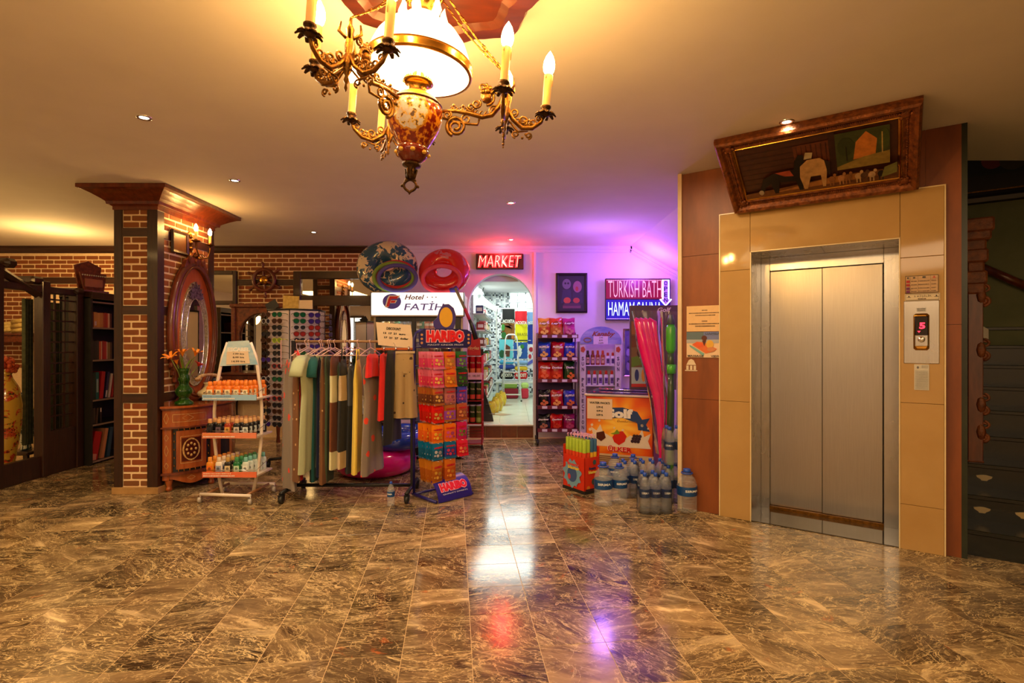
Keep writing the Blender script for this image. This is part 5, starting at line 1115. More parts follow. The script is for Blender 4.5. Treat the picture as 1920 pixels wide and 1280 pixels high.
for nm_, lab, px0, px1, py0, py1, m_, tilt in (('gold_card', 'gold foil card standing on the sunglasses tower', 530, 560, 552, 577, mat('gold_foil', s2l(190, 160, 90), .35, .6, c2=s2l(150, 120, 60), scale=30), 3), ('white_card', 'blank white card standing on the sunglasses tower', 560, 586, 560, 577, paper, 0), ('dark_flap', 'dark folded flap sticking out of the tower top at left', 503, 525, 561, 577, blackp, -30)):
    w_ = (px1 - px0) / F * 5.95; h_ = (py1 - py0) / F * 5.95
    solo(MB().bx(-w_ / 2, w_ / 2, -.003, .003, 0, h_), nm_, m_, lab, 'card', (X((px0 + px1) / 2, 5.95), 5.95, ztop + .012), (0, R(tilt), 0))
def glasses_mesh(fc, lc, tc):
    b = MB()
    for s_ in (-1, 1):
        o = [(s_ * .034 + .030 * math.cos(t), .026 * math.sin(t) * (1 - .15 * math.sin(t))) for t in [2 * PI * i / 12 for i in range(12)]]
        b.prism(o, -.002, .002, 1); b.tube([(a, -.003, c) for a, c in o], .0035, 5, 0, closed=True)
        b.tube([(s_ * .064, 0, .010), (s_ * .068, .06, .008), (s_ * .062, .11, -.004)], .003, 4, 2)
    b.tube([(-.008, -.003, .008), (0, -.005, .012), (.008, -.003, .008)], .003, 5, 0)
    return b.mesh('sunglasses', [flat(fc, .3), flat(lc, .08), flat(tc, .4)])
GC = [('black', (.01, .01, .01), (.02, .02, .025), (.01, .01, .01)), ('tortoiseshell brown', s2l(80, 40, 20), s2l(60, 40, 30), s2l(90, 40, 24)), ('red framed', s2l(180, 30, 30), (.03, .03, .04), s2l(190, 40, 40)), ('green lensed', s2l(20, 60, 40), s2l(20, 90, 60), s2l(60, 110, 50)),
      ('yellow green framed', s2l(190, 206, 50), s2l(120, 140, 60), s2l(190, 206, 50)), ('violet lensed', s2l(50, 30, 90), s2l(60, 40, 130), s2l(30, 20, 50)), ('red lensed', s2l(90, 20, 20), s2l(150, 40, 40), s2l(110, 30, 40)), ('silver framed', s2l(180, 180, 190), (.02, .02, .03), s2l(60, 60, 70))]
gm = [glasses_mesh(*g[1:]) for g in GC]
# the visible facets: (vertex i -> i+1), columns across, colour order
facets = {5: 'left', 0: 'front', 1: 'right'}
cols = {'left': [[1, 7, 1, 0, 1, 1, 0, 5, 0, 1, 7, 0, 1, 2, 1, 0, 1, 5], [3, 1, 0, 0, 4, 0, 0, 0, 2, 0, 3, 1, 0, 2, 0, 1, 0, 0]], 'front': [[3, 3, 7, 6, 0, 1, 3], [5, 5, 6, 6, 5, 5, 5]], 'right': [[5, 5, 5, 5, 5, 5, 5, 5]]}
ordn = ['first', 'second', 'third', 'fourth', 'fifth', 'sixth', 'seventh', 'eighth', 'ninth', 'tenth', 'eleventh', 'twelfth', 'thirteenth', 'fourteenth', 'fifteenth', 'sixteenth', 'seventeenth', 'eighteenth']
for i, fn in facets.items():
    a, b = Vector((*vtx[i], 0)), Vector((*vtx[(i + 1) % 6], 0)); t = (b - a).normalized(); nn_ = Vector((t.y, -t.x, 0)); cs = cols[fn]
    for q, c in enumerate(cs):
        u = (q + .5) / len(cs)
        for r_, g in enumerate(c):
            p = a.lerp(b, u) + nn_ * .095 + Vector((gx, gy, ztop - .055 - r_ * .0695))
            o = link('sunglasses', gm[g], None, p, (0, 0, math.atan2(t.y, t.x) + R(rnd.uniform(-10, 10))), (.98, 1, .98))
            side = '' if len(cs) == 1 else (', left column' if q == 0 else ', right column')
            tag(o, '%s sunglasses, %s from top%s, %s side of tower' % (GC[g][0], ordn[r_], side, fn), 'sunglasses', 'sunglasses on the white tower')
# ================================================================== CLOTHES RAIL
RY = 4.85; RZ = 1.395
rk = thing('clothes_rail', 'black clothes rail on castors with a pale top bar full of dresses', 'clothes rail', (-1.45, RY, 0))
rx0, rx1 = -1.985 + 1.45, -.905 + 1.45
MB().tube([(rx0 - .02, 0, RZ), (rx1 - .27, 0, RZ), (rx1, 0, RZ)], .0125, 10).build('top_bar', mat('tan_metal_bar', s2l(176, 140, 104), .3, .5), rk)
MB().tube([(rx0, 0, .09), (rx1, 0, .09)], .017, 8).build('lower_bar', blackm, rk)
for a in (rx0, rx1):
    MB().bx(a - .017, a + .017, -.017, .017, .08, RZ + .01, bev=.003).build('post', blackm, rk)
    MB().tube([(a, -.27, .085), (a, .24, .085)], .018, 6).build('foot_bar', blackm, rk)
    castor(rk, (a, -.26), .035, blackm, blackp, .085); castor(rk, (a, .23), .035, blackm, blackp, .085)
white_pl = mat('pinkish_white_hanger_plastic', s2l(236, 196, 190), .35)
def hanger(px, lab, yaw, w=.165):
    h = MB().tube([(.0, 0, .028), (-.014, 0, .022), (-.017, 0, .006), (-.008, 0, -.006), (0, 0, -.02), (0, 0, -.05)], .0032, 6)
    h.tube([(0, 0, -.045), (w * .5, 0, -.075), (w, 0, -.115)], .0045, 6).tube([(0, 0, -.045), (-w * .5, 0, -.075), (-w, 0, -.115)], .0045, 6).tube([(-w, 0, -.115), (w, 0, -.115)], .0035, 6)
    h.v = [(a, b, c - .011) for a, b, c in h.v]
    o = solo(h, 'clothes_hanger', white_pl, lab, 'hanger', (X(px, RY), RY, RZ), (0, 0, yaw), 'hangers on the rail'); return o
def cloth(name, c1, pat=None, c2=None, sc_=9, th=.62, rough=.85):
    n = NT(name); v = n.co('Object'); f = n.noise(v, 60, 3)
    base = n.mix(n.math('MULTIPLY', f, .25), c1, mul(c1, .7))
    if pat == 'flowers':
        w = n.n('ShaderNodeTexVoronoi'); w.inputs['Scale'].default_value = sc_; n.l(v, w.inputs['Vector']); nf = n.noise(v, sc_ * 4, 2)
        d = n.math('ADD', w.outputs['Distance'], n.math('MULTIPLY', nf, .25)); s_ = n.n('ShaderNodeSeparateColor'); n.l(w.outputs['Color'], s_.inputs[0])
        k = n.math('MULTIPLY', n.math('LESS_THAN', d, th), n.math('GREATER_THAN', s_.outputs[0], .3)); base = n.mix(k, base, c2)
    if pat == 'stripes':
        w = n.n('ShaderNodeTexWave'); w.inputs['Scale'].default_value = sc_; w.inputs['Distortion'].default_value = 1; n.l(v, w.inputs[0]); base = n.mix(n.math('MULTIPLY', w.outputs['Fac'], .5), base, c2)
    n.l(base, n.b.inputs['Base Color']); n.b.inputs['Roughness'].default_value = rough
    n.b.inputs['Sheen Weight'].default_value = .08; n.bump(f, .15, .003); return n.m
PR = {'dress': [(0, .05), (.02, .12), (.05, .17), (.12, .165), (.22, .15), (.34, .135), (.5, .16), (.75, .19), (1, .215)],
      'straight': [(0, .06), (.02, .13), (.05, .17), (.15, .16), (.3, .15), (.6, .165), (1, .18)],
      'strap': [(0, .10), (.03, .115), (.10, .15), (.2, .14), (.3, .13), (.5, .16), (1, .22)],
      'top': [(0, .06), (.05, .15), (.12, .18), (.3, .17), (1, .19)],
      'skirt': [(0, .13), (.06, .14), (.3, .165), (.6, .19), (1, .225)]}
def garment(label, px, yt, yb, app, kind, mats, bands=None, cat='dress', sgn=1, d=.0, th=.028, sleeves=False, folds=5, straps=False, grp='clothes on the rail', name='dress', lean=0):
    w0 = max(a[1] for a in PR[kind]); Y_ = RY + d
    app_m = app / F * Y_; yaw = math.acos(min(1, max(0.06, (app_m - .03) / (2 * w0)))) * sgn
    base_yaw = -math.atan2(X(px, Y_), Y_)          # straight towards the viewer side of the rail
    z1, z0 = Z(yt, Y_), Z(yb, Y_); Hh = z1 - z0; ph = rnd.uniform(0, 6); prof = PR[kind]
    def wid(t):
        for (a, b), (c, e_) in zip(prof, prof[1:]):
            if t <= c: return b + (e_ - b) * (t - a) / (c - a)
        return prof[-1][1]
    def f(u, v):
        t = 2 * PI * u; w = wid(v); fo = 1 + .55 * v * math.sin(folds * t + ph) * .8 + .2 * v * math.sin((folds * 2 + 1) * t + ph * 2)
        y = th * (.25 + .9 * min(1, v * 5)) * math.sin(t) * fo
        x = w * math.cos(t) * (1 + .035 * v * math.sin(9 * v + ph + t)) + .010 * v * math.sin(4 * v + ph)
        return (x, y, -(v * Hh) + .004 * math.sin(3 * t + ph) * v - (.05 * (1 - math.cos(t)**2) if v == 0 and kind != 'skirt' else 0))
    mb = MB(); nv = 26
    mb.grid(f, 40, nv, cu=True, mf=(lambda u, v: next((i for i, b in enumerate(bands) if v < b), len(bands))) if bands else None)
    mb.f.append(tuple(reversed(range(40)))); mb.mi.append(0); mb.sm.append(False)
    o_ = None
    ms = mats if isinstance(mats, list) else [mats]
    root = thing(name, label, cat, (X(px, Y_), Y_, z1), base_yaw + yaw, grp)
    mb.build('fabric_body', ms, root)
    if sleeves:
        for s_ in (-1, 1):
            MB().tube([(s_ * .14, 0, -.03), (s_ * .19, 0, -.07), (s_ * .235, 0, -.14), (s_ * .25, 0, -.19)], [.045, .06, .058, .062], 10, flat=.45).build('sleeve', ms[0], root)
    if straps:
        for s_ in (-1, 1): MB().tube([(s_ * .085, 0, -.005), (s_ * .07, .0, .05), (s_ * .05, 0, .085)], .006, 5).build('shoulder_strap', ms[0], root)
    return root
Cg = s2l(136, 122, 110)
gflo = cloth('grey_cloth_red_flowers', Cg, 'flowers', s2l(224, 66, 40), 9, .40)
bflo = cloth('brown_cloth_small_flowers', s2l(116, 74, 40), 'flowers', s2l(196, 160, 110), 22, .34)
cl = {k: cloth(k, v) for k, v in {'red_cloth': s2l(214, 28, 20), 'pale_green_cloth': s2l(176, 184, 146), 'teal_cloth': s2l(12, 84, 84), 'navy_cloth': s2l(16, 26, 66), 'moss_green_cloth': s2l(70, 88, 62), 'cream_cloth': s2l(220, 216, 172), 'chocolate_cloth': s2l(116, 62, 28), 'black_cloth': s2l(16, 14, 14), 'beige_cloth': s2l(196, 172, 136), 'yellow_cloth': s2l(232, 202, 84), 'slate_cloth': s2l(84, 90, 104), 'dark_slate_cloth': s2l(40, 42, 46)}.items()}
tanp = cloth('tan_cloth_dark_prints', s2l(172, 144, 98), 'flowers', s2l(70, 52, 40), 13, .30)
G = garment
G('long grey dress with red flowers at the left end of the rail', 541, 672, 911, 26, 'dress', gflo, sgn=-1, d=-.12, sleeves=False)
G('brown floral dress second from the left end of the rail', 553, 662, 894, 17, 'dress', bflo, sgn=-1, d=-.16)
G('scarlet dress near the left end of the rail', 556, 656, 894, 20, 'straight', cl['red_cloth'], sgn=-1, d=-.08)
G('pale green plain long dress facing the room', 579, 662, 880, 44, 'dress', cl['pale_green_cloth'], sgn=1, d=-.15, sleeves=True, folds=4)
G('teal dress with short sleeves right of the pale green one', 594, 665, 896, 24, 'straight', cl['teal_cloth'], sgn=1, d=.02, sleeves=True)
G('navy blue dress hanging behind the teal one', 601, 668, 886, 15, 'straight', cl['navy_cloth'], sgn=1, d=.04)
G('narrow brown floral dress in the middle left of the rail', 606, 664, 897, 10, 'dress', bflo, sgn=1, d=-.04)
G('moss green plain long dress in the middle left', 615, 662, 896, 18, 'dress', cl['moss_green_cloth'], sgn=1, d=.0)
G('cream and chocolate colour block dress', 628, 662, 873, 22, 'straight', [cl['chocolate_cloth'], cl['cream_cloth'], cl['chocolate_cloth'], cl['cream_cloth']], bands=[.17, .40, .84], sgn=1, d=-.08)
G('grey green dress seen edge-on beside the chocolate one', 636, 678, 862, 10, 'straight', cl['moss_green_cloth'], sgn=1, d=.05)
G('black dress with beige bust and beige hem panel', 644, 672, 871, 24, 'strap', [cl['black_cloth'], cl['beige_cloth'], cl['black_cloth'], cl['beige_cloth']], bands=[.14, .37, .83], sgn=1, d=-.11, straps=True)
G('small yellow strappy top peeping out behind the black dress', 645, 690, 800, 16, 'top', cl['yellow_cloth'], sgn=1, d=.06, cat='top', name='camisole')
G('slate blue strappy dress in the middle of the rail', 658, 682, 879, 20, 'strap', [cl['slate_cloth'], cl['dark_slate_cloth']], bands=[.36], sgn=1, d=.0, straps=True)
G('dark slate long dress hanging between the slate and yellow ones', 666, 680, 866, 14, 'dress', cl['dark_slate_cloth'], sgn=1, d=.05)
G('yellow strappy sundress in the middle of the rail', 671, 672, 880, 20, 'strap', cl['yellow_cloth'], sgn=1, d=-.12, straps=True)
G('large grey v-neck dress with red flowers right of the yellow one', 698, 676, 884, 48, 'dress', gflo, sgn=1, d=-.16, folds=4, straps=True)
G('bright red sleeveless top over the flowered grey dress', 699, 662, 705, 26, 'top', cl['red_cloth'], sgn=1, d=-.22, cat='top', name='sleeveless_top')
G('bright red short dress right of the flowered grey dress', 724, 660, 783, 30, 'straight', cl['red_cloth'], sgn=1, d=-.10)
G('black flared skirt clipped to the rail at the right', 736, 658, 826, 38, 'skirt', cl['black_cloth'], sgn=1, d=-.06, cat='skirt', name='skirt')
# printed tan trousers
tr_ = thing('trousers', 'tan printed trousers clipped at the right end of the rail', 'trousers', (X(762, RY), RY - .06, Z(658, RY - .06)), R(14), 'clothes on the rail')
Hh = Z(658, RY) - Z(781, RY)
MB().grid(lambda u, v: (.085 * math.cos(2 * PI * u) * (1 + .1 * v), .03 * math.sin(2 * PI * u), -v * .2), 24, 6, cu=True).build('waist_part', tanp, tr_)
for s_ in (-1, 1): MB().grid(lambda u, v: (s_ * .040 + s_ * v * .012 + (.050 + .010 * v) * math.cos(2 * PI * u), (.03 + .01 * v) * math.sin(2 * PI * u) * (1 + .3 * math.sin(6 * PI * u)), -.18 - v * (Hh - .18)), 24, 10, cu=True).build('trouser_leg', tanp, tr_)
MB().bx(-.085, .085, -.034, -.030, -.02, .0).build('waistband', cl['beige_cloth'], tr_)
wood_h = mat('orange_wood_hanger', s2l(196, 92, 30), .3)
h = MB().bx(X(706, RY), X(776, RY), -.006, .006, -.02, .0, bev=.003)
for px in (722, 744, 768): h.tube([(X(px, RY), -.01, .012), (X(px, RY), -.012, -.03)], .008, 6, 1)
h.tube([(X(742, RY), 0, .0), (X(742, RY), 0, .035), (X(739, RY), 0, .045)], .003, 5, 1)
solo(h, 'clip_hanger', [wood_h, chrome], 'orange wooden clip hanger holding the skirt and trousers', 'hanger', (0, RY - .03, Z(652, RY)))
for i, (px, lb_) in enumerate(((556, 'leftmost pinkish white hanger'), (574, 'hanger of the pale green dress, left hook'), (580, 'hanger of the pale green dress, right hook'), (601, 'left of the two hangers above the teal dress'), (605, 'right of the two hangers above the navy dress'), (616, 'hanger above the moss green dress'), (620, 'hanger just right of the moss green dress'), (628, 'hanger of the chocolate and cream dress'), (648, 'hanger of the black and beige dress'), (657, 'hanger of the slate blue dress'), (672, 'hanger of the yellow sundress'), (695, 'hanger of the bright red top'))):
    hanger(px, lb_ + ' on the rail', R((-1 if i < 1 else 1) * (58 + 6 * (i % 3))))
ds = thing('discount_sign', 'cream paper sign headed DISCOUNT propped above the right end of the rail', 'sign', (X(743, RY), RY - .03, Z(628, RY)), 0)
ds.rotation_euler = (0, R(4), 0)
mb = MB().prism([(-.185, .105), (.13, .10), (.175, -.11), (-.15, -.10)], -.001, .001); mb.build('paper_sheet', paper, ds)
tb_ = MB().txt('DISCOUNT', .1, (-.02, -.003, .055), w=.13, h=.024, bold=.004).txt('13  17  21  euro', .1, (-.01, -.003, .012), w=.2, h=.018, bold=.004).txt('17  21  27  dollar', .1, (.01, -.003, -.028), w=.22, h=.018, bold=.004)
tb_.build('lettering', ink, ds)
psn = thing('price_sheet', 'blurred lilac price sheet hanging at the left end of the rail', 'sign', (X(541, RY) , RY - .16, Z(662, RY)), R(-62))
MB().bx(-.05, .05, -.001, .001, -.12, .12).build('paper_sheet', mat('lilac_paper', s2l(206, 160, 170), .6), psn)
# ================================================================== SMALL WATER BOTTLE IN FRONT
n = NT('water_filled_plastic'); tt = n.n('ShaderNodeBsdfTransparent'); tt.inputs[0].default_value = (.95, .96, .97, 1); mx = n.n('ShaderNodeMixShader'); fz = n.noise(n.co('Object', (1, 1, 3)), 14, 2)
n.b.inputs['Base Color'].default_value = (.9, .94, .96, 1); n.b.inputs['Roughness'].default_value = .08; n.b.inputs['Coat Weight'].default_value = .6
n.l(n.ramp(fz, [(.35, (.12, .12, .12)), (.7, (.26, .26, .26))]), mx.inputs[0]); n.l(tt.outputs[0], mx.inputs[1]); n.l(n.b.outputs[0], mx.inputs[2]); n.l(mx.outputs[0], n.t.nodes['Material Output'].inputs[0]); water = n.m
capb = mat('blue_bottle_cap', s2l(30, 80, 190), .35); labb = mat('blue_bottle_label', s2l(24, 80, 140), .4, c2=s2l(16, 60, 120), scale=20); labw = flat(s2l(230, 236, 240), .4)
def water_parts(parent, r, h, T=Matrix.Identity(4), handle=False, txt='SIRMA'):
    prof = [(.001, 0), (r * .85, 0), (r, h * .03)]
    for k in range(9):
        z = h * (.06 + .06 * k); prof += [(r, z), (r * .965, z + h * .02), (r, z + h * .04)]
    prof += [(r * .98, h * .66), (r * .80, h * .78), (r * .45, h * .87), (r * .28, h * .90), (r * .28, h * .93)]
    b = MB().lathe(prof, 18).build('bottle_body', water, parent); b.matrix_local = T
    kz = [.90, .93, 1.0]
    c = MB().lathe([(r * .34, h * .915), (r * .36, h * .92), (r * .36, h * .995), (r * .3, h), (.001, h)], 14)
    if handle: c.torus((0, 0, h * .90), r * .55, r * .07, 16, 5, ax='Z')
    c = c.build('cap', capb, parent); c.matrix_local = T
    l = MB().lathe([(r * 1.006, h * .40), (r * 1.012, h * .41), (r * 1.012, h * .60), (r * 1.006, h * .61)], 18)
    v0 = len(l.v); l.txt(txt, .1, (0, 0, h * .52), 1, w=r * 1.5, h=h * .055, bold=.003)
    l.v = l.v[:v0] + [(math.sin(a / r) * (r * 1.02), -math.cos(a / r) * (r * 1.02) + b_ * .2, c_) for a, b_, c_ in l.v[v0:]]
    l = l.build('label_band', [labb, labw], parent); l.matrix_local = T
def wbottle(px, py, r, h, lab, handle=False, grp=None, z=0, Y_=None):
    Y_ = Y_ or DF(py); o = thing('water_bottle', lab, 'bottle', (X(px, Y_), Y_, z), R(rnd.uniform(-20, 20)), grp); water_parts(o, r, h, handle=handle); return o
wbottle(733, 948, .032, .205, 'small water bottle standing alone on the floor before the clothes rail')
# ================================================================== DRINKS COOLER
FY = 6.3
fx0, fx1 = X(700, FY), X(868, FY)
fd = thing('drinks_cooler', 'tall double door drinks cooler under a lit white hotel sign', 'refrigerator', ((fx0 + fx1) / 2, FY, 0))
hw = (fx1 - fx0) / 2; zt = Z(593, FY); zs = Z(549, FY)
cool = mat('white_cooler_body', s2l(196, 176, 156), .4); dkf = mat('black_cooler_frame', (.012, .011, .01), .35)
MB().bx(-hw, -hw + .03, .02, .62, .02, zs, bev=.004).build('side_panel', cool, fd); MB().bx(hw - .03, hw, .02, .62, .02, zs, bev=.004).build('side_panel', cool, fd)
MB().bx(-hw, hw, .59, .62, .02, zs).build('back_panel', cool, fd); MB().bx(-hw, hw, .02, .62, .02, .28, bev=.004).build('base', dkf, fd); MB().bx(-hw + .03, hw - .03, .02, .59, zt, zs - .01).build('top_panel', cool, fd)
for s_ in (-1, 1):
    for y in (.1, .5): MB().lathe([(.02, 0), (.025, .02)], 10, c=(s_ * (hw - .06), y, 0)).build('foot', blackp, fd)
lit = mat('lit_white_sign_face', (1, .95, .88), .3, emit=.62, ecol=(1, .93, .84))
MB().bx(-hw - .015, hw + .015, -.06, .03, zt + .012, zs, bev=.012).build('sign_box', lit, fd)
MB().bx(-hw - .015, hw + .015, -.062, .03, zt - .004, zt + .012, bev=.003).build('sign_lower_edge', cool, fd)
for s_ in (-1, 1): MB().bx(s_ * (hw + .015) - .004, s_ * (hw + .015) + .004, -.064, .03, zt, zs + .002).build('sign_end', dkf, fd)
sy = -.062; sz = (zt + .012 + zs) / 2
def fx(px): return X(px, FY) - (fx0 + fx1) / 2
def fz_(py): return Z(py, FY - .06)
ov = MB().prism(ngon(28, .108, .088, fx(737), fz_(565)), sy - .002, sy); ov.build('logo_oval', flat(s2l(84, 74, 210)), fd)
def skew(pts, cx, cz): return [(cx + a + b * .28, cz + b) for a, b in pts]
lw_ = MB(); lr_ = MB()
Fp = [[(-.048, .030), (-.040, .060), (.062, .060), (.050, .030)], [(-.048, -.06), (-.048, .030), (-.015, .030), (-.015, -.06)], [(-.010, .010), (-.01, -.015), (.036, -.015), (.044, .010)]]
for p in Fp:
    g_ = [(a * 1.25 + (.003 if a > 0 else -.003), b * 1.1 + (.004 if b > 0 else -.004)) for a, b in p]
    lw_.prism(skew(g_, fx(737), fz_(565)), sy - .0032, sy - .002); lr_.prism(skew(p, fx(737), fz_(565)), sy - .0045, sy - .0032)
lw_.build('logo_outline', flat((.9, .9, .9)), fd); lr_.build('logo_letter', flat(s2l(214, 20, 40)), fd)
MB().txt('Hotel', .1, (fx(779), sy - .002, fz_(557)), w=.23, h=.058, shear=.3, bold=.002).build('lettering', flat(s2l(110, 40, 60)), fd)
st_ = MB()
for px in (803, 812, 819): st_.prism(ngon(6, .008, .008, fx(px), fz_(557)), sy - .002, sy)
st_.build('star_dots', flat(s2l(120, 90, 130)), fd)
MB().txt('FATİH', .1, (fx(797), sy - .002, fz_(573)), w=.47, h=.105, shear=.15, bold=.001).build('lettering', flat(s2l(120, 116, 236)), fd)
for a, b in ((-hw + .03, -hw + .09), (fx(772), fx(778) + .01), (hw - .09, hw - .03)): MB().bx(a, b, -.01, .03, .28, zt - .004, bev=.003).build('door_stile', dkf, fd)
for z0, z1 in ((zt - .06, zt - .004), (.28, .36)): MB().bx(-hw + .03, hw - .03, -.008, .03, z0, z1, bev=.003).build('door_rail', dkf, fd)
MB().bx(-hw + .08, hw - .08, .015, .02, .35, zt - .05).build('door_glass', glass, fd)
gsh = mat('white_wire_shelf', s2l(210, 206, 204), .4)
SHF = [Z(617, FY + .1), Z(650, FY + .1), Z(690, FY + .1), Z(740, FY + .1), Z(790, FY + .1)]
for z in SHF: MB().bx(-hw + .04, hw - .04, .06, .56, z - .012, z, bev=.002).build('shelf', gsh, fd)
lamp('AREA', ((fx0 + fx1) / 2, FY + .12, zt - .03), 4, (.9, .95, 1), .9, name='cooler_light', sy=.05)
def can_mesh(col, r=.031, h=.118):
    b = MB().lathe([(.001, 0), (r * .8, 0), (r, h * .05), (r, h * .9), (r * .8, h), (r * .76, h * .985), (.001, h * .985)], 16, mats=[1, 1, 0, 1, 1, 1])
    b.lathe([(r * 1.003, h * .35), (r * 1.003, h * .6)], 12, 2, a0=PI * 1.2, a1=PI * 1.8); return b.mesh('drink_can', [flat(s2l(*col), .25), chrome, flat(s2l(226, 220, 206), .3)])
cc_ = [(236, 226, 200), (240, 200, 120), (230, 190, 150), (110, 170, 120), (150, 160, 170), (200, 210, 220), (150, 150, 150), (120, 90, 60), (10, 120, 100), (190, 90, 70), (160, 60, 40), (220, 200, 180)]
cn_ = ['cream', 'pale orange', 'peach', 'sage green', 'silver grey', 'ice blue', 'plain silver', 'brown', 'bright teal', 'salmon red', 'rust red', 'ivory']
for k, px in enumerate((715, 725, 735, 744, 754, 762, 770, 783, 790, 800, 808, 819)):
    for q in range(2):
        o = link('drink_can', can_mesh(cc_[k]) if q == 0 else o.data, None, (X(px, FY + .1), FY + .12 + q * .075, SHF[0]), (0, 0, rnd.uniform(-1, 1)), (1.0, 1.0, 1.0))
        tag(o, '%s drink can on the top cooler shelf%s' % (cn_[k], '' if q == 0 else ', behind the front row'), 'can', 'drink cans in the cooler')
bl = can_mesh((40, 40, 170), h=.16); k = 0
for px in (779, 786, 793, 800):
    o = link('drink_can', bl, None, (X(px, FY + .1), FY + .12, SHF[1]), None); k += 1
    tag(o, 'tall blue drink can on the second cooler shelf, %s from the door post' % ordn[k - 1], 'can', 'blue cans in the cooler')
for zi_, z in enumerate(SHF[2:4]):
    for k, px in enumerate((716, 728, 740, 752, 764)):
        o = link('drink_can', bl, None, (X(px, FY + .1), FY + .13, z)); tag(o, 'tall blue can on the %s cooler shelf, %s from the left' % (('third', 'fourth')[zi_], ordn[k]), 'can', 'blue cans in the cooler')
ls_ = thing('price_sheet', 'lilac price sheet taped low on the cooler above the swim rings', 'sign', (X(762, FY - .02), FY - .03, Z(801, FY)))
art('paper_sheet', [('l', .2, .75, .8, .8, 6, (90, 60, 120)), ('l', .2, .5, .8, .55, 6, (90, 60, 120)), ('l', .2, .25, .8, .3, 6, (90, 60, 120))], .15, .19, ls_, 0, (214, 180, 220))
# ---- swim rings and foam loops on the cooler
def vinyl(name, base, c2, sc_=5, th=.5):
    n = NT(name); v = n.co('Object'); w = n.n('ShaderNodeTexVoronoi'); w.feature = 'SMOOTH_F1'; w.inputs['Scale'].default_value = sc_; n.l(v, w.inputs['Vector'])
    nf = n.noise(v, sc_ * 1.6, 2, .5, 1.2); d = n.math('ADD', n.math('MULTIPLY', w.outputs['Distance'], .7), n.math('MULTIPLY', n.math('ABSOLUTE', n.math('SUBTRACT', nf, .5)), 1.6))
    n.l(n.ramp(d, [(th - .01, base), (th + .01, c2)]), n.b.inputs['Base Color']); n.b.inputs['Roughness'].default_value = .18; n.b.inputs['Coat Weight'].default_value = .6; return n.m
def ring(name, lab, loc, RR, r, m, rot, cat='swim ring', grp=None, ry=None, k=16):
    return solo(MB().torus((0, 0, 0), RR, r, 40, k, ry=ry, ax='Z'), name, m, lab, cat, loc, rot, grp)
zt_ = zs + .0
ring('swim_ring', 'big blue swim ring with cream flower print standing on the cooler', (X(726, 6.62), 6.62, zt_ + .345), .235, .145, vinyl('blue_flower_vinyl', s2l(216, 200, 172), s2l(44, 84, 120), 5.5, .36), (R(76), R(4), 0), ry=.20)
ring('swim_ring', 'red swim ring with pink flower print standing on the cooler', (X(833, 6.62), 6.62, zt_ + .29), .205, .115, vinyl('red_flower_vinyl', s2l(214, 30, 24), s2l(206, 110, 130), 4, .62), (R(74), R(-6), 0), ry=.19)
foam = lambda n_, c: mat(n_, s2l(*c), .7, bump=.1)
for i, (px, py, RX, RZ_, c, nm_) in enumerate(((742, 515, .225, .155, (190, 40, 40), 'red'), (738, 519, .235, .165, (120, 150, 60), 'light green'), (745, 521, .222, .150, (84, 70, 150), 'violet'))):
    solo(MB().torus((0, 0, 0), RX, .024, 36, 8, ry=RZ_), 'foam_loop', foam(nm_.replace(' ', '_') + '_foam', c), '%s foam noodle bent into a loop before the blue swim ring' % nm_, 'foam noodle', (X(px, 6.40 - .05 * i), 6.40 - .05 * i, Z(py, 6.4 - .05 * i)), None, 'foam noodle loops')
fp = thing('foam_loop', 'pink foam noodle loop with a blue joint before the red swim ring', 'foam noodle', (X(828, 6.33), 6.33, Z(523, 6.33)), 0, 'foam noodle loops')
MB().torus((0, 0, 0), .225, .026, 36, 8, ry=.155).build('foam_tube', foam('pink_foam', (226, 70, 96)), fp); MB().tube([(.10, 0, -.142), (.15, 0, -.125), (.19, 0, -.10)], .032, 8).build('joint_sleeve', foam('blue_foam_joint', (70, 60, 170)), fp)
oar = MB().tube([(0, 0, 0), (.11, 0, -.24)], .020, 6, 0).tube([(.11, 0, -.24), (.165, 0, -.37)], .022, 6, 1).tube([(.165, 0, -.37), (.20, 0, -.45), (.24, 0, -.60)], [.022, .03, .03], 6, 2)
solo(oar, 'oar_pole', [mat('grey_wood_pole', s2l(150, 140, 110), .5), flat(s2l(190, 30, 70)), blackp], 'pole with grey, pink and black sections leaning right of the cooler sign', 'pole', (X(854, 6.25), 6.25, Z(540, 6.25)))  # an oar: grey and pink shaft with a dark end
# rings on the floor
ring('swim_ring', 'big magenta swim ring lying on the floor behind the clothes rail', (X(704, 5.72), 5.72, .14), .30, .135, mat('magenta_vinyl', s2l(226, 16, 130), .15, c2=s2l(206, 10, 116), coat=.6), (0, 0, 0), grp=None)
ring('swim_ring', 'blue swim ring lying on top of the magenta one', (X(745, 5.75), 5.75, .37), .25, .095, mat('blue_vinyl', s2l(36, 70, 190), .15, c2=s2l(30, 60, 170), coat=.6), (R(3), R(-2), 0))
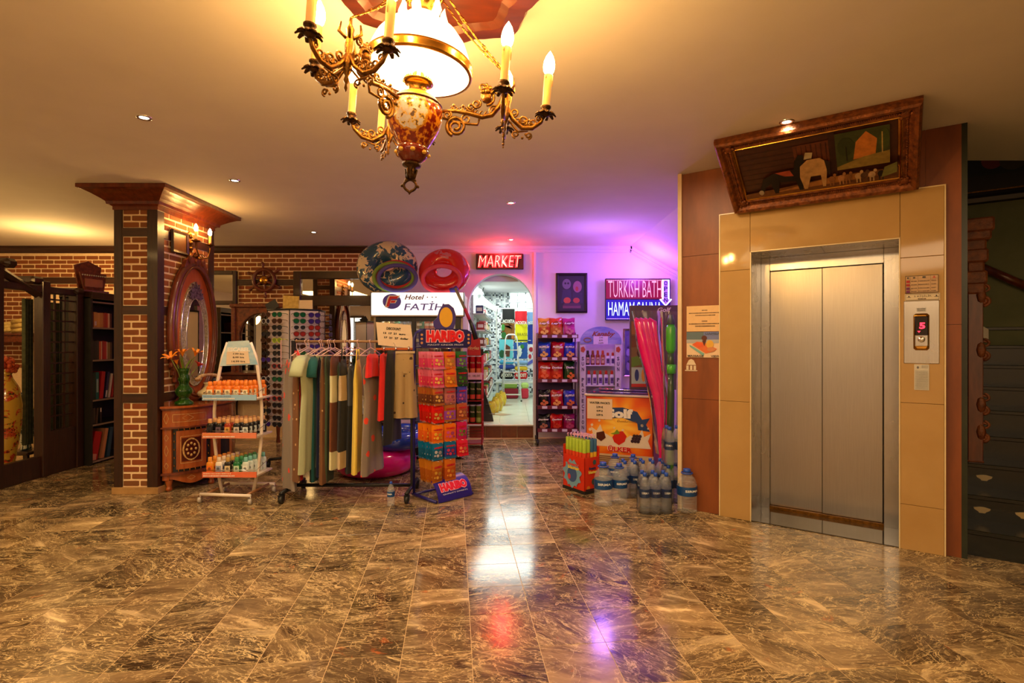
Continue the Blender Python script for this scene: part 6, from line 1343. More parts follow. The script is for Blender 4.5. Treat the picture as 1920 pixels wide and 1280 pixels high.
# ================================================================== BLUE SWEETS RACK
HP_ = Vector((-.67, 4.87, 0)); HA = R(44)
hr_ = thing('sweets_rack', 'blue wire sweets rack with red lettered headboard full of hanging bags', 'display rack', HP_, HA)
bluem = mat('royal_blue_metal', s2l(36, 30, 120), .35, c2=s2l(30, 24, 100))
for s_ in (-1, 1):
    MB().tube([(s_ * .2, .10, .02), (s_ * .2, .10, 1.42), (s_ * .18, .10, 1.47), (s_ * .13, .10, 1.50)], .012, 8).build('upright', bluem, hr_)
    MB().tube([(s_ * .2, .12, .02), (s_ * .2, -.24, .02)], .014, 8).build('foot_rail', bluem, hr_)
MB().tube([(-.13, .10, 1.50), (.13, .10, 1.50)], .012, 8).build('top_rail', bluem, hr_); MB().tube([(-.2, .10, .02), (.2, .10, .02)], .012, 8).build('cross_rail', bluem, hr_)
bs_ = MB().grid(lambda u, v: (-.185 + .37 * u, -.255 + .17 * (1 - math.cos(v * PI / 2)), .012 + .175 * math.sin(v * PI / 2)), 1, 8); bs_.grid(lambda u, v: (.185 - .37 * u, -.250 + .17 * (1 - math.cos(v * PI / 2)), .007 + .175 * math.sin(v * PI / 2)), 1, 8)
bs_.build('base_sign', mat('royal_blue_board', s2l(44, 34, 150), .3, c2=s2l(40, 30, 136)), hr_)
redl = flat(s2l(222, 24, 40), .3); pinko = flat(s2l(240, 170, 190), .3)
def logo(parent, c, w, h, tilt, z0=0):
    for k, (m_, kw, kh, dy, bo) in enumerate(((pinko, 1.03, 1.16, 0, .014), (redl, 1, 1, -.0015, .006))):
        t = MB().txt('HARIBO', .1, (0, dy, 0), w=w * kw, h=h * kh, bold=bo); o = t.build('lettering', m_, parent, c, (tilt, 0, 0))
logo(hr_, (0, -.220, .125), .29, .075, R(-36)); MB().txt('QUALITY SWEETS', .1, (0, 0, 0), w=.27, h=.012).build('lettering', flat(s2l(220, 220, 240)), hr_, (0, -.250, .072), (R(-16), 0, 0))
hb_ = [(-.20, 0), (.20, 0), (.235, .03), (.24, .14), (.20, .165), (.13, .17), (.0, .175), (-.13, .17), (-.20, .165), (-.24, .14), (-.235, .03)]
HX_ = Matrix.Translation((0, -.10, Z(652, 4.8)))
hbo = MB().prism(hb_, -.012, .0).build('headboard', mat('dark_blue_board', s2l(30, 26, 96), .3, c2=s2l(26, 22, 84)), hr_); hbo.matrix_local = HX_ @ Matrix.Rotation(R(-26), 4, 'Z')
HT = HX_ @ Matrix.Rotation(R(-26), 4, 'Z')
for k, (m_, kw, kh, dy, bo) in enumerate(((pinko, 1.03, 1.14, -.014, .014), (redl, 1, 1, -.0155, .006))):
    o = MB().txt('HARIBO', .1, (0, dy, .105), w=.34 * kw, h=.105 * kh, bold=bo).build('lettering', m_, hr_); o.matrix_local = HT
o = MB().txt('MACHT KINDER FROH', .1, (0, -.014, .028), w=.32, h=.014).build('lettering', flat(s2l(210, 210, 230)), hr_); o.matrix_local = HT
o = MB()
for s_ in (-1, 1):
    for k in range(3): o.prism(ngon(10, .011, .011, s_ * .212, .045 + .036 * k), -.014, -.012)
o = o.build('bulb_dots', flat(s2l(206, 140, 90)), hr_); o.matrix_local = HT
o = MB().prism([(-.085, .165), (.07, .165), (.09, .22), (.095, .30), (.075, .36), (.03, .395), (-.02, .39), (-.055, .34), (-.075, .27), (-.11, .235), (-.105, .19)], -.010, .0).build('topper_plate', mat('violet_blue_board', s2l(70, 56, 140), .3), hr_); o.matrix_local = HT
o = MB().prism(ngon(24, .06, .09, .005, .275), -.013, -.010).build('topper_panel', flat(s2l(226, 170, 40)), hr_); o.matrix_local = HT
for z in [Z(y, 4.8) for y in (655, 690, 724, 757, 793, 827, 860)]:
    MB().tube([(-.2, .10, z + .02), (.2, .10, z + .02)], .006, 6).build('peg_bar', bluem, hr_)
    for k in range(3): MB().tube([(-.135 + .135 * k, .10, z + .015), (-.135 + .135 * k, -.19, z + .008)], .003, 5).build('peg', chrome, hr_)
def sweet_bag(c1, c2, c3, w=.125, h=.158, txt='HARIBO'):
    b = MB(); nu, nv = 6, 8
    def surf(s_):
        def f(u, v):
            bx = math.sin(PI * u) ** .6 * math.sin(PI * min(1, max(0, (v - .04) / .92))) ** .6 if 0 < u < 1 and .04 < v < .96 else 0
            return ((u - .5) * w * (1 - .03 * math.sin(PI * v)), s_ * .0105 * bx, -v * h)
        return f
    b.grid(surf(-1), nu, nv, mf=lambda u, v: 0 if v < .34 else (1 if v < .86 else 2)); b.grid(surf(1), nu, nv, m=6)
    b.txt(txt, .1, (0, -.0120, -h * .26), 3, w=w * .72, h=h * .10, bold=.004)
    for k, (u, v, r) in enumerate(((-.2, .5, .16), (.15, .55, .18), (-.05, .72, .15), (.25, .74, .10), (-.3, .7, .09))):
        b.prism(ngon(8, r * w * .8, r * w * .7, u * w, -v * h), -.0123 - .0003 * k, -.010, 4 + k % 2)
    return b.mesh('sweet_bag', [flat(s2l(*c1), .25), flat(s2l(*c2), .25), flat(s2l(*c1), .25), flat(s2l(200, 24, 40), .3), flat(s2l(*c3), .25), flat(mul(s2l(*c3), .55), .25), flat(tuple(x * .45 + .33 for x in s2l(*c1)), .25)])
rows_ = [('first', [('pink and white', (226, 120, 150), (222, 70, 120), (236, 190, 90)), ('orange', (226, 110, 30), (200, 120, 60), (230, 170, 60)), ('green and violet', (40, 110, 40), (110, 60, 150), (120, 170, 60))]),
         ('second', [('pink', (224, 110, 140), (216, 60, 100), (240, 190, 100)), ('amber', (220, 110, 24), (190, 100, 40), (226, 160, 50)), ('dark green', (20, 60, 30), (60, 50, 60), (60, 120, 40))]),
         ('third', [('gold and brown', (176, 100, 40), (110, 60, 40), (220, 170, 90)), ('brown and lilac', (150, 90, 90), (190, 110, 110), (170, 90, 120)), ('blue', (60, 70, 170), (100, 60, 170), (190, 90, 150))]),
         ('fourth', [('scarlet', (214, 20, 16), (190, 30, 20), (200, 160, 80)), ('gold and violet', (170, 100, 40), (150, 70, 190), (200, 130, 60)), ('copper', (176, 84, 40), (150, 70, 50), (214, 140, 80))]),
         ('fifth', [('orange and yellow', (236, 130, 20), (226, 100, 30), (240, 190, 60)), ('orange', (226, 110, 20), (220, 90, 40), (200, 80, 150)), ('magenta', (206, 20, 90), (190, 30, 110), (120, 140, 50))]),
         ('sixth', [('turquoise', (10, 110, 160), (20, 90, 130), (190, 190, 200)), ('blue and red', (14, 100, 150), (40, 60, 150), (190, 50, 90)), ('red', (216, 30, 60), (200, 20, 50), (230, 130, 90))]),
         ('bottom', [('golden', (196, 120, 30), (170, 90, 24), (220, 170, 60)), ('golden orange', (206, 110, 30), (180, 80, 24), (226, 150, 50)), ('amber brown', (190, 90, 30), (160, 60, 24), (220, 140, 60))])]
ysr = [659, 692, 726, 758, 794, 828, 861]; hs = [.155, .16, .155, .155, .16, .15, .20]
MH = Matrix.Translation(HP_) @ Matrix.Rotation(HA, 4, 'Z')
for (tier, specs), yy, hh_ in zip(rows_, ysr, hs):
    for k, (nm_, a, b_, c_) in enumerate(specs):
        if tier == 'bottom' and k == 2: continue
        me = sweet_bag(a, b_, c_, h=hh_); ndeep = 7 if k == 0 else 3
        for q in range(ndeep):
            p = MH @ Vector((-.135 + .135 * k, -.17 + q * .034, Z(yy, 4.72)))
            o = link('sweet_bag', me, None, p, (R(rnd.uniform(-9, 2)), 0, HA + R(rnd.uniform(-9, 9))))
            tag(o, '%s sweet bag, %s column of the %s row, %s' % (nm_, ('left', 'middle', 'right')[k], tier, 'front' if q == 0 else ordn[q] + ' from front'), 'sweet bag', 'sweet bags on the blue rack')
# ================================================================== RED CRISP TUBE RACK
PY_ = 6.98
pr = thing('crisp_tube_rack', 'red wire rack of crisp tubes beside the shop doorway', 'display rack', (X(886, PY_), PY_, 0))
rdm = mat('red_metal', s2l(190, 16, 24), .35, c2=s2l(160, 12, 20))
for s_ in (-1, 1):
    for y in (-.02, .24): MB().tube([(s_ * .125, y, .05), (s_ * .125, y, 1.22)], .010, 6).build('upright', rdm, pr); 
    MB().lathe([(.012, 0), (.014, .02), (.008, .06)], 8, c=(s_ * .125, -.02, 0)).build('foot', blackp, pr)
rows3 = [(Z(701, PY_), 'top'), (Z(750, PY_), 'middle'), (Z(793, PY_), 'bottom')]
for z, nm_ in rows3:
    MB().bx(-.13, .13, -.03, .25, z - .012, z - .002).build('shelf', rdm, pr)
MB().bx(-.13, .13, .24, .25, .35, 1.3).build('back_panel', mat('dark_back_panel', s2l(30, 10, 14), .5), pr)
for k in range(6): MB().tube([(-.13, -.03, .08 + .035 * k), (.13, -.03, .08 + .035 * k), (.13, .24, .08 + .035 * k), (-.13, .24, .08 + .035 * k)], .0035, 5, closed=True).build('basket_wire', rdm, pr)
MB().bx(-.13, .13, -.03, .24, .06, .07).build('basket_floor', rdm, pr)
MB().prism([(-.11, 1.22), (.11, 1.22), (.10, 1.43), (.02, 1.50), (-.10, 1.50)], -.03, -.02).build('header_sign', mat('crisp_red_board', s2l(200, 14, 20), .3), pr)
MB().txt('Pringles', .1, (.0, -.033, 1.31), w=.18, h=.06, shear=.2, bold=.003).build('lettering', flat(s2l(236, 190, 110)), pr)
MB().bx(-.12, .13, -.055, -.05, Z(711, PY_), Z(698, PY_)).build('price_card', flat(s2l(222, 170, 176)), pr)
MB().txt('3,50  10,00', .1, (0, -.057, Z(704, PY_)), w=.2, h=.03).build('lettering', ink, pr)
def tube_mesh(c1, c2, r=.038, h=.235):
    b = MB().lathe([(.001, 0), (r, 0), (r, h * .96), (r * 1.03, h * .965), (r * 1.03, h), (.001, h)], 18, mats=[2, 0, 2, 2, 2])
    b.lathe([(r * 1.004, h * .08), (r * 1.004, h * .32)], 10, 1, a0=PI * 1.15, a1=PI * 1.85)
    v0 = len(b.v); b.txt('Pringles', .1, (0, 0, h * .62), 3, w=r * 1.6, h=h * .14, bold=.004, shear=.2)
    b.v = b.v[:v0] + [(math.sin(a / r) * r * 1.02, -math.cos(a / r) * r * 1.02, c) for a, _, c in b.v[v0:]]
    return b.mesh('crisp_tube', [flat(s2l(*c1), .25), flat(s2l(*c2), .3), flat(s2l(190, 180, 170), .3), flat(s2l(240, 220, 160), .3)])
tm_ = {'red': tube_mesh((190, 16, 20), (226, 120, 50)), 'olive green': tube_mesh((60, 80, 30), (206, 70, 40)), 'orange red': tube_mesh((200, 40, 20), (230, 140, 60)), 'light green': tube_mesh((110, 130, 50), (150, 170, 70))}
for (z, tn), cs in zip(rows3, (['orange red', 'red', 'red'], ['olive green', 'olive green', 'olive green'], ['orange red', 'olive green', 'light green'])):
    for k, c in enumerate(cs):
        for q in range(2):
            o = link('crisp_tube', tm_[c], None, (X(886, PY_) - .083 + .083 * k, PY_ + .015 + q * .085, z)); tag(o, '%s crisp tube, %s place on the %s shelf of red rack%s' % (c, ('left', 'middle', 'right')[k], tn, '' if q == 0 else ', behind'), 'crisp tube', 'crisp tubes on the red rack')
# neon MARKET sign
mk = thing('neon_sign', 'red neon MARKET sign on black board above the arched doorway', 'neon sign', P(937, 490, YB - .05))
kk = (YB - .05) / F
MB().bx(-44.5 * kk, 44.5 * kk, -.01, .045, -14.5 * kk, 14.5 * kk, bev=.004).build('board', mat('dark_red_board', s2l(60, 4, 8), .4), mk)
glow = mat('red_neon_glow', (1, .05, .04), .4, emit=1.2, ecol=(1, .02, .03)); core = mat('neon_tube_core', (1, .7, .5), .4, emit=2.8, ecol=(1, .42, .25))
MB().txt('MARKET', .1, (0, -.020, 0), w=82 * kk, h=23 * kk, shear=.18, bold=.007, ext=.003).build('lettering', glow, mk)
MB().txt('MARKET', .1, (0, -.027, 0), w=79 * kk, h=20.5 * kk, shear=.18, bold=-.0035, ext=.003).build('lettering', core, mk)
# ================================================================== NEON CORNER: crisps rack, sun cream arch, signs, freezer, water
# ---- crisps rack
CY = 7.22
cr_ = thing('crisps_rack', 'dark wheeled rack of crisp bags right of the shop doorway', 'display rack', (X(1044, CY), CY, 0))
cx0, cx1 = X(1008, CY) - X(1044, CY), X(1084, CY) - X(1044, CY)
purp = mat('dark_purple_metal', s2l(70, 24, 60), .35, c2=s2l(50, 16, 44))
for a in (cx0, cx1 - .04):
    for y in (.0, .34): MB().tube([(a, y, .08), (a, y, 1.52)], .010, 6).build('upright', purp, cr_)
    castor(cr_, (a, .0), .035, blackm, blackp, .09); castor(cr_, (a, .34), .035, blackm, blackp, .09)
MB().bx(cx0, cx1 - .04, .345, .352, .15, 1.5).build('back_panel', mat('violet_back_panel', s2l(90, 60, 120), .5), cr_)
RZs = [Z(p, CY) for p in (631, 673, 714, 764, 807)]
for z in RZs:
    MB().bx(cx0, cx1, .0, .345, z - .004, z + .004).build('shelf', purp, cr_)
    MB().bx(cx0, cx1, -.012, -.0, z - .02, z + .03).build('shelf_strip', mat('dark_red_strip', s2l(110, 20, 50), .35), cr_)
    q = MB()
    for k in range(4): q.bx(cx0 + .06 + k * .135, cx0 + .13 + k * .135, -.015, -.012, z - .012, z + .022)
    q.build('price_labels', flat(s2l(220, 210, 230)), cr_)
def crisp_bag(c1, c2, c3, txt, w=.178, h=.235, ts=.78, tc=(240, 230, 220)):
    b = MB()
    def surf(s_):
        def f(u, v):
            bx = (math.sin(PI * u) ** .5) * (math.sin(PI * min(1, max(0, (v - .05) / .9))) ** .5) if 0 < u < 1 and .05 < v < .95 else 0
            wr = 1 - .10 * math.sin(PI * v); zz = v * h + (.006 * math.sin(9 * u) if v in (0, 1) else 0)
            return ((u - .5) * w * wr, s_ * .034 * bx + .003 * math.sin(12 * u + 5 * v), zz)
        return f
    b.grid(surf(-1), 8, 10, mf=lambda u, v: 1 if v < .42 else 0); b.grid(surf(1), 8, 10)
    b.prism(ngon(14, w * .28, h * .12, 0, h * .70), -.037, -.030, 4)
    b.txt(txt, .1, (0, -.0385, h * .70), 3, w=w * ts, h=h * .12, bold=.005, shear=.2)
    for k, (u, v, r) in enumerate(((-.18, .22, .2), (.16, .26, .22), (-.02, .38, .16), (.0, .14, .18))):
        b.prism(ngon(7, r * w * .7, r * w * .6, u * w, v * h), -.0375 - .0004 * k, -.028, 2)
    return b.mesh('crisp_bag', [flat(s2l(*c1), .22), flat(s2l(*c2), .22), flat(s2l(*c3), .3), flat(s2l(*tc), .3), flat(mul(s2l(*c1), .6), .22)])
CB = [[('gold', (206, 140, 50), (190, 70, 30), (226, 180, 80), "Lay's"), ('orange red', (200, 60, 30), (200, 110, 50), (230, 180, 80), "Lay's"), ('magenta', (170, 30, 110), (190, 60, 130), (200, 120, 120), "Lay's")],
      [('blue', (20, 60, 170), (30, 60, 170), (226, 170, 80), 'RUFFLES'), ('scarlet', (190, 20, 40), (180, 20, 60), (226, 160, 70), 'RUFFLES'), ('royal blue', (30, 50, 190), (30, 40, 180), (226, 160, 80), 'RUFFLES')],
      [('bright red', (200, 24, 10), (220, 60, 20), (226, 70, 20), 'Doritos'), ('deep red', (170, 14, 14), (200, 50, 20), (226, 80, 30), 'Doritos'), ('dark green', (16, 60, 20), (30, 70, 20), (226, 120, 40), 'Doritos')],
      [('black', (12, 12, 20), (16, 14, 20), (200, 100, 60), 'Doritos'), ('crimson', (190, 30, 30), (180, 20, 30), (226, 150, 70), 'RUFFLES'), ('bright blue', (40, 50, 180), (50, 60, 190), (210, 110, 60), 'RUFFLES')],
      [('black and grey', (16, 14, 20), (40, 40, 50), (160, 90, 70), 'Doritos'), ('tomato red', (200, 20, 20), (180, 14, 14), (200, 60, 30), 'Doritos'), ('purple', (150, 30, 110), (160, 20, 80), (190, 60, 110), "Lay's")]]
tn5 = ['top', 'second', 'third', 'fourth', 'bottom']
for r_, (z, row5) in enumerate(zip(RZs, CB)):
    for k, (nm_, a, b_, c_, t_) in enumerate(row5):
        hh_ = .25 if r_ in (0, 2) else (.225 if r_ < 4 else .20)
        me = crisp_bag(a, b_, c_, t_, h=hh_)
        for q in range(2):
            o = link('crisp_bag', me, None, (X(1044, CY) + cx0 + .095 + k * .175 + rnd.uniform(-.008, .008), CY + .05 + q * .09, z + .004), (R(rnd.uniform(-8, -2)), R(rnd.uniform(-4, 4)), R(rnd.uniform(-12, 12))))
            tag(o, '%s bag of crisps, %s on the %s shelf of dark rack%s' % (nm_, ('left', 'middle', 'right')[k], tn5[r_], '' if q == 0 else ', behind'), 'bag of crisps', 'crisp bags on the dark rack')
# ---- sun protection display
SY_ = 7.35
sd_ = thing('sun_cream_display', 'lilac lit sun cream display with arched header lettered SUN PROTECTION', 'display stand', (X(1126, SY_), SY_, 0))
def sx_(px): return X(px, SY_) - X(1126, SY_)
lil = mat('white_display_board', s2l(222, 214, 222), .45)
for a, b in ((1087, 1098), (1153, 1164)):
    MB().bx(sx_(a), sx_(b), -.02, .0, .05, Z(640, SY_)).build('side_board', lil, sd_); MB().bx(sx_(a if a < 1100 else b) - .004, sx_(a if a < 1100 else b) + .004, 0, .30, .05, Z(640, SY_)).build('side_return', lil, sd_)
    q = MB()
    for k, ch_ in enumerate('SUN PROTECTION'):
        if ch_ != ' ': q.txt(ch_, .1, (sx_((a + b) / 2), -.022, Z(672 + k * 9.9, SY_)), h=.052, w=.034 if ch_ != 'I' else None, bold=.003)
    q.build('lettering', flat(s2l(70, 50, 90)), sd_)
    q = MB().prism(ngon(5, .035, .045, sx_((a + b) / 2), Z(655, SY_)), -.024, -.020); q.build('orange_mark', flat(s2l(190, 80, 50)), sd_)
MB().bx(sx_(1087), sx_(1164), .29, .30, .05, Z(640, SY_)).build('back_board', lil, sd_)
zh = Z(645, SY_)
hp = [(sx_(1088), zh)] + [(sx_(1126) - .285 * math.cos(PI * i / 16), Z(640, SY_) + .205 * math.sin(PI * i / 16)) for i in range(17)] + [(sx_(1164), zh)]
MB().prism(hp, -.03, -.02).build('header_board', mat('sky_print', s2l(24, 60, 170), .35, c2=s2l(190, 190, 220), scale=3, stretch=(.6, 1, 2.4)), sd_)
MB().txt('Kanaby', .1, (sx_(1131), -.032, Z(627, SY_)), w=.32, h=.085, shear=.4, bold=.003).build('lettering', flat(s2l(150, 60, 40)), sd_)
MB().bx(sx_(1112), sx_(1139), -.036, -.032, Z(645, SY_), Z(630, SY_)).build('price_card', flat(s2l(226, 206, 226)), sd_)
MB().txt('7.99', .1, (sx_(1126), -.038, Z(633, SY_)), h=.022).txt('8.99', .1, (sx_(1126), -.038, Z(638, SY_)), h=.022).txt('14.99', .1, (sx_(1126), -.038, Z(643, SY_)), h=.022).build('lettering', ink, sd_)
q = MB().torus((sx_(1101), -.033, Z(637, SY_)), .05, .006, 20, 5, ry=.028); q.build('gold_ring_print', flat(s2l(170, 110, 60)), sd_)
for py in (684, 722, 765, 805): MB().bx(sx_(1098), sx_(1153), -.01, .29, Z(py, SY_) - .014, Z(py, SY_)).build('shelf', lil, sd_)
sp1 = [('dark brown oil bottle', (50, 20, 16), (60, 30, 20)), ('chestnut oil bottle', (120, 40, 16), (140, 60, 20)), ('copper oil bottle', (150, 50, 20), (170, 60, 20)), ('amber oil bottle', (160, 60, 24), (180, 60, 24)), ('white lotion bottle', (220, 210, 226), (170, 30, 24)), ('pearl white lotion bottle', (226, 216, 230), (180, 30, 24))]
for k, (nm_, a, b_) in enumerate(sp1):
    me = sbottle(a, b_, (200, 160, 140) if k < 4 else (90, 60, 130), w=.058, h=.20 if k < 4 else .17)
    o = link('sun_lotion_bottle', me, None, (X(1102 + k * 9.4, SY_ + .05), SY_ + .05, Z(684, SY_))); tag(o, '%s on the upper shelf of the lilac display, %s from left' % (nm_, ordn[k]), 'bottle', 'bottles in the lilac display')
for k in range(5):
    for py, tn in ((722, 'second'), (765, 'third')):
        me = sbottle((226, 220, 230), (206, 30, 26), (110, 80, 150), w=.062, h=.20) if k == 0 and py == 722 else me
        o = link('sun_lotion_bottle', me, None, (X(1104 + k * 10.8, SY_ + .05), SY_ + .05, Z(py, SY_))); tag(o, 'white bottle with red cap, %s from left, %s shelf of lilac display' % (ordn[k], tn), 'bottle', 'bottles in the lilac display')
# ---- picture on the wall
wp = thing('wall_picture', 'dark framed portrait print on the violet lit wall above the crisps', 'picture', P(1072, 549, YB - .02))
k8 = (YB - .02) / F; pw_, ph2 = 48 * k8, 64 * k8
rectsweep(MB(), pw_, ph2, [(-.002, .02), (0, -.012), (.02, -.02), (.04, -.014), (.042, .02)]).build('frame', mat('black_frame', s2l(26, 12, 20), .35), wp)
art('print', [('e', .3, .76, .17, .15, (110, 100, 120)), ('e', .25, .78, .04, .03, (30, 24, 34)), ('e', .36, .78, .04, .03, (30, 24, 34)), ('p', [(.15, .6), (.45, .6), (.5, .25), (.08, .2)], (44, 40, 70)), ('e', .72, .68, .17, .17, (150, 100, 120)), ('e', .70, .62, .06, .07, (170, 60, 50)), ('p', [(.55, .52), (.9, .5), (.95, .2), (.5, .2)], (40, 30, 56)), ('e', .32, .28, .14, .09, (190, 80, 40)), ('e', .68, .28, .13, .08, (180, 70, 40)), ('r', .15, .05, .85, .14, (110, 56, 80)), ('p', [(.2, .2), (.8, .2), (.85, .12), (.15, .12)], (70, 34, 60))], pw_, ph2, wp, .0, (28, 22, 40))
fo = thing('foil_picture', 'narrow silver framed panel of foil shapes on the violet wall', 'picture', P(1178.5, 661, YB - .02))
pw_, ph2 = 14 * k8, 84 * k8
rectsweep(MB(), pw_, ph2, [(-.002, .02), (0, -.01), (.012, -.02), (.024, -.01), (.026, .02)]).build('frame', chrome, fo)
art('panel', [('p', [(.2, .86), (.8, .9), (.7, .7), (.3, .66)], (110, 100, 150)), ('e', .5, .5, .3, .09, (160, 150, 200)), ('p', [(.2, .62), (.7, .66), (.6, .58)], (60, 50, 90)), ('e', .5, .2, .3, .1, (150, 140, 190)), ('p', [(.3, .3), (.7, .36), (.6, .26)], (60, 50, 90)), ('r', .15, .42, .85, .43, (60, 50, 90))], pw_, ph2, fo, 0, (96, 84, 140))
# ---- LED sign
LYs = YB - .10; kl = LYs / F
ld = thing('led_sign', 'glowing pink and blue LED sign TURKISH BATH on the violet wall', 'LED sign', P(1196, 561, LYs))
def em(name, c, e, base=None): return mat(name, base or c, .4, emit=e, ecol=c)
MB().bx(-61 * kl, 61 * kl, -.01, .03, -39 * kl, 39 * kl, bev=.006).build('sign_box', blackp, ld)
MB().bx(-60 * kl, 48 * kl, -.013, -.01, 1 * kl, 37 * kl).build('upper_panel', em('crimson_glow_panel', s2l(190, 0, 50), .30, (.05, 0, .01)), ld)
MB().bx(-60 * kl, 48 * kl, -.013, -.01, -38 * kl, -1 * kl).build('lower_panel', em('blue_glow_panel', s2l(30, 20, 220), .38, (.01, .01, .06)), ld)
MB().bx(48 * kl, 60.5 * kl, -.013, -.01, -38 * kl, 37 * kl).build('side_panel', em('deep_blue_panel', s2l(40, 0, 150), .3, (.01, 0, .04)), ld)
MB().txt('TURKISH BATH', .1, (-6 * kl, -.016, 19 * kl), w=100 * kl, h=31 * kl, bold=-.001).build('lettering', em('pink_led_letters', (1, .42, .62), .75, (.1, .02, .04)), ld)
MB().txt('HAMAM SAUNA', .1, (-6 * kl, -.016, -18 * kl), w=100 * kl, h=26 * kl, bold=.0).build('lettering', em('white_blue_led_letters', (.62, .78, 1), .95, (.05, .05, .1)), ld)
arw = [(46, 36), (57, 36), (57, 0), (62, 0), (51.5, -12), (41, 0), (46, 0)]
MB().tube([(a * kl, -.020, b * kl) for a, b in arw], .011, 6, closed=True).build('arrow_outline', em('white_led_tube', (.9, .85, 1), 1.5), ld)
MB().prism([(a * kl, b * kl) for a, b in arw], -.018, -.014).build('arrow_panel', em('violet_arrow_panel', s2l(150, 110, 230), .4), ld)
q = MB()
for k, c_ in enumerate('OPEN'): q.txt(c_, .1, (51.5 * kl, -.021, (30 - k * 10.5) * kl), w=7 * kl, h=8 * kl, bold=.002)
q.build('lettering', flat(s2l(60, 10, 90)), ld)
dots = MB()
for a in range(44): dots.box((-58 * kl + a * 2.42 * kl, -.014, 35.5 * kl), (.006, .004, .006)); dots.box((-58 * kl + a * 2.42 * kl, -.014, -36.5 * kl), (.006, .004, .006))
q = dots.build('led_dots', em('led_dot', (1, .5, .8), 2), ld); q['kind'] = 'stuff'
# ---- ice cream chest freezer
FA = R(-21); FO = Vector((X(1098, 5.78), 5.78, 0))
fz = thing('chest_freezer', 'orange printed ice cream chest freezer behind the water bottles', 'freezer', FO, FA)
fw_, fd_, fh_ = .715, .60, .855
def freezer_front():
    n = NT('orange_sunburst_print'); tc = n.n('ShaderNodeTexCoord'); sp = n.n('ShaderNodeSeparateXYZ'); n.l(tc.outputs['Object'], sp.inputs[0])
    dx = n.math('SUBTRACT', sp.outputs[0], .36); dz = n.math('SUBTRACT', sp.outputs[2], .50)
    r_ = n.math('SQRT', n.math('ADD', n.math('MULTIPLY', dx, dx), n.math('MULTIPLY', dz, dz)))
    a = n.math('MULTIPLY', n.math('ARCTAN2', dz, dx), 9); rays = n.math('MULTIPLY', n.math('SINE', a), .05)
    f = n.math('ADD', n.math('ADD', r_, rays), n.math('MULTIPLY', n.noise(tc.outputs['Object'], 8, 3), .1))
    n.l(n.ramp(f, [(.12, s2l(250, 200, 70)), (.26, s2l(240, 150, 30)), (.40, s2l(226, 90, 14)), (.52, s2l(200, 50, 10))]), n.b.inputs['Base Color']); n.b.inputs['Roughness'].default_value = .3; return n.m
MB().bx(0, fw_, .012, fd_, .05, fh_ - .04, bev=.006).build('body', mat('dark_red_side_print', s2l(110, 34, 16), .35, c2=s2l(150, 60, 20), scale=3), fz)
MB().bx(.012, fw_ - .012, .0, .012, .20, fh_ - .05).build('front_print', freezer_front(), fz)
MB().bx(0, fw_, .0, .014, .05, .20).build('grille_panel', mat('cream_grille_panel', s2l(206, 180, 140), .4), fz)
for k in range(6): MB().bx(.12, fw_ - .12, -.006, .0, .07 + .02 * k, .078 + .02 * k).build('grille_slat', mat('brown_grille_slat', s2l(120, 80, 50), .5), fz)
MB().bx(-.012, fw_ + .012, -.012, fd_ + .01, fh_ - .045, fh_ - .02, bev=.006).build('rim', mat('pale_metal_rim', s2l(222, 206, 190), .25, .4), fz)
MB().bx(.01, fw_ - .01, .01, fd_ * .55, fh_ - .02, fh_ - .008).build('glass_lid', mat('dark_tinted_lid_glass', s2l(60, 40, 110), .06, c2=s2l(50, 34, 96), coat=.5), fz); MB().bx(.02, fw_ - .02, fd_ * .5, fd_ - .01, fh_ - .014, fh_ + .0).build('glass_lid', mat('dark_tinted_lid_glass', s2l(60, 40, 110), .06), fz)
MB().tube([(.10, fd_ * .5, fh_ + .004), (fw_ - .10, fd_ * .5, fh_ + .004)], .006, 6).build('lid_handle', chrome, fz)
milk = flat(s2l(228, 214, 190), .3)
sp_pts = [(.02, .20), (.02, .30), (.08, .33), (.06, .40), (.12, .36), (.16, .43), (.19, .35), (.28, .30), (.36, .34), (.40, .27), (.48, .33), (.55, .30), (.60, .40), (.62, .32), (.69, .36), (.66, .28), (.69, .20)]
MB().prism(sp_pts, -.003, .0).build('milk_splash_print', milk, fz, (0, 0, .08))
dr_ = MB()
for x, z, r_ in ((.07, .42, .014), (.15, .47, .012), (.60, .44, .016), (.66, .41, .01), (.31, .40, .01), (.40, .38, .012), (.05, .37, .016)): dr_.prism(ngon(10, r_, r_, x, z), -.003, 0)
dr_ = dr_.build('milk_drops', milk, fz, (0, 0, .08)); dr_['kind'] = 'stuff'
MB().prism([(.12, .34), (.20, .36), (.22, .29), (.17, .25), (.12, .28)], -.006, -.003).build('chocolate_print', flat(s2l(80, 34, 20), .3), fz, (0, 0, .08))
MB().prism([(.29, .30), (.33, .36), (.40, .37), (.44, .32), (.42, .26), (.36, .22), (.31, .25)], -.006, -.003).build('strawberry_print', flat(s2l(206, 40, 24), .3), fz, (0, 0, .08))
MB().prism([(.27, .34), (.31, .35), (.34, .385), (.37, .35), (.36, .34), (.31, .33)], -.0075, -.006).build('leaf_print', flat(s2l(120, 150, 40), .3), fz, (0, 0, .08))
bb = MB()
for k in range(9): bb.prism(ngon(8, .018, .018, .50 + .03 * (k % 3) + .01 * (k // 3), .27 + .028 * (k // 3)), -.0062 - .0003 * k, -.003)
bb.build('blackberry_print', flat(s2l(50, 30, 40), .3), fz, (0, 0, .08))
MB().prism([(.20, .56), (.24, .69), (.40, .70), (.55, .66), (.60, .58), (.68, .60), (.64, .53), (.68, .46), (.56, .47), (.55, .54), (.40, .59), (.26, .58)], -.003, 0).build('ribbon_print', flat(s2l(30, 60, 110), .3), fz)
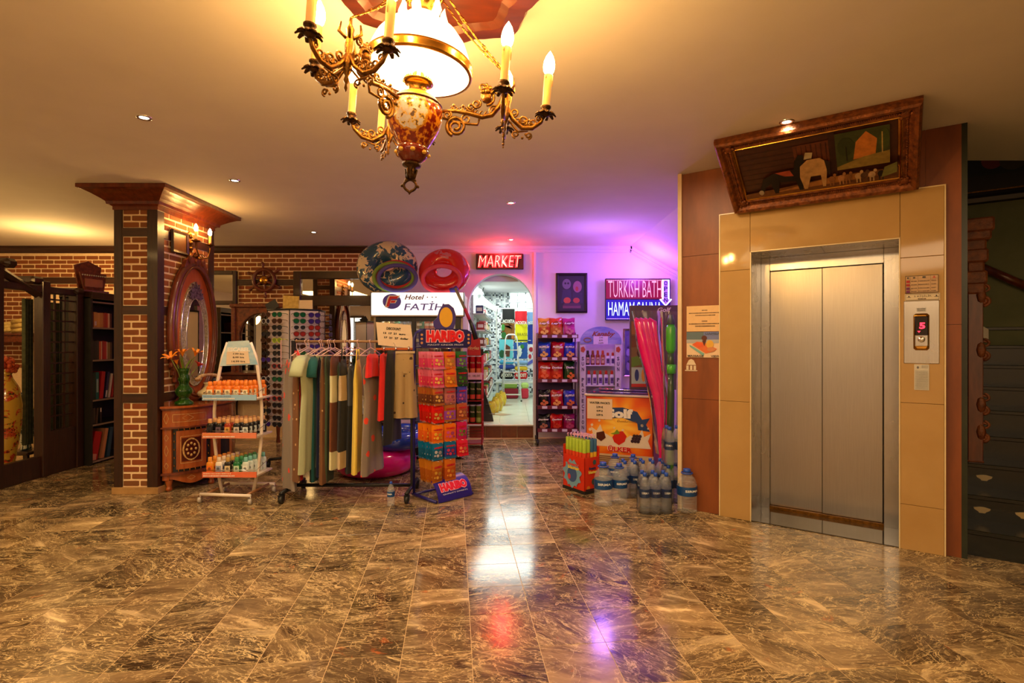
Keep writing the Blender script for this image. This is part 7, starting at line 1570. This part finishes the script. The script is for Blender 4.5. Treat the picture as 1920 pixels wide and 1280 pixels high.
MB().txt('Golf', .1, (.345, -.005, .635), w=.32, h=.10, bold=.006).build('lettering', flat(s2l(240, 236, 226), .3), fz)
MB().txt('Dondurmam', .1, (.44, -.005, .555), w=.20, h=.02, shear=.2).build('lettering', flat(s2l(150, 90, 30), .3), fz)
for m_, k_, dy, bo in ((flat(s2l(240, 220, 200), .3), 1.05, -.006, .010), (flat(s2l(206, 24, 30), .3), 1, -.0075, .004)): MB().txt('ÜLKER', .1, (.37, dy, .262), w=.25 * k_, h=.062 * k_, bold=bo).build('lettering', m_, fz)
wpk = thing('water_price_sheet', 'cream paper sheet headed WATER PACKS taped to the orange freezer', 'sign', FO + Matrix.Rotation(FA, 4, 'Z') @ Vector((.155, -.006, .675)), FA)
MB().bx(-.135, .135, -.002, 0, -.108, .108).build('paper_sheet', paper, wpk)
MB().txt("WATER PACK'S", .1, (0, -.004, .065), w=.22, h=.024, bold=.003).txt('2.99 €', .1, (0, -.004, .02), h=.022, bold=.003).txt('8.99 $', .1, (0, -.004, -.022), h=.022, bold=.003).txt('3.99 ₺', .1, (0, -.004, -.064), h=.022, bold=.003).build('lettering', ink, wpk)
# menu board on the freezer
def FP(x, y, z): return FO + Matrix.Rotation(FA, 4, 'Z') @ Vector((x, y, z))
mn = thing('menu_board', 'tall ice cream price board standing at the back of the freezer', 'menu board', FP(.68, .50, fh_ + .0), R(-4))
MB().bx(-.28, .28, -.0, .05, 0, .95, bev=.006).build('board', mat('brown_menu_board', s2l(96, 74, 84), .35), mn)
MB().txt('Golf', .1, (.10, -.004, .90), w=.15, h=.05, shear=.2, bold=.003).build('lettering', flat(s2l(230, 210, 220), .3), mn)
pc_ = [('r', 0, 0, 1, .05, (190, 50, 30)), ('r', 0, .05, 1, .3, (170, 190, 170)), ('e', .2, .18, .08, .09, (40, 60, 110)), ('e', .45, .18, .08, .10, (220, 150, 50)), ('e', .7, .17, .08, .09, (60, 80, 130)), ('p', [(0, .3), (1, .42), (1, .55), (0, .45)], (96, 130, 40)), ('e', .5, .52, .30, .10, (60, 36, 20)), ('r', .3, .44, .36, .6, (230, 220, 200)), ('r', .5, .44, .56, .6, (230, 220, 200)), ('r', .68, .44, .74, .6, (230, 220, 200)), ('p', [(0, .6), (1, .66), (1, .8), (0, .78)], (110, 60, 30)), ('e', .4, .72, .2, .06, (226, 170, 60)), ('e', .25, .65, .08, .04, (200, 40, 30)), ('p', [(0, .8), (1, .8), (1, 1), (0, 1)], (150, 90, 40)), ('e', .5, .9, .3, .06, (190, 130, 60))]
art('price_poster', pc_, .30, .74, mn, -.002, (120, 90, 50), c=(-.115, .40))
# ---- inflatables in clear plastic
pk = mat('hot_pink_vinyl', s2l(236, 10, 120), .2, c2=s2l(220, 8, 110), coat=.5); gk = mat('bright_green_vinyl', s2l(60, 190, 30), .25, coat=.4); gk2 = mat('dark_green_vinyl', s2l(30, 70, 20), .3, coat=.4); rk2 = mat('red_beads', s2l(180, 14, 24), .3)
IY = 5.20
ip = thing('pink_air_bed', 'folded hot pink air bed in clear plastic standing beside the freezer', 'air bed', (X(1246, IY), IY, 0), R(-8))
for k in range(4):
    o_ = (k - 1.5) * .047
    def pp(px, py, k=k, o_=o_): t = (py - 560) / 320; return (X(px, IY) - X(1246, IY) + o_ * (1.05 - .75 * min(1, t)), .02 * k * (1 - t), Z(py, IY))
    MB().tube([pp(1205, 596), pp(1212, 604), pp(1220, 650), pp(1231, 700), pp(1241, 740), pp(1246, 790), pp(1248, 850), (X(1248, IY) - X(1246, IY) + o_ * .3, 0, .02)], [.014, .046, .056, .054, .048, .042, .040, .036], 10).build('pink_tube', pk, ip)
def wrap(parent, pts, w0, w1):
    MB().grid(lambda u, v: (lambda p: (p[0] + (w0 + (w1 - w0) * v) * math.cos(2 * PI * u) * (1 + .05 * math.sin(9 * u * PI + v * 20)), p[1] + .07 * math.sin(2 * PI * u) * (1 + .1 * math.sin(14 * v)), p[2]))(tuple(pts[min(len(pts) - 2, int(v * (len(pts) - 1)))][i] + (pts[min(len(pts) - 2, int(v * (len(pts) - 1))) + 1][i] - pts[min(len(pts) - 2, int(v * (len(pts) - 1)))][i]) * (v * (len(pts) - 1) - min(len(pts) - 2, int(v * (len(pts) - 1)))) for i in range(3))), 18, 16, cu=True).build('plastic_wrap', plasticwrap, parent)
wrap(ip, [(X(1212, IY) - X(1246, IY), .02, Z(582, IY)), (X(1218, IY) - X(1246, IY), .02, Z(650, IY)), (X(1236, IY) - X(1246, IY), .01, Z(740, IY)), (0, 0, Z(850, IY))], .13, .08)
ig = thing('green_water_gun', 'tall green water blaster in clear plastic beside the pink air bed', 'toy', (X(1258, 5.12), 5.12, 0), R(-8))
def gz(py): return Z(py, 5.12)
MB().tube([(0, 0, gz(662)), (0, 0, gz(655)), (0, 0, gz(616)), (0, 0, gz(608))], [.03, .048, .048, .035], 12).build('bright_block', gk, ig)
MB().tube([(0, 0, gz(608)), (0, 0, gz(590))], [.045, .02], 10).build('grey_top', mat('dull_grey_green', s2l(70, 84, 90), .4), ig)
MB().tube([(0, 0, gz(690)), (0, 0, gz(662))], .036, 10).build('dark_neck', gk2, ig); MB().tube([(.004, 0, gz(700)), (.004, 0, gz(683))], .044, 10).build('bright_block', gk, ig)
MB().tube([(0, 0, gz(700)), (.0, 0, gz(740)), (-.005, 0, gz(790)), (-.005, 0, .40)], [.03, .034, .036, .036], 10).build('dark_tube', gk2, ig); MB().tube([(-.005, 0, .01), (-.005, 0, .40)], .036, 10).build('light_tube', mat('leaf_green_vinyl', s2l(80, 150, 30), .3), ig)
rb = MB()
for k in range(46): rb.ell((.085, .0, gz(560) - k * .024), (.014, .014, .011), 6)
q = rb.build('red_bead_string', rk2, ig); q['kind'] = 'stuff'
wrap(ig, [(0, 0, gz(584)), (0, 0, gz(650)), (0, 0, gz(740)), (0, 0, .25)], .10, .06)
# ---- box of foam water blasters
BO = Vector((X(1096, 4.85), 4.85, 0)); BA = math.atan2(.11, .16)
nb = thing('blaster_box', 'red cardboard floor box with blue splash print full of foam blasters', 'box', BO, BA)
bw_, bd_, bh_ = .185, .30, .33
rb_ = mat('orange_red_card', s2l(222, 56, 20), .4, c2=s2l(206, 44, 14), scale=4)
MB().bx(0, bw_, 0, .006, .03, bh_).build('front_panel', rb_, nb); MB().bx(0, .006, 0, bd_, .03, bh_).build('side_panel', rb_, nb); MB().bx(bw_ - .006, bw_, 0, bd_, .03, bh_ + .09).build('side_panel', rb_, nb); MB().bx(0, bw_, bd_ - .006, bd_, .03, bh_ + .09).build('rear_panel', rb_, nb)
MB().bx(-.004, bw_ + .004, -.004, bd_ + .004, 0, .03).build('black_base', blackp, nb)
spl = [(.5 + .46 * (1 + .14 * math.sin(9 * t)) * math.cos(t), .48 + .48 * (1 + .12 * math.sin(11 * t)) * math.sin(t)) for t in [2 * PI * i / 44 for i in range(44)]]
ao = art('splash_print', [('p', spl, (120, 170, 200)), ('e', .5, .45, .26, .28, (60, 90, 150)), ('e', .35, .35, .08, .1, (200, 60, 60)), ('t', 'foam', .55, .82, .12, (226, 60, 30), .6, .004), ('t', 'blaster', .6, .70, .12, (240, 210, 60), .62, .004)], .26, .26, nb, 0, None)
ao.location = (-.004, .165, .17); ao.rotation_euler = (0, 0, R(-90))
ao = art('blaster_print', [('t', 'foam', .5, .68, .10, (30, 40, 90), .5, .004), ('t', 'blaster', .52, .56, .10, (240, 220, 90), .6, .004), ('e', .65, .86, .12, .08, (60, 90, 90)), ('e', .6, .25, .16, .1, (60, 80, 80)), ('e', .2, .08, .12, .06, (226, 130, 30)), ('r', 0, 0, 1, .04, (20, 20, 40))], .17, .29, nb, -.003, None, c=(.092, .18))
pi_ = 0
grn, orr_, blu, yel, pnk = foam('lime_foam', (170, 200, 50)), foam('orange_foam', (226, 70, 24)), foam('steel_blue_foam', (50, 100, 140)), foam('yellow_foam', (240, 190, 40)), flat(s2l(226, 170, 190))
def blaster(c1, c2):
    return MB().lathe([(.001, 0), (.021, 0), (.021, .34)], 12, 1).lathe([(.0212, .34), (.0212, .455), (.012, .46)], 12, 0).tube([(0, 0, .455), (0, 0, .49)], .005, 5, 2).bx(-.02, .02, -.004, .004, .485, .495, 2).mesh('foam_blaster', [c1, c2, pnk])
gA, gB = blaster(grn, orr_), blaster(blu, yel)
MT = Matrix.Translation(BO) @ Matrix.Rotation(BA, 4, 'Z')
for i in range(4):
    for j in range(6):
        A_ = i < 2; p = MT @ Vector((.030 + i * .042, .035 + j * .046, .032))
        o = link('foam_blaster', gA if A_ else gB, None, p, (0, 0, rnd.uniform(0, 3)))
        tag(o, '%s foam blaster, %s column from left, %s from front, red box' % ('lime and orange' if A_ else 'blue and yellow', ordn[i], ordn[j]), 'foam blaster', 'foam blasters in the red box')
# ---- water bottles by the elevator wall
wbottle(1131, 946, .078, .365, 'big water bottle beside the red blaster box, nearest the box', True, 'big water bottles')
wbottle(1161, 941, .070, .335, 'big water bottle with blue label second from the blaster box', True, 'big water bottles')
wbottle(1153, 0, .070, .335, 'big water bottle standing behind the two left ones', True, 'big water bottles', Y_=5.05)
wbottle(1187, 0, .060, .335, 'medium water bottle behind the packs, before the freezer', True, 'big water bottles', Y_=5.02)
wbottle(1288, 958, .080, .35, 'big water bottle alone at the right against the elevator wall', True, 'big water bottles')
shr = glass_mat('shrink_film', (.95, .95, .97), .10, .12)
def pack(px, Y_, nx, ny, lab, z=0, rz=0, r=.043, h=.325):
    o = thing('water_pack', lab, 'water pack', (X(px, Y_), Y_, z), rz, 'shrink wrapped water packs')
    for i in range(nx):
        for j in range(ny): water_parts(o, r, h, Matrix.Translation(((i - (nx - 1) / 2) * r * 2.04, j * r * 2.04, 0)) @ Matrix.Rotation(rnd.uniform(-.5, .5), 4, 'Z'))
    w_ = nx * r * 1.03; d0, d1 = -r * 1.02, (2 * ny - 1) * r * 1.03; rr = .04
    ring_ = []
    for cx_, cy_, a_ in ((w_ - rr, d0 + rr, -90), (w_ - rr, d1 - rr, 0), (-w_ + rr, d1 - rr, 90), (-w_ + rr, d0 + rr, 180)):
        ring_ += [(cx_ + rr * math.cos(R(a_ + q * 30)), cy_ + rr * math.sin(R(a_ + q * 30))) for q in range(4)]
    MB().grid(lambda u, v: (ring_[int(round(u * 16)) % 16][0] * (1 - (.12 * max(0, v - .7) / .3)), ring_[int(round(u * 16)) % 16][1] * (1 - (.08 * max(0, v - .7) / .3)), .004 + v * h * .92), 16, 6, cu=True).build('shrink_wrap', shr, o)
    return o
pack(1229, 4.34, 3, 2, 'front six pack of water bottles before the elevator wall')
pack(1181, 4.78, 2, 2, 'small four pack of water bottles behind the front pack on its left')
pack(1224, 4.80, 3, 2, 'six pack of water bottles just behind the front pack')
pack(1263, 4.62, 2, 2, 'lower four pack of water bottles in the stack by the cream edge board')
pack(1265, 4.62, 2, 2, 'upper four pack of water bottles on top of the stack', z=.33)
# ================================================================== SHOP GOODS BEYOND THE ARCH
wsh = mat('white_shop_shelf', s2l(226, 230, 222), .35)
su = thing('wall_shelving', 'white shelving along the left shop wall', 'shelving', (SX0, 9.7, .19))
sz_ = [.35, .62, .88, 1.14, 1.40, 1.66]
for k, z in enumerate(sz_):
    MB().bx(.0, .27 - .012 * k, -1.3, 1.5, z - .02, z, bev=.004).build('shelf', wsh, su); MB().bx(.262 - .012 * k, .27 - .012 * k, -1.3, 1.5, z - .03, z + .02).build('shelf_lip', mat('grey_price_strip', s2l(170, 176, 172), .4), su)
for y in (-1.3, .1, 1.46): MB().bx(0, .03, y, y + .03, 0, 1.95).build('upright', wsh, su)
goods = [('red box', (180, 40, 36)), ('brown pouch', (120, 60, 40)), ('green tin', (60, 120, 60)), ('cream jar', (226, 214, 180)), ('crimson packet', (160, 20, 30)), ('yellow packet', (220, 180, 40)), ('pink box', (206, 110, 120)), ('navy box', (40, 50, 110))]
def packet(c, w, d, h): return MB().box((0, 0, h / 2), (w, d, h), 0, bev=.008).bx(-w * .36, w * .36, -d / 2 - .002, -d / 2, h * .3, h * .72, 1).bx(w / 2, w / 2 + .002, -d * .36, d * .36, h * .3, h * .72, 1).mesh('packet', [flat(s2l(*c), .35), flat(s2l(226, 214, 200), .4)])
pm_ = [packet(c, .10, .12, .15) for _, c in goods]
for k, z in enumerate(sz_[:-1] + sz_[-1:]):
    for j in range(9):
        g = (k * 3 + j * 5) % 8
        if k == 5 and j not in (0, 3, 4): continue
        o = link('packet', pm_[g], None, (SX0 + .18 - .012 * k, 8.55 + j * .29, .19 + z), (0, 0, R(rnd.uniform(-8, 8))), (1.2, 1, rnd.uniform(.75, 1.15)))
        tag(o, '%s on the %s shop shelf, %s from the door' % (goods[g][0], ('lowest', 'second', 'third', 'fourth', 'fifth', 'top')[k], ordn[j]), 'packet', 'goods on the white shop shelves')
ylb = MB().grid(lambda u, v: (.11 * math.cos(2 * PI * u) * (.7 + .5 * math.sin(PI * v)) , .07 * math.sin(2 * PI * u) * (.5 + .7 * math.sin(PI * v)), v * .40), 10, 6, cu=True).mesh('yellow_sack', mat('yellow_plastic_sack', s2l(226, 206, 50), .3, c2=s2l(190, 130, 40), scale=9))
for j in range(8):
    o = link('gift_sack', ylb, None, (-.34 + .055 * (j % 3) + .01 * j, 8.9 + j * .25, .19), (0, 0, j * .7), (.62, .7, .55 + .05 * (j % 3))); tag(o, 'yellow plastic sack on the shop floor by the shelves, %s from the door' % ordn[j], 'sack', 'yellow sacks on the shop floor')
bsk = thing('slanted_rack', 'black slanted wire rack just inside the shop doorway on the left', 'rack', (-.50, 8.12, .19), 0)
MB().prism([(-.06, 0), (.22, 0), (.20, .10), (-.02, .78), (-.10, .78)], -.02, .03).build('side_panel', blackp, bsk)
for k in range(5): MB().bx(-.03 + .045 * (4 - k), .05 + .045 * (4 - k), -.06, -.02, .12 + .14 * k, .125 + .14 * k).build('wire_ledge', chrome, bsk)
lmp = thing('white_scoop_shade', 'white curved scoop shade hanging from the shop ceiling', 'lamp', (X(916, 11.5), 11.5, 2.2))
MB().grid(lambda u, v: (-.16 + .34 * v, -.02 + .12 * math.cos(PI * u), .22 * math.sin(PI * u) * (1 - .6 * v) - .16 * v), 12, 8).build('scoop', wsh, lmp); MB().tube([(-.16, 0, .2), (-.1, 0, .38)], .008, 6).build('cord', blackp, lmp)
# hanging towels
TY = 11.6
def towel(name, lab, x0, x1, y0, y1, col, items=(), d=0, cat='towel'):
    Y_ = TY + d * .15; w, h = (x1 - x0) / F * Y_, (y1 - y0) / F * Y_
    o = thing('beach_towel', lab, cat, (X((x0 + x1) / 2, Y_), Y_, Z((y0 + y1) / 2, Y_)), 0, 'beach towels at the back of the shop')
    MB().grid(lambda u, v: ((u - .5) * w, .012 * math.sin(9 * u) * (1 - v), (v - .5) * h), 10, 2).build('cloth', cloth('towel_' + name, s2l(*col)), o)
    if items: art('towel_print', items, w, h, o, -.02, None)
    return o
Wt = (236, 236, 220)
towel('black', 'black towel lettered ACOSTA in the top row of the shop', 942, 965, 579, 605, (20, 22, 20), [('t', 'ACOSTA', .5, .12, .24, Wt, .96, .004)])
towel('red', 'red towel lettered ACOSTA in the top row of the shop', 965.5, 988, 583, 608, (214, 24, 40), [('t', 'ACOSTA', .5, .12, .24, Wt, .96, .004)], d=.02)
towel('lightblue', 'light blue towel at the right end of the top row', 988.5, 1010, 585, 608, (120, 160, 210), [('t', 'ACOSTA', .5, .14, .22, Wt, .9, .004)], d=.03)
towel('tropic', 'brown and green tropical beach hut towel', 941, 965, 605.5, 638, (150, 100, 40), [('e', .15, .3, .2, .2, (30, 110, 40)), ('p', [(.1, .85), (.9, .85), (.8, .65), (.5, .95)], (110, 60, 24)), ('r', .45, .1, .75, .35, (60, 30, 16)), ('e', .1, .75, .14, .2, (60, 150, 50)), ('r', .75, .1, .95, .4, (200, 120, 40))], d=.03)
towel('yellow', 'bright yellow towel lettered BRA with a green stripe', 966, 989, 607, 641, (236, 230, 20), [('t', 'BRASIL', .62, .42, .16, (110, 110, 20), .9), ('r', 0, .06, 1, .12, (30, 60, 20)), ('p', [(.4, .98), (.9, .98), (.9, .82), (.75, .82)], (210, 210, 30))], d=.05)
towel('royal', 'royal blue towel at the right end of the second row', 989.5, 1010, 609, 645, (24, 50, 150), d=.06)
towel('aqua', 'aqua towel with a brown and green figure shape', 936, 962, 636, 672, (110, 214, 226), [('p', [(.4, .1), (.75, .1), (.8, .6), (.5, .75), (.4, .5)], (96, 50, 24)), ('e', .2, .25, .2, .2, (10, 90, 50))], d=-.06)
towel('cobalt', 'cobalt towel with white and green abstract swirls', 963, 989, 642, 672, (40, 90, 170), [('e', .45, .6, .14, .22, (226, 236, 226)), ('e', .62, .75, .14, .14, (40, 130, 40)), ('p', [(.3, .1), (.5, .12), (.62, .4), (.5, .5), (.36, .4)], (220, 230, 220))], d=-.04)
towel('mixed', 'white towel with red and blue patches at the right', 989.5, 1010, 646, 690, (226, 230, 236), [('e', .3, .8, .2, .1, (170, 20, 40)), ('e', .2, .5, .14, .1, (180, 30, 50)), ('p', [(0, .1), (.7, .3), (.5, .4), (0, .25)], (80, 90, 190)), ('e', .6, .6, .2, .08, (60, 80, 190))], d=-.05)
tr2 = thing('towel_rail', 'thin pale rail frame on which the beach towels hang', 'towel rail', (X(965, 11.62), 11.62, .19))
for a in (-.40, .62): MB().bx(a - .012, a + .012, -.01, .01, 0, Z(579, 11.75) - .19 + .03).build('upright', wsh, tr2)
for py in (579, 605, 638): MB().tube([(-.40, 0, Z(py, 11.75) - .19), (.62, 0, Z(py, 11.75) - .19)], .008, 6).build('bar', wsh, tr2)
st2 = thing('towel_table', 'low white table holding folded towels at the back of the shop', 'table', (X(965, 11.9), 11.9, .19))
MB().bx(-.42, .62, -.35, .35, .32, .36, bev=.005).build('table_top', wsh, st2)
for a in (-.38, .58):
    for b_ in (-.3, .3): MB().bx(a - .02, a + .02, b_ - .02, b_ + .02, 0, .32).build('leg', wsh, st2)
for k, (px, py, c, w_, t_, lab) in enumerate(((950, 704, (16, 16, 16), .30, 'ACOSTA', 'black folded towel lettered ACOSTA'), (977, 704, (214, 26, 30), .28, 'ACOST', 'red folded towel lettered ACOST'), (950, 688, (40, 70, 160), .34, None, 'navy folded towel second from the top'), (977, 691, (226, 190, 40), .28, None, 'yellow folded towel with dark dashes'), (950, 679, (70, 170, 210), .32, None, 'turquoise folded towel on top of the left pile'), (978, 680, (130, 170, 210), .3, None, 'pale blue folded towel on top of the right pile'))):
    Y_ = 11.60; zz = Z(py, Y_); hh_ = .15 if t_ else .09
    o = thing('folded_towel', lab, 'towel', (X(px, Y_), Y_ + .12, zz), R(rnd.uniform(-3, 3)), 'folded towels in the shop')
    MB().box((0, 0, 0), (w_, .24, hh_), bev=.03).build('cloth', cloth('folded_%d' % k, s2l(*c)), o)
    if t_: MB().txt(t_, .1, (0, -.124, .01), w=w_ * .85, h=.075, bold=.004).build('lettering', flat(s2l(230, 226, 206)), o)
for k, (px, py, c, lab) in enumerate(((955, 722, (140, 170, 70), 'green folded mat under the ladder'), (984, 721, (190, 220, 120), 'lime folded mat right of the ladder'), (957, 733, (150, 30, 50), 'crimson folded mat near the shop floor'), (984, 733, (210, 50, 70), 'pink folded mat near the shop floor'))):
    o = thing('folded_mat', lab, 'mat', (X(px, 11.45), 11.45, (.30 if k > 1 else .47)), 0, 'folded mats in the shop'); MB().box((0, 0, 0), (.34 if k % 2 == 0 else .16, .12, .12 if k < 2 else .22), bev=.03).build('cloth', cloth('mat_%d' % k, s2l(*c)), o)
# step ladder
lad = thing('step_ladder', 'white aluminium step ladder in front of the towels', 'step ladder', (X(959, 10.9), 10.9, .19))
al = mat('pale_aluminium', s2l(226, 232, 226), .25, .4)
def la(px, py, dy=0): return (X(px, 10.9 + dy) - X(959, 10.9), dy, Z(py, 10.9 + dy) - .19)
hgt = Z(627, 10.9) - .19
MB().tube([(-.20, -.10, .0), (-.125, .12, hgt * .93), (-.10, .14, hgt * .985), (-.06, .14, hgt), (.05, .14, hgt), (.09, .14, hgt * .985), (.115, .12, hgt * .93), (.20, -.10, .0)], .016, 6).build('front_frame', al, lad)
MB().tube([(-.17, .40, 0), (-.12, .16, hgt * .7)], .011, 6).build('rear_leg', al, lad); MB().tube([(.17, .40, 0), (.12, .16, hgt * .7)], .011, 6).build('rear_leg', al, lad)
for k in range(5):
    t = .10 + k * .165; w_ = .19 - .075 * t; MB().bx(-w_, w_, -.10 + .22 * t - .03, -.10 + .22 * t + .05, hgt * t, hgt * t + .02).build('step', al, lad)
for s_ in (-1, 1): MB().ell((s_ * .20, -.10, .02), .02, 6).build('rubber_foot', blackp, lad)
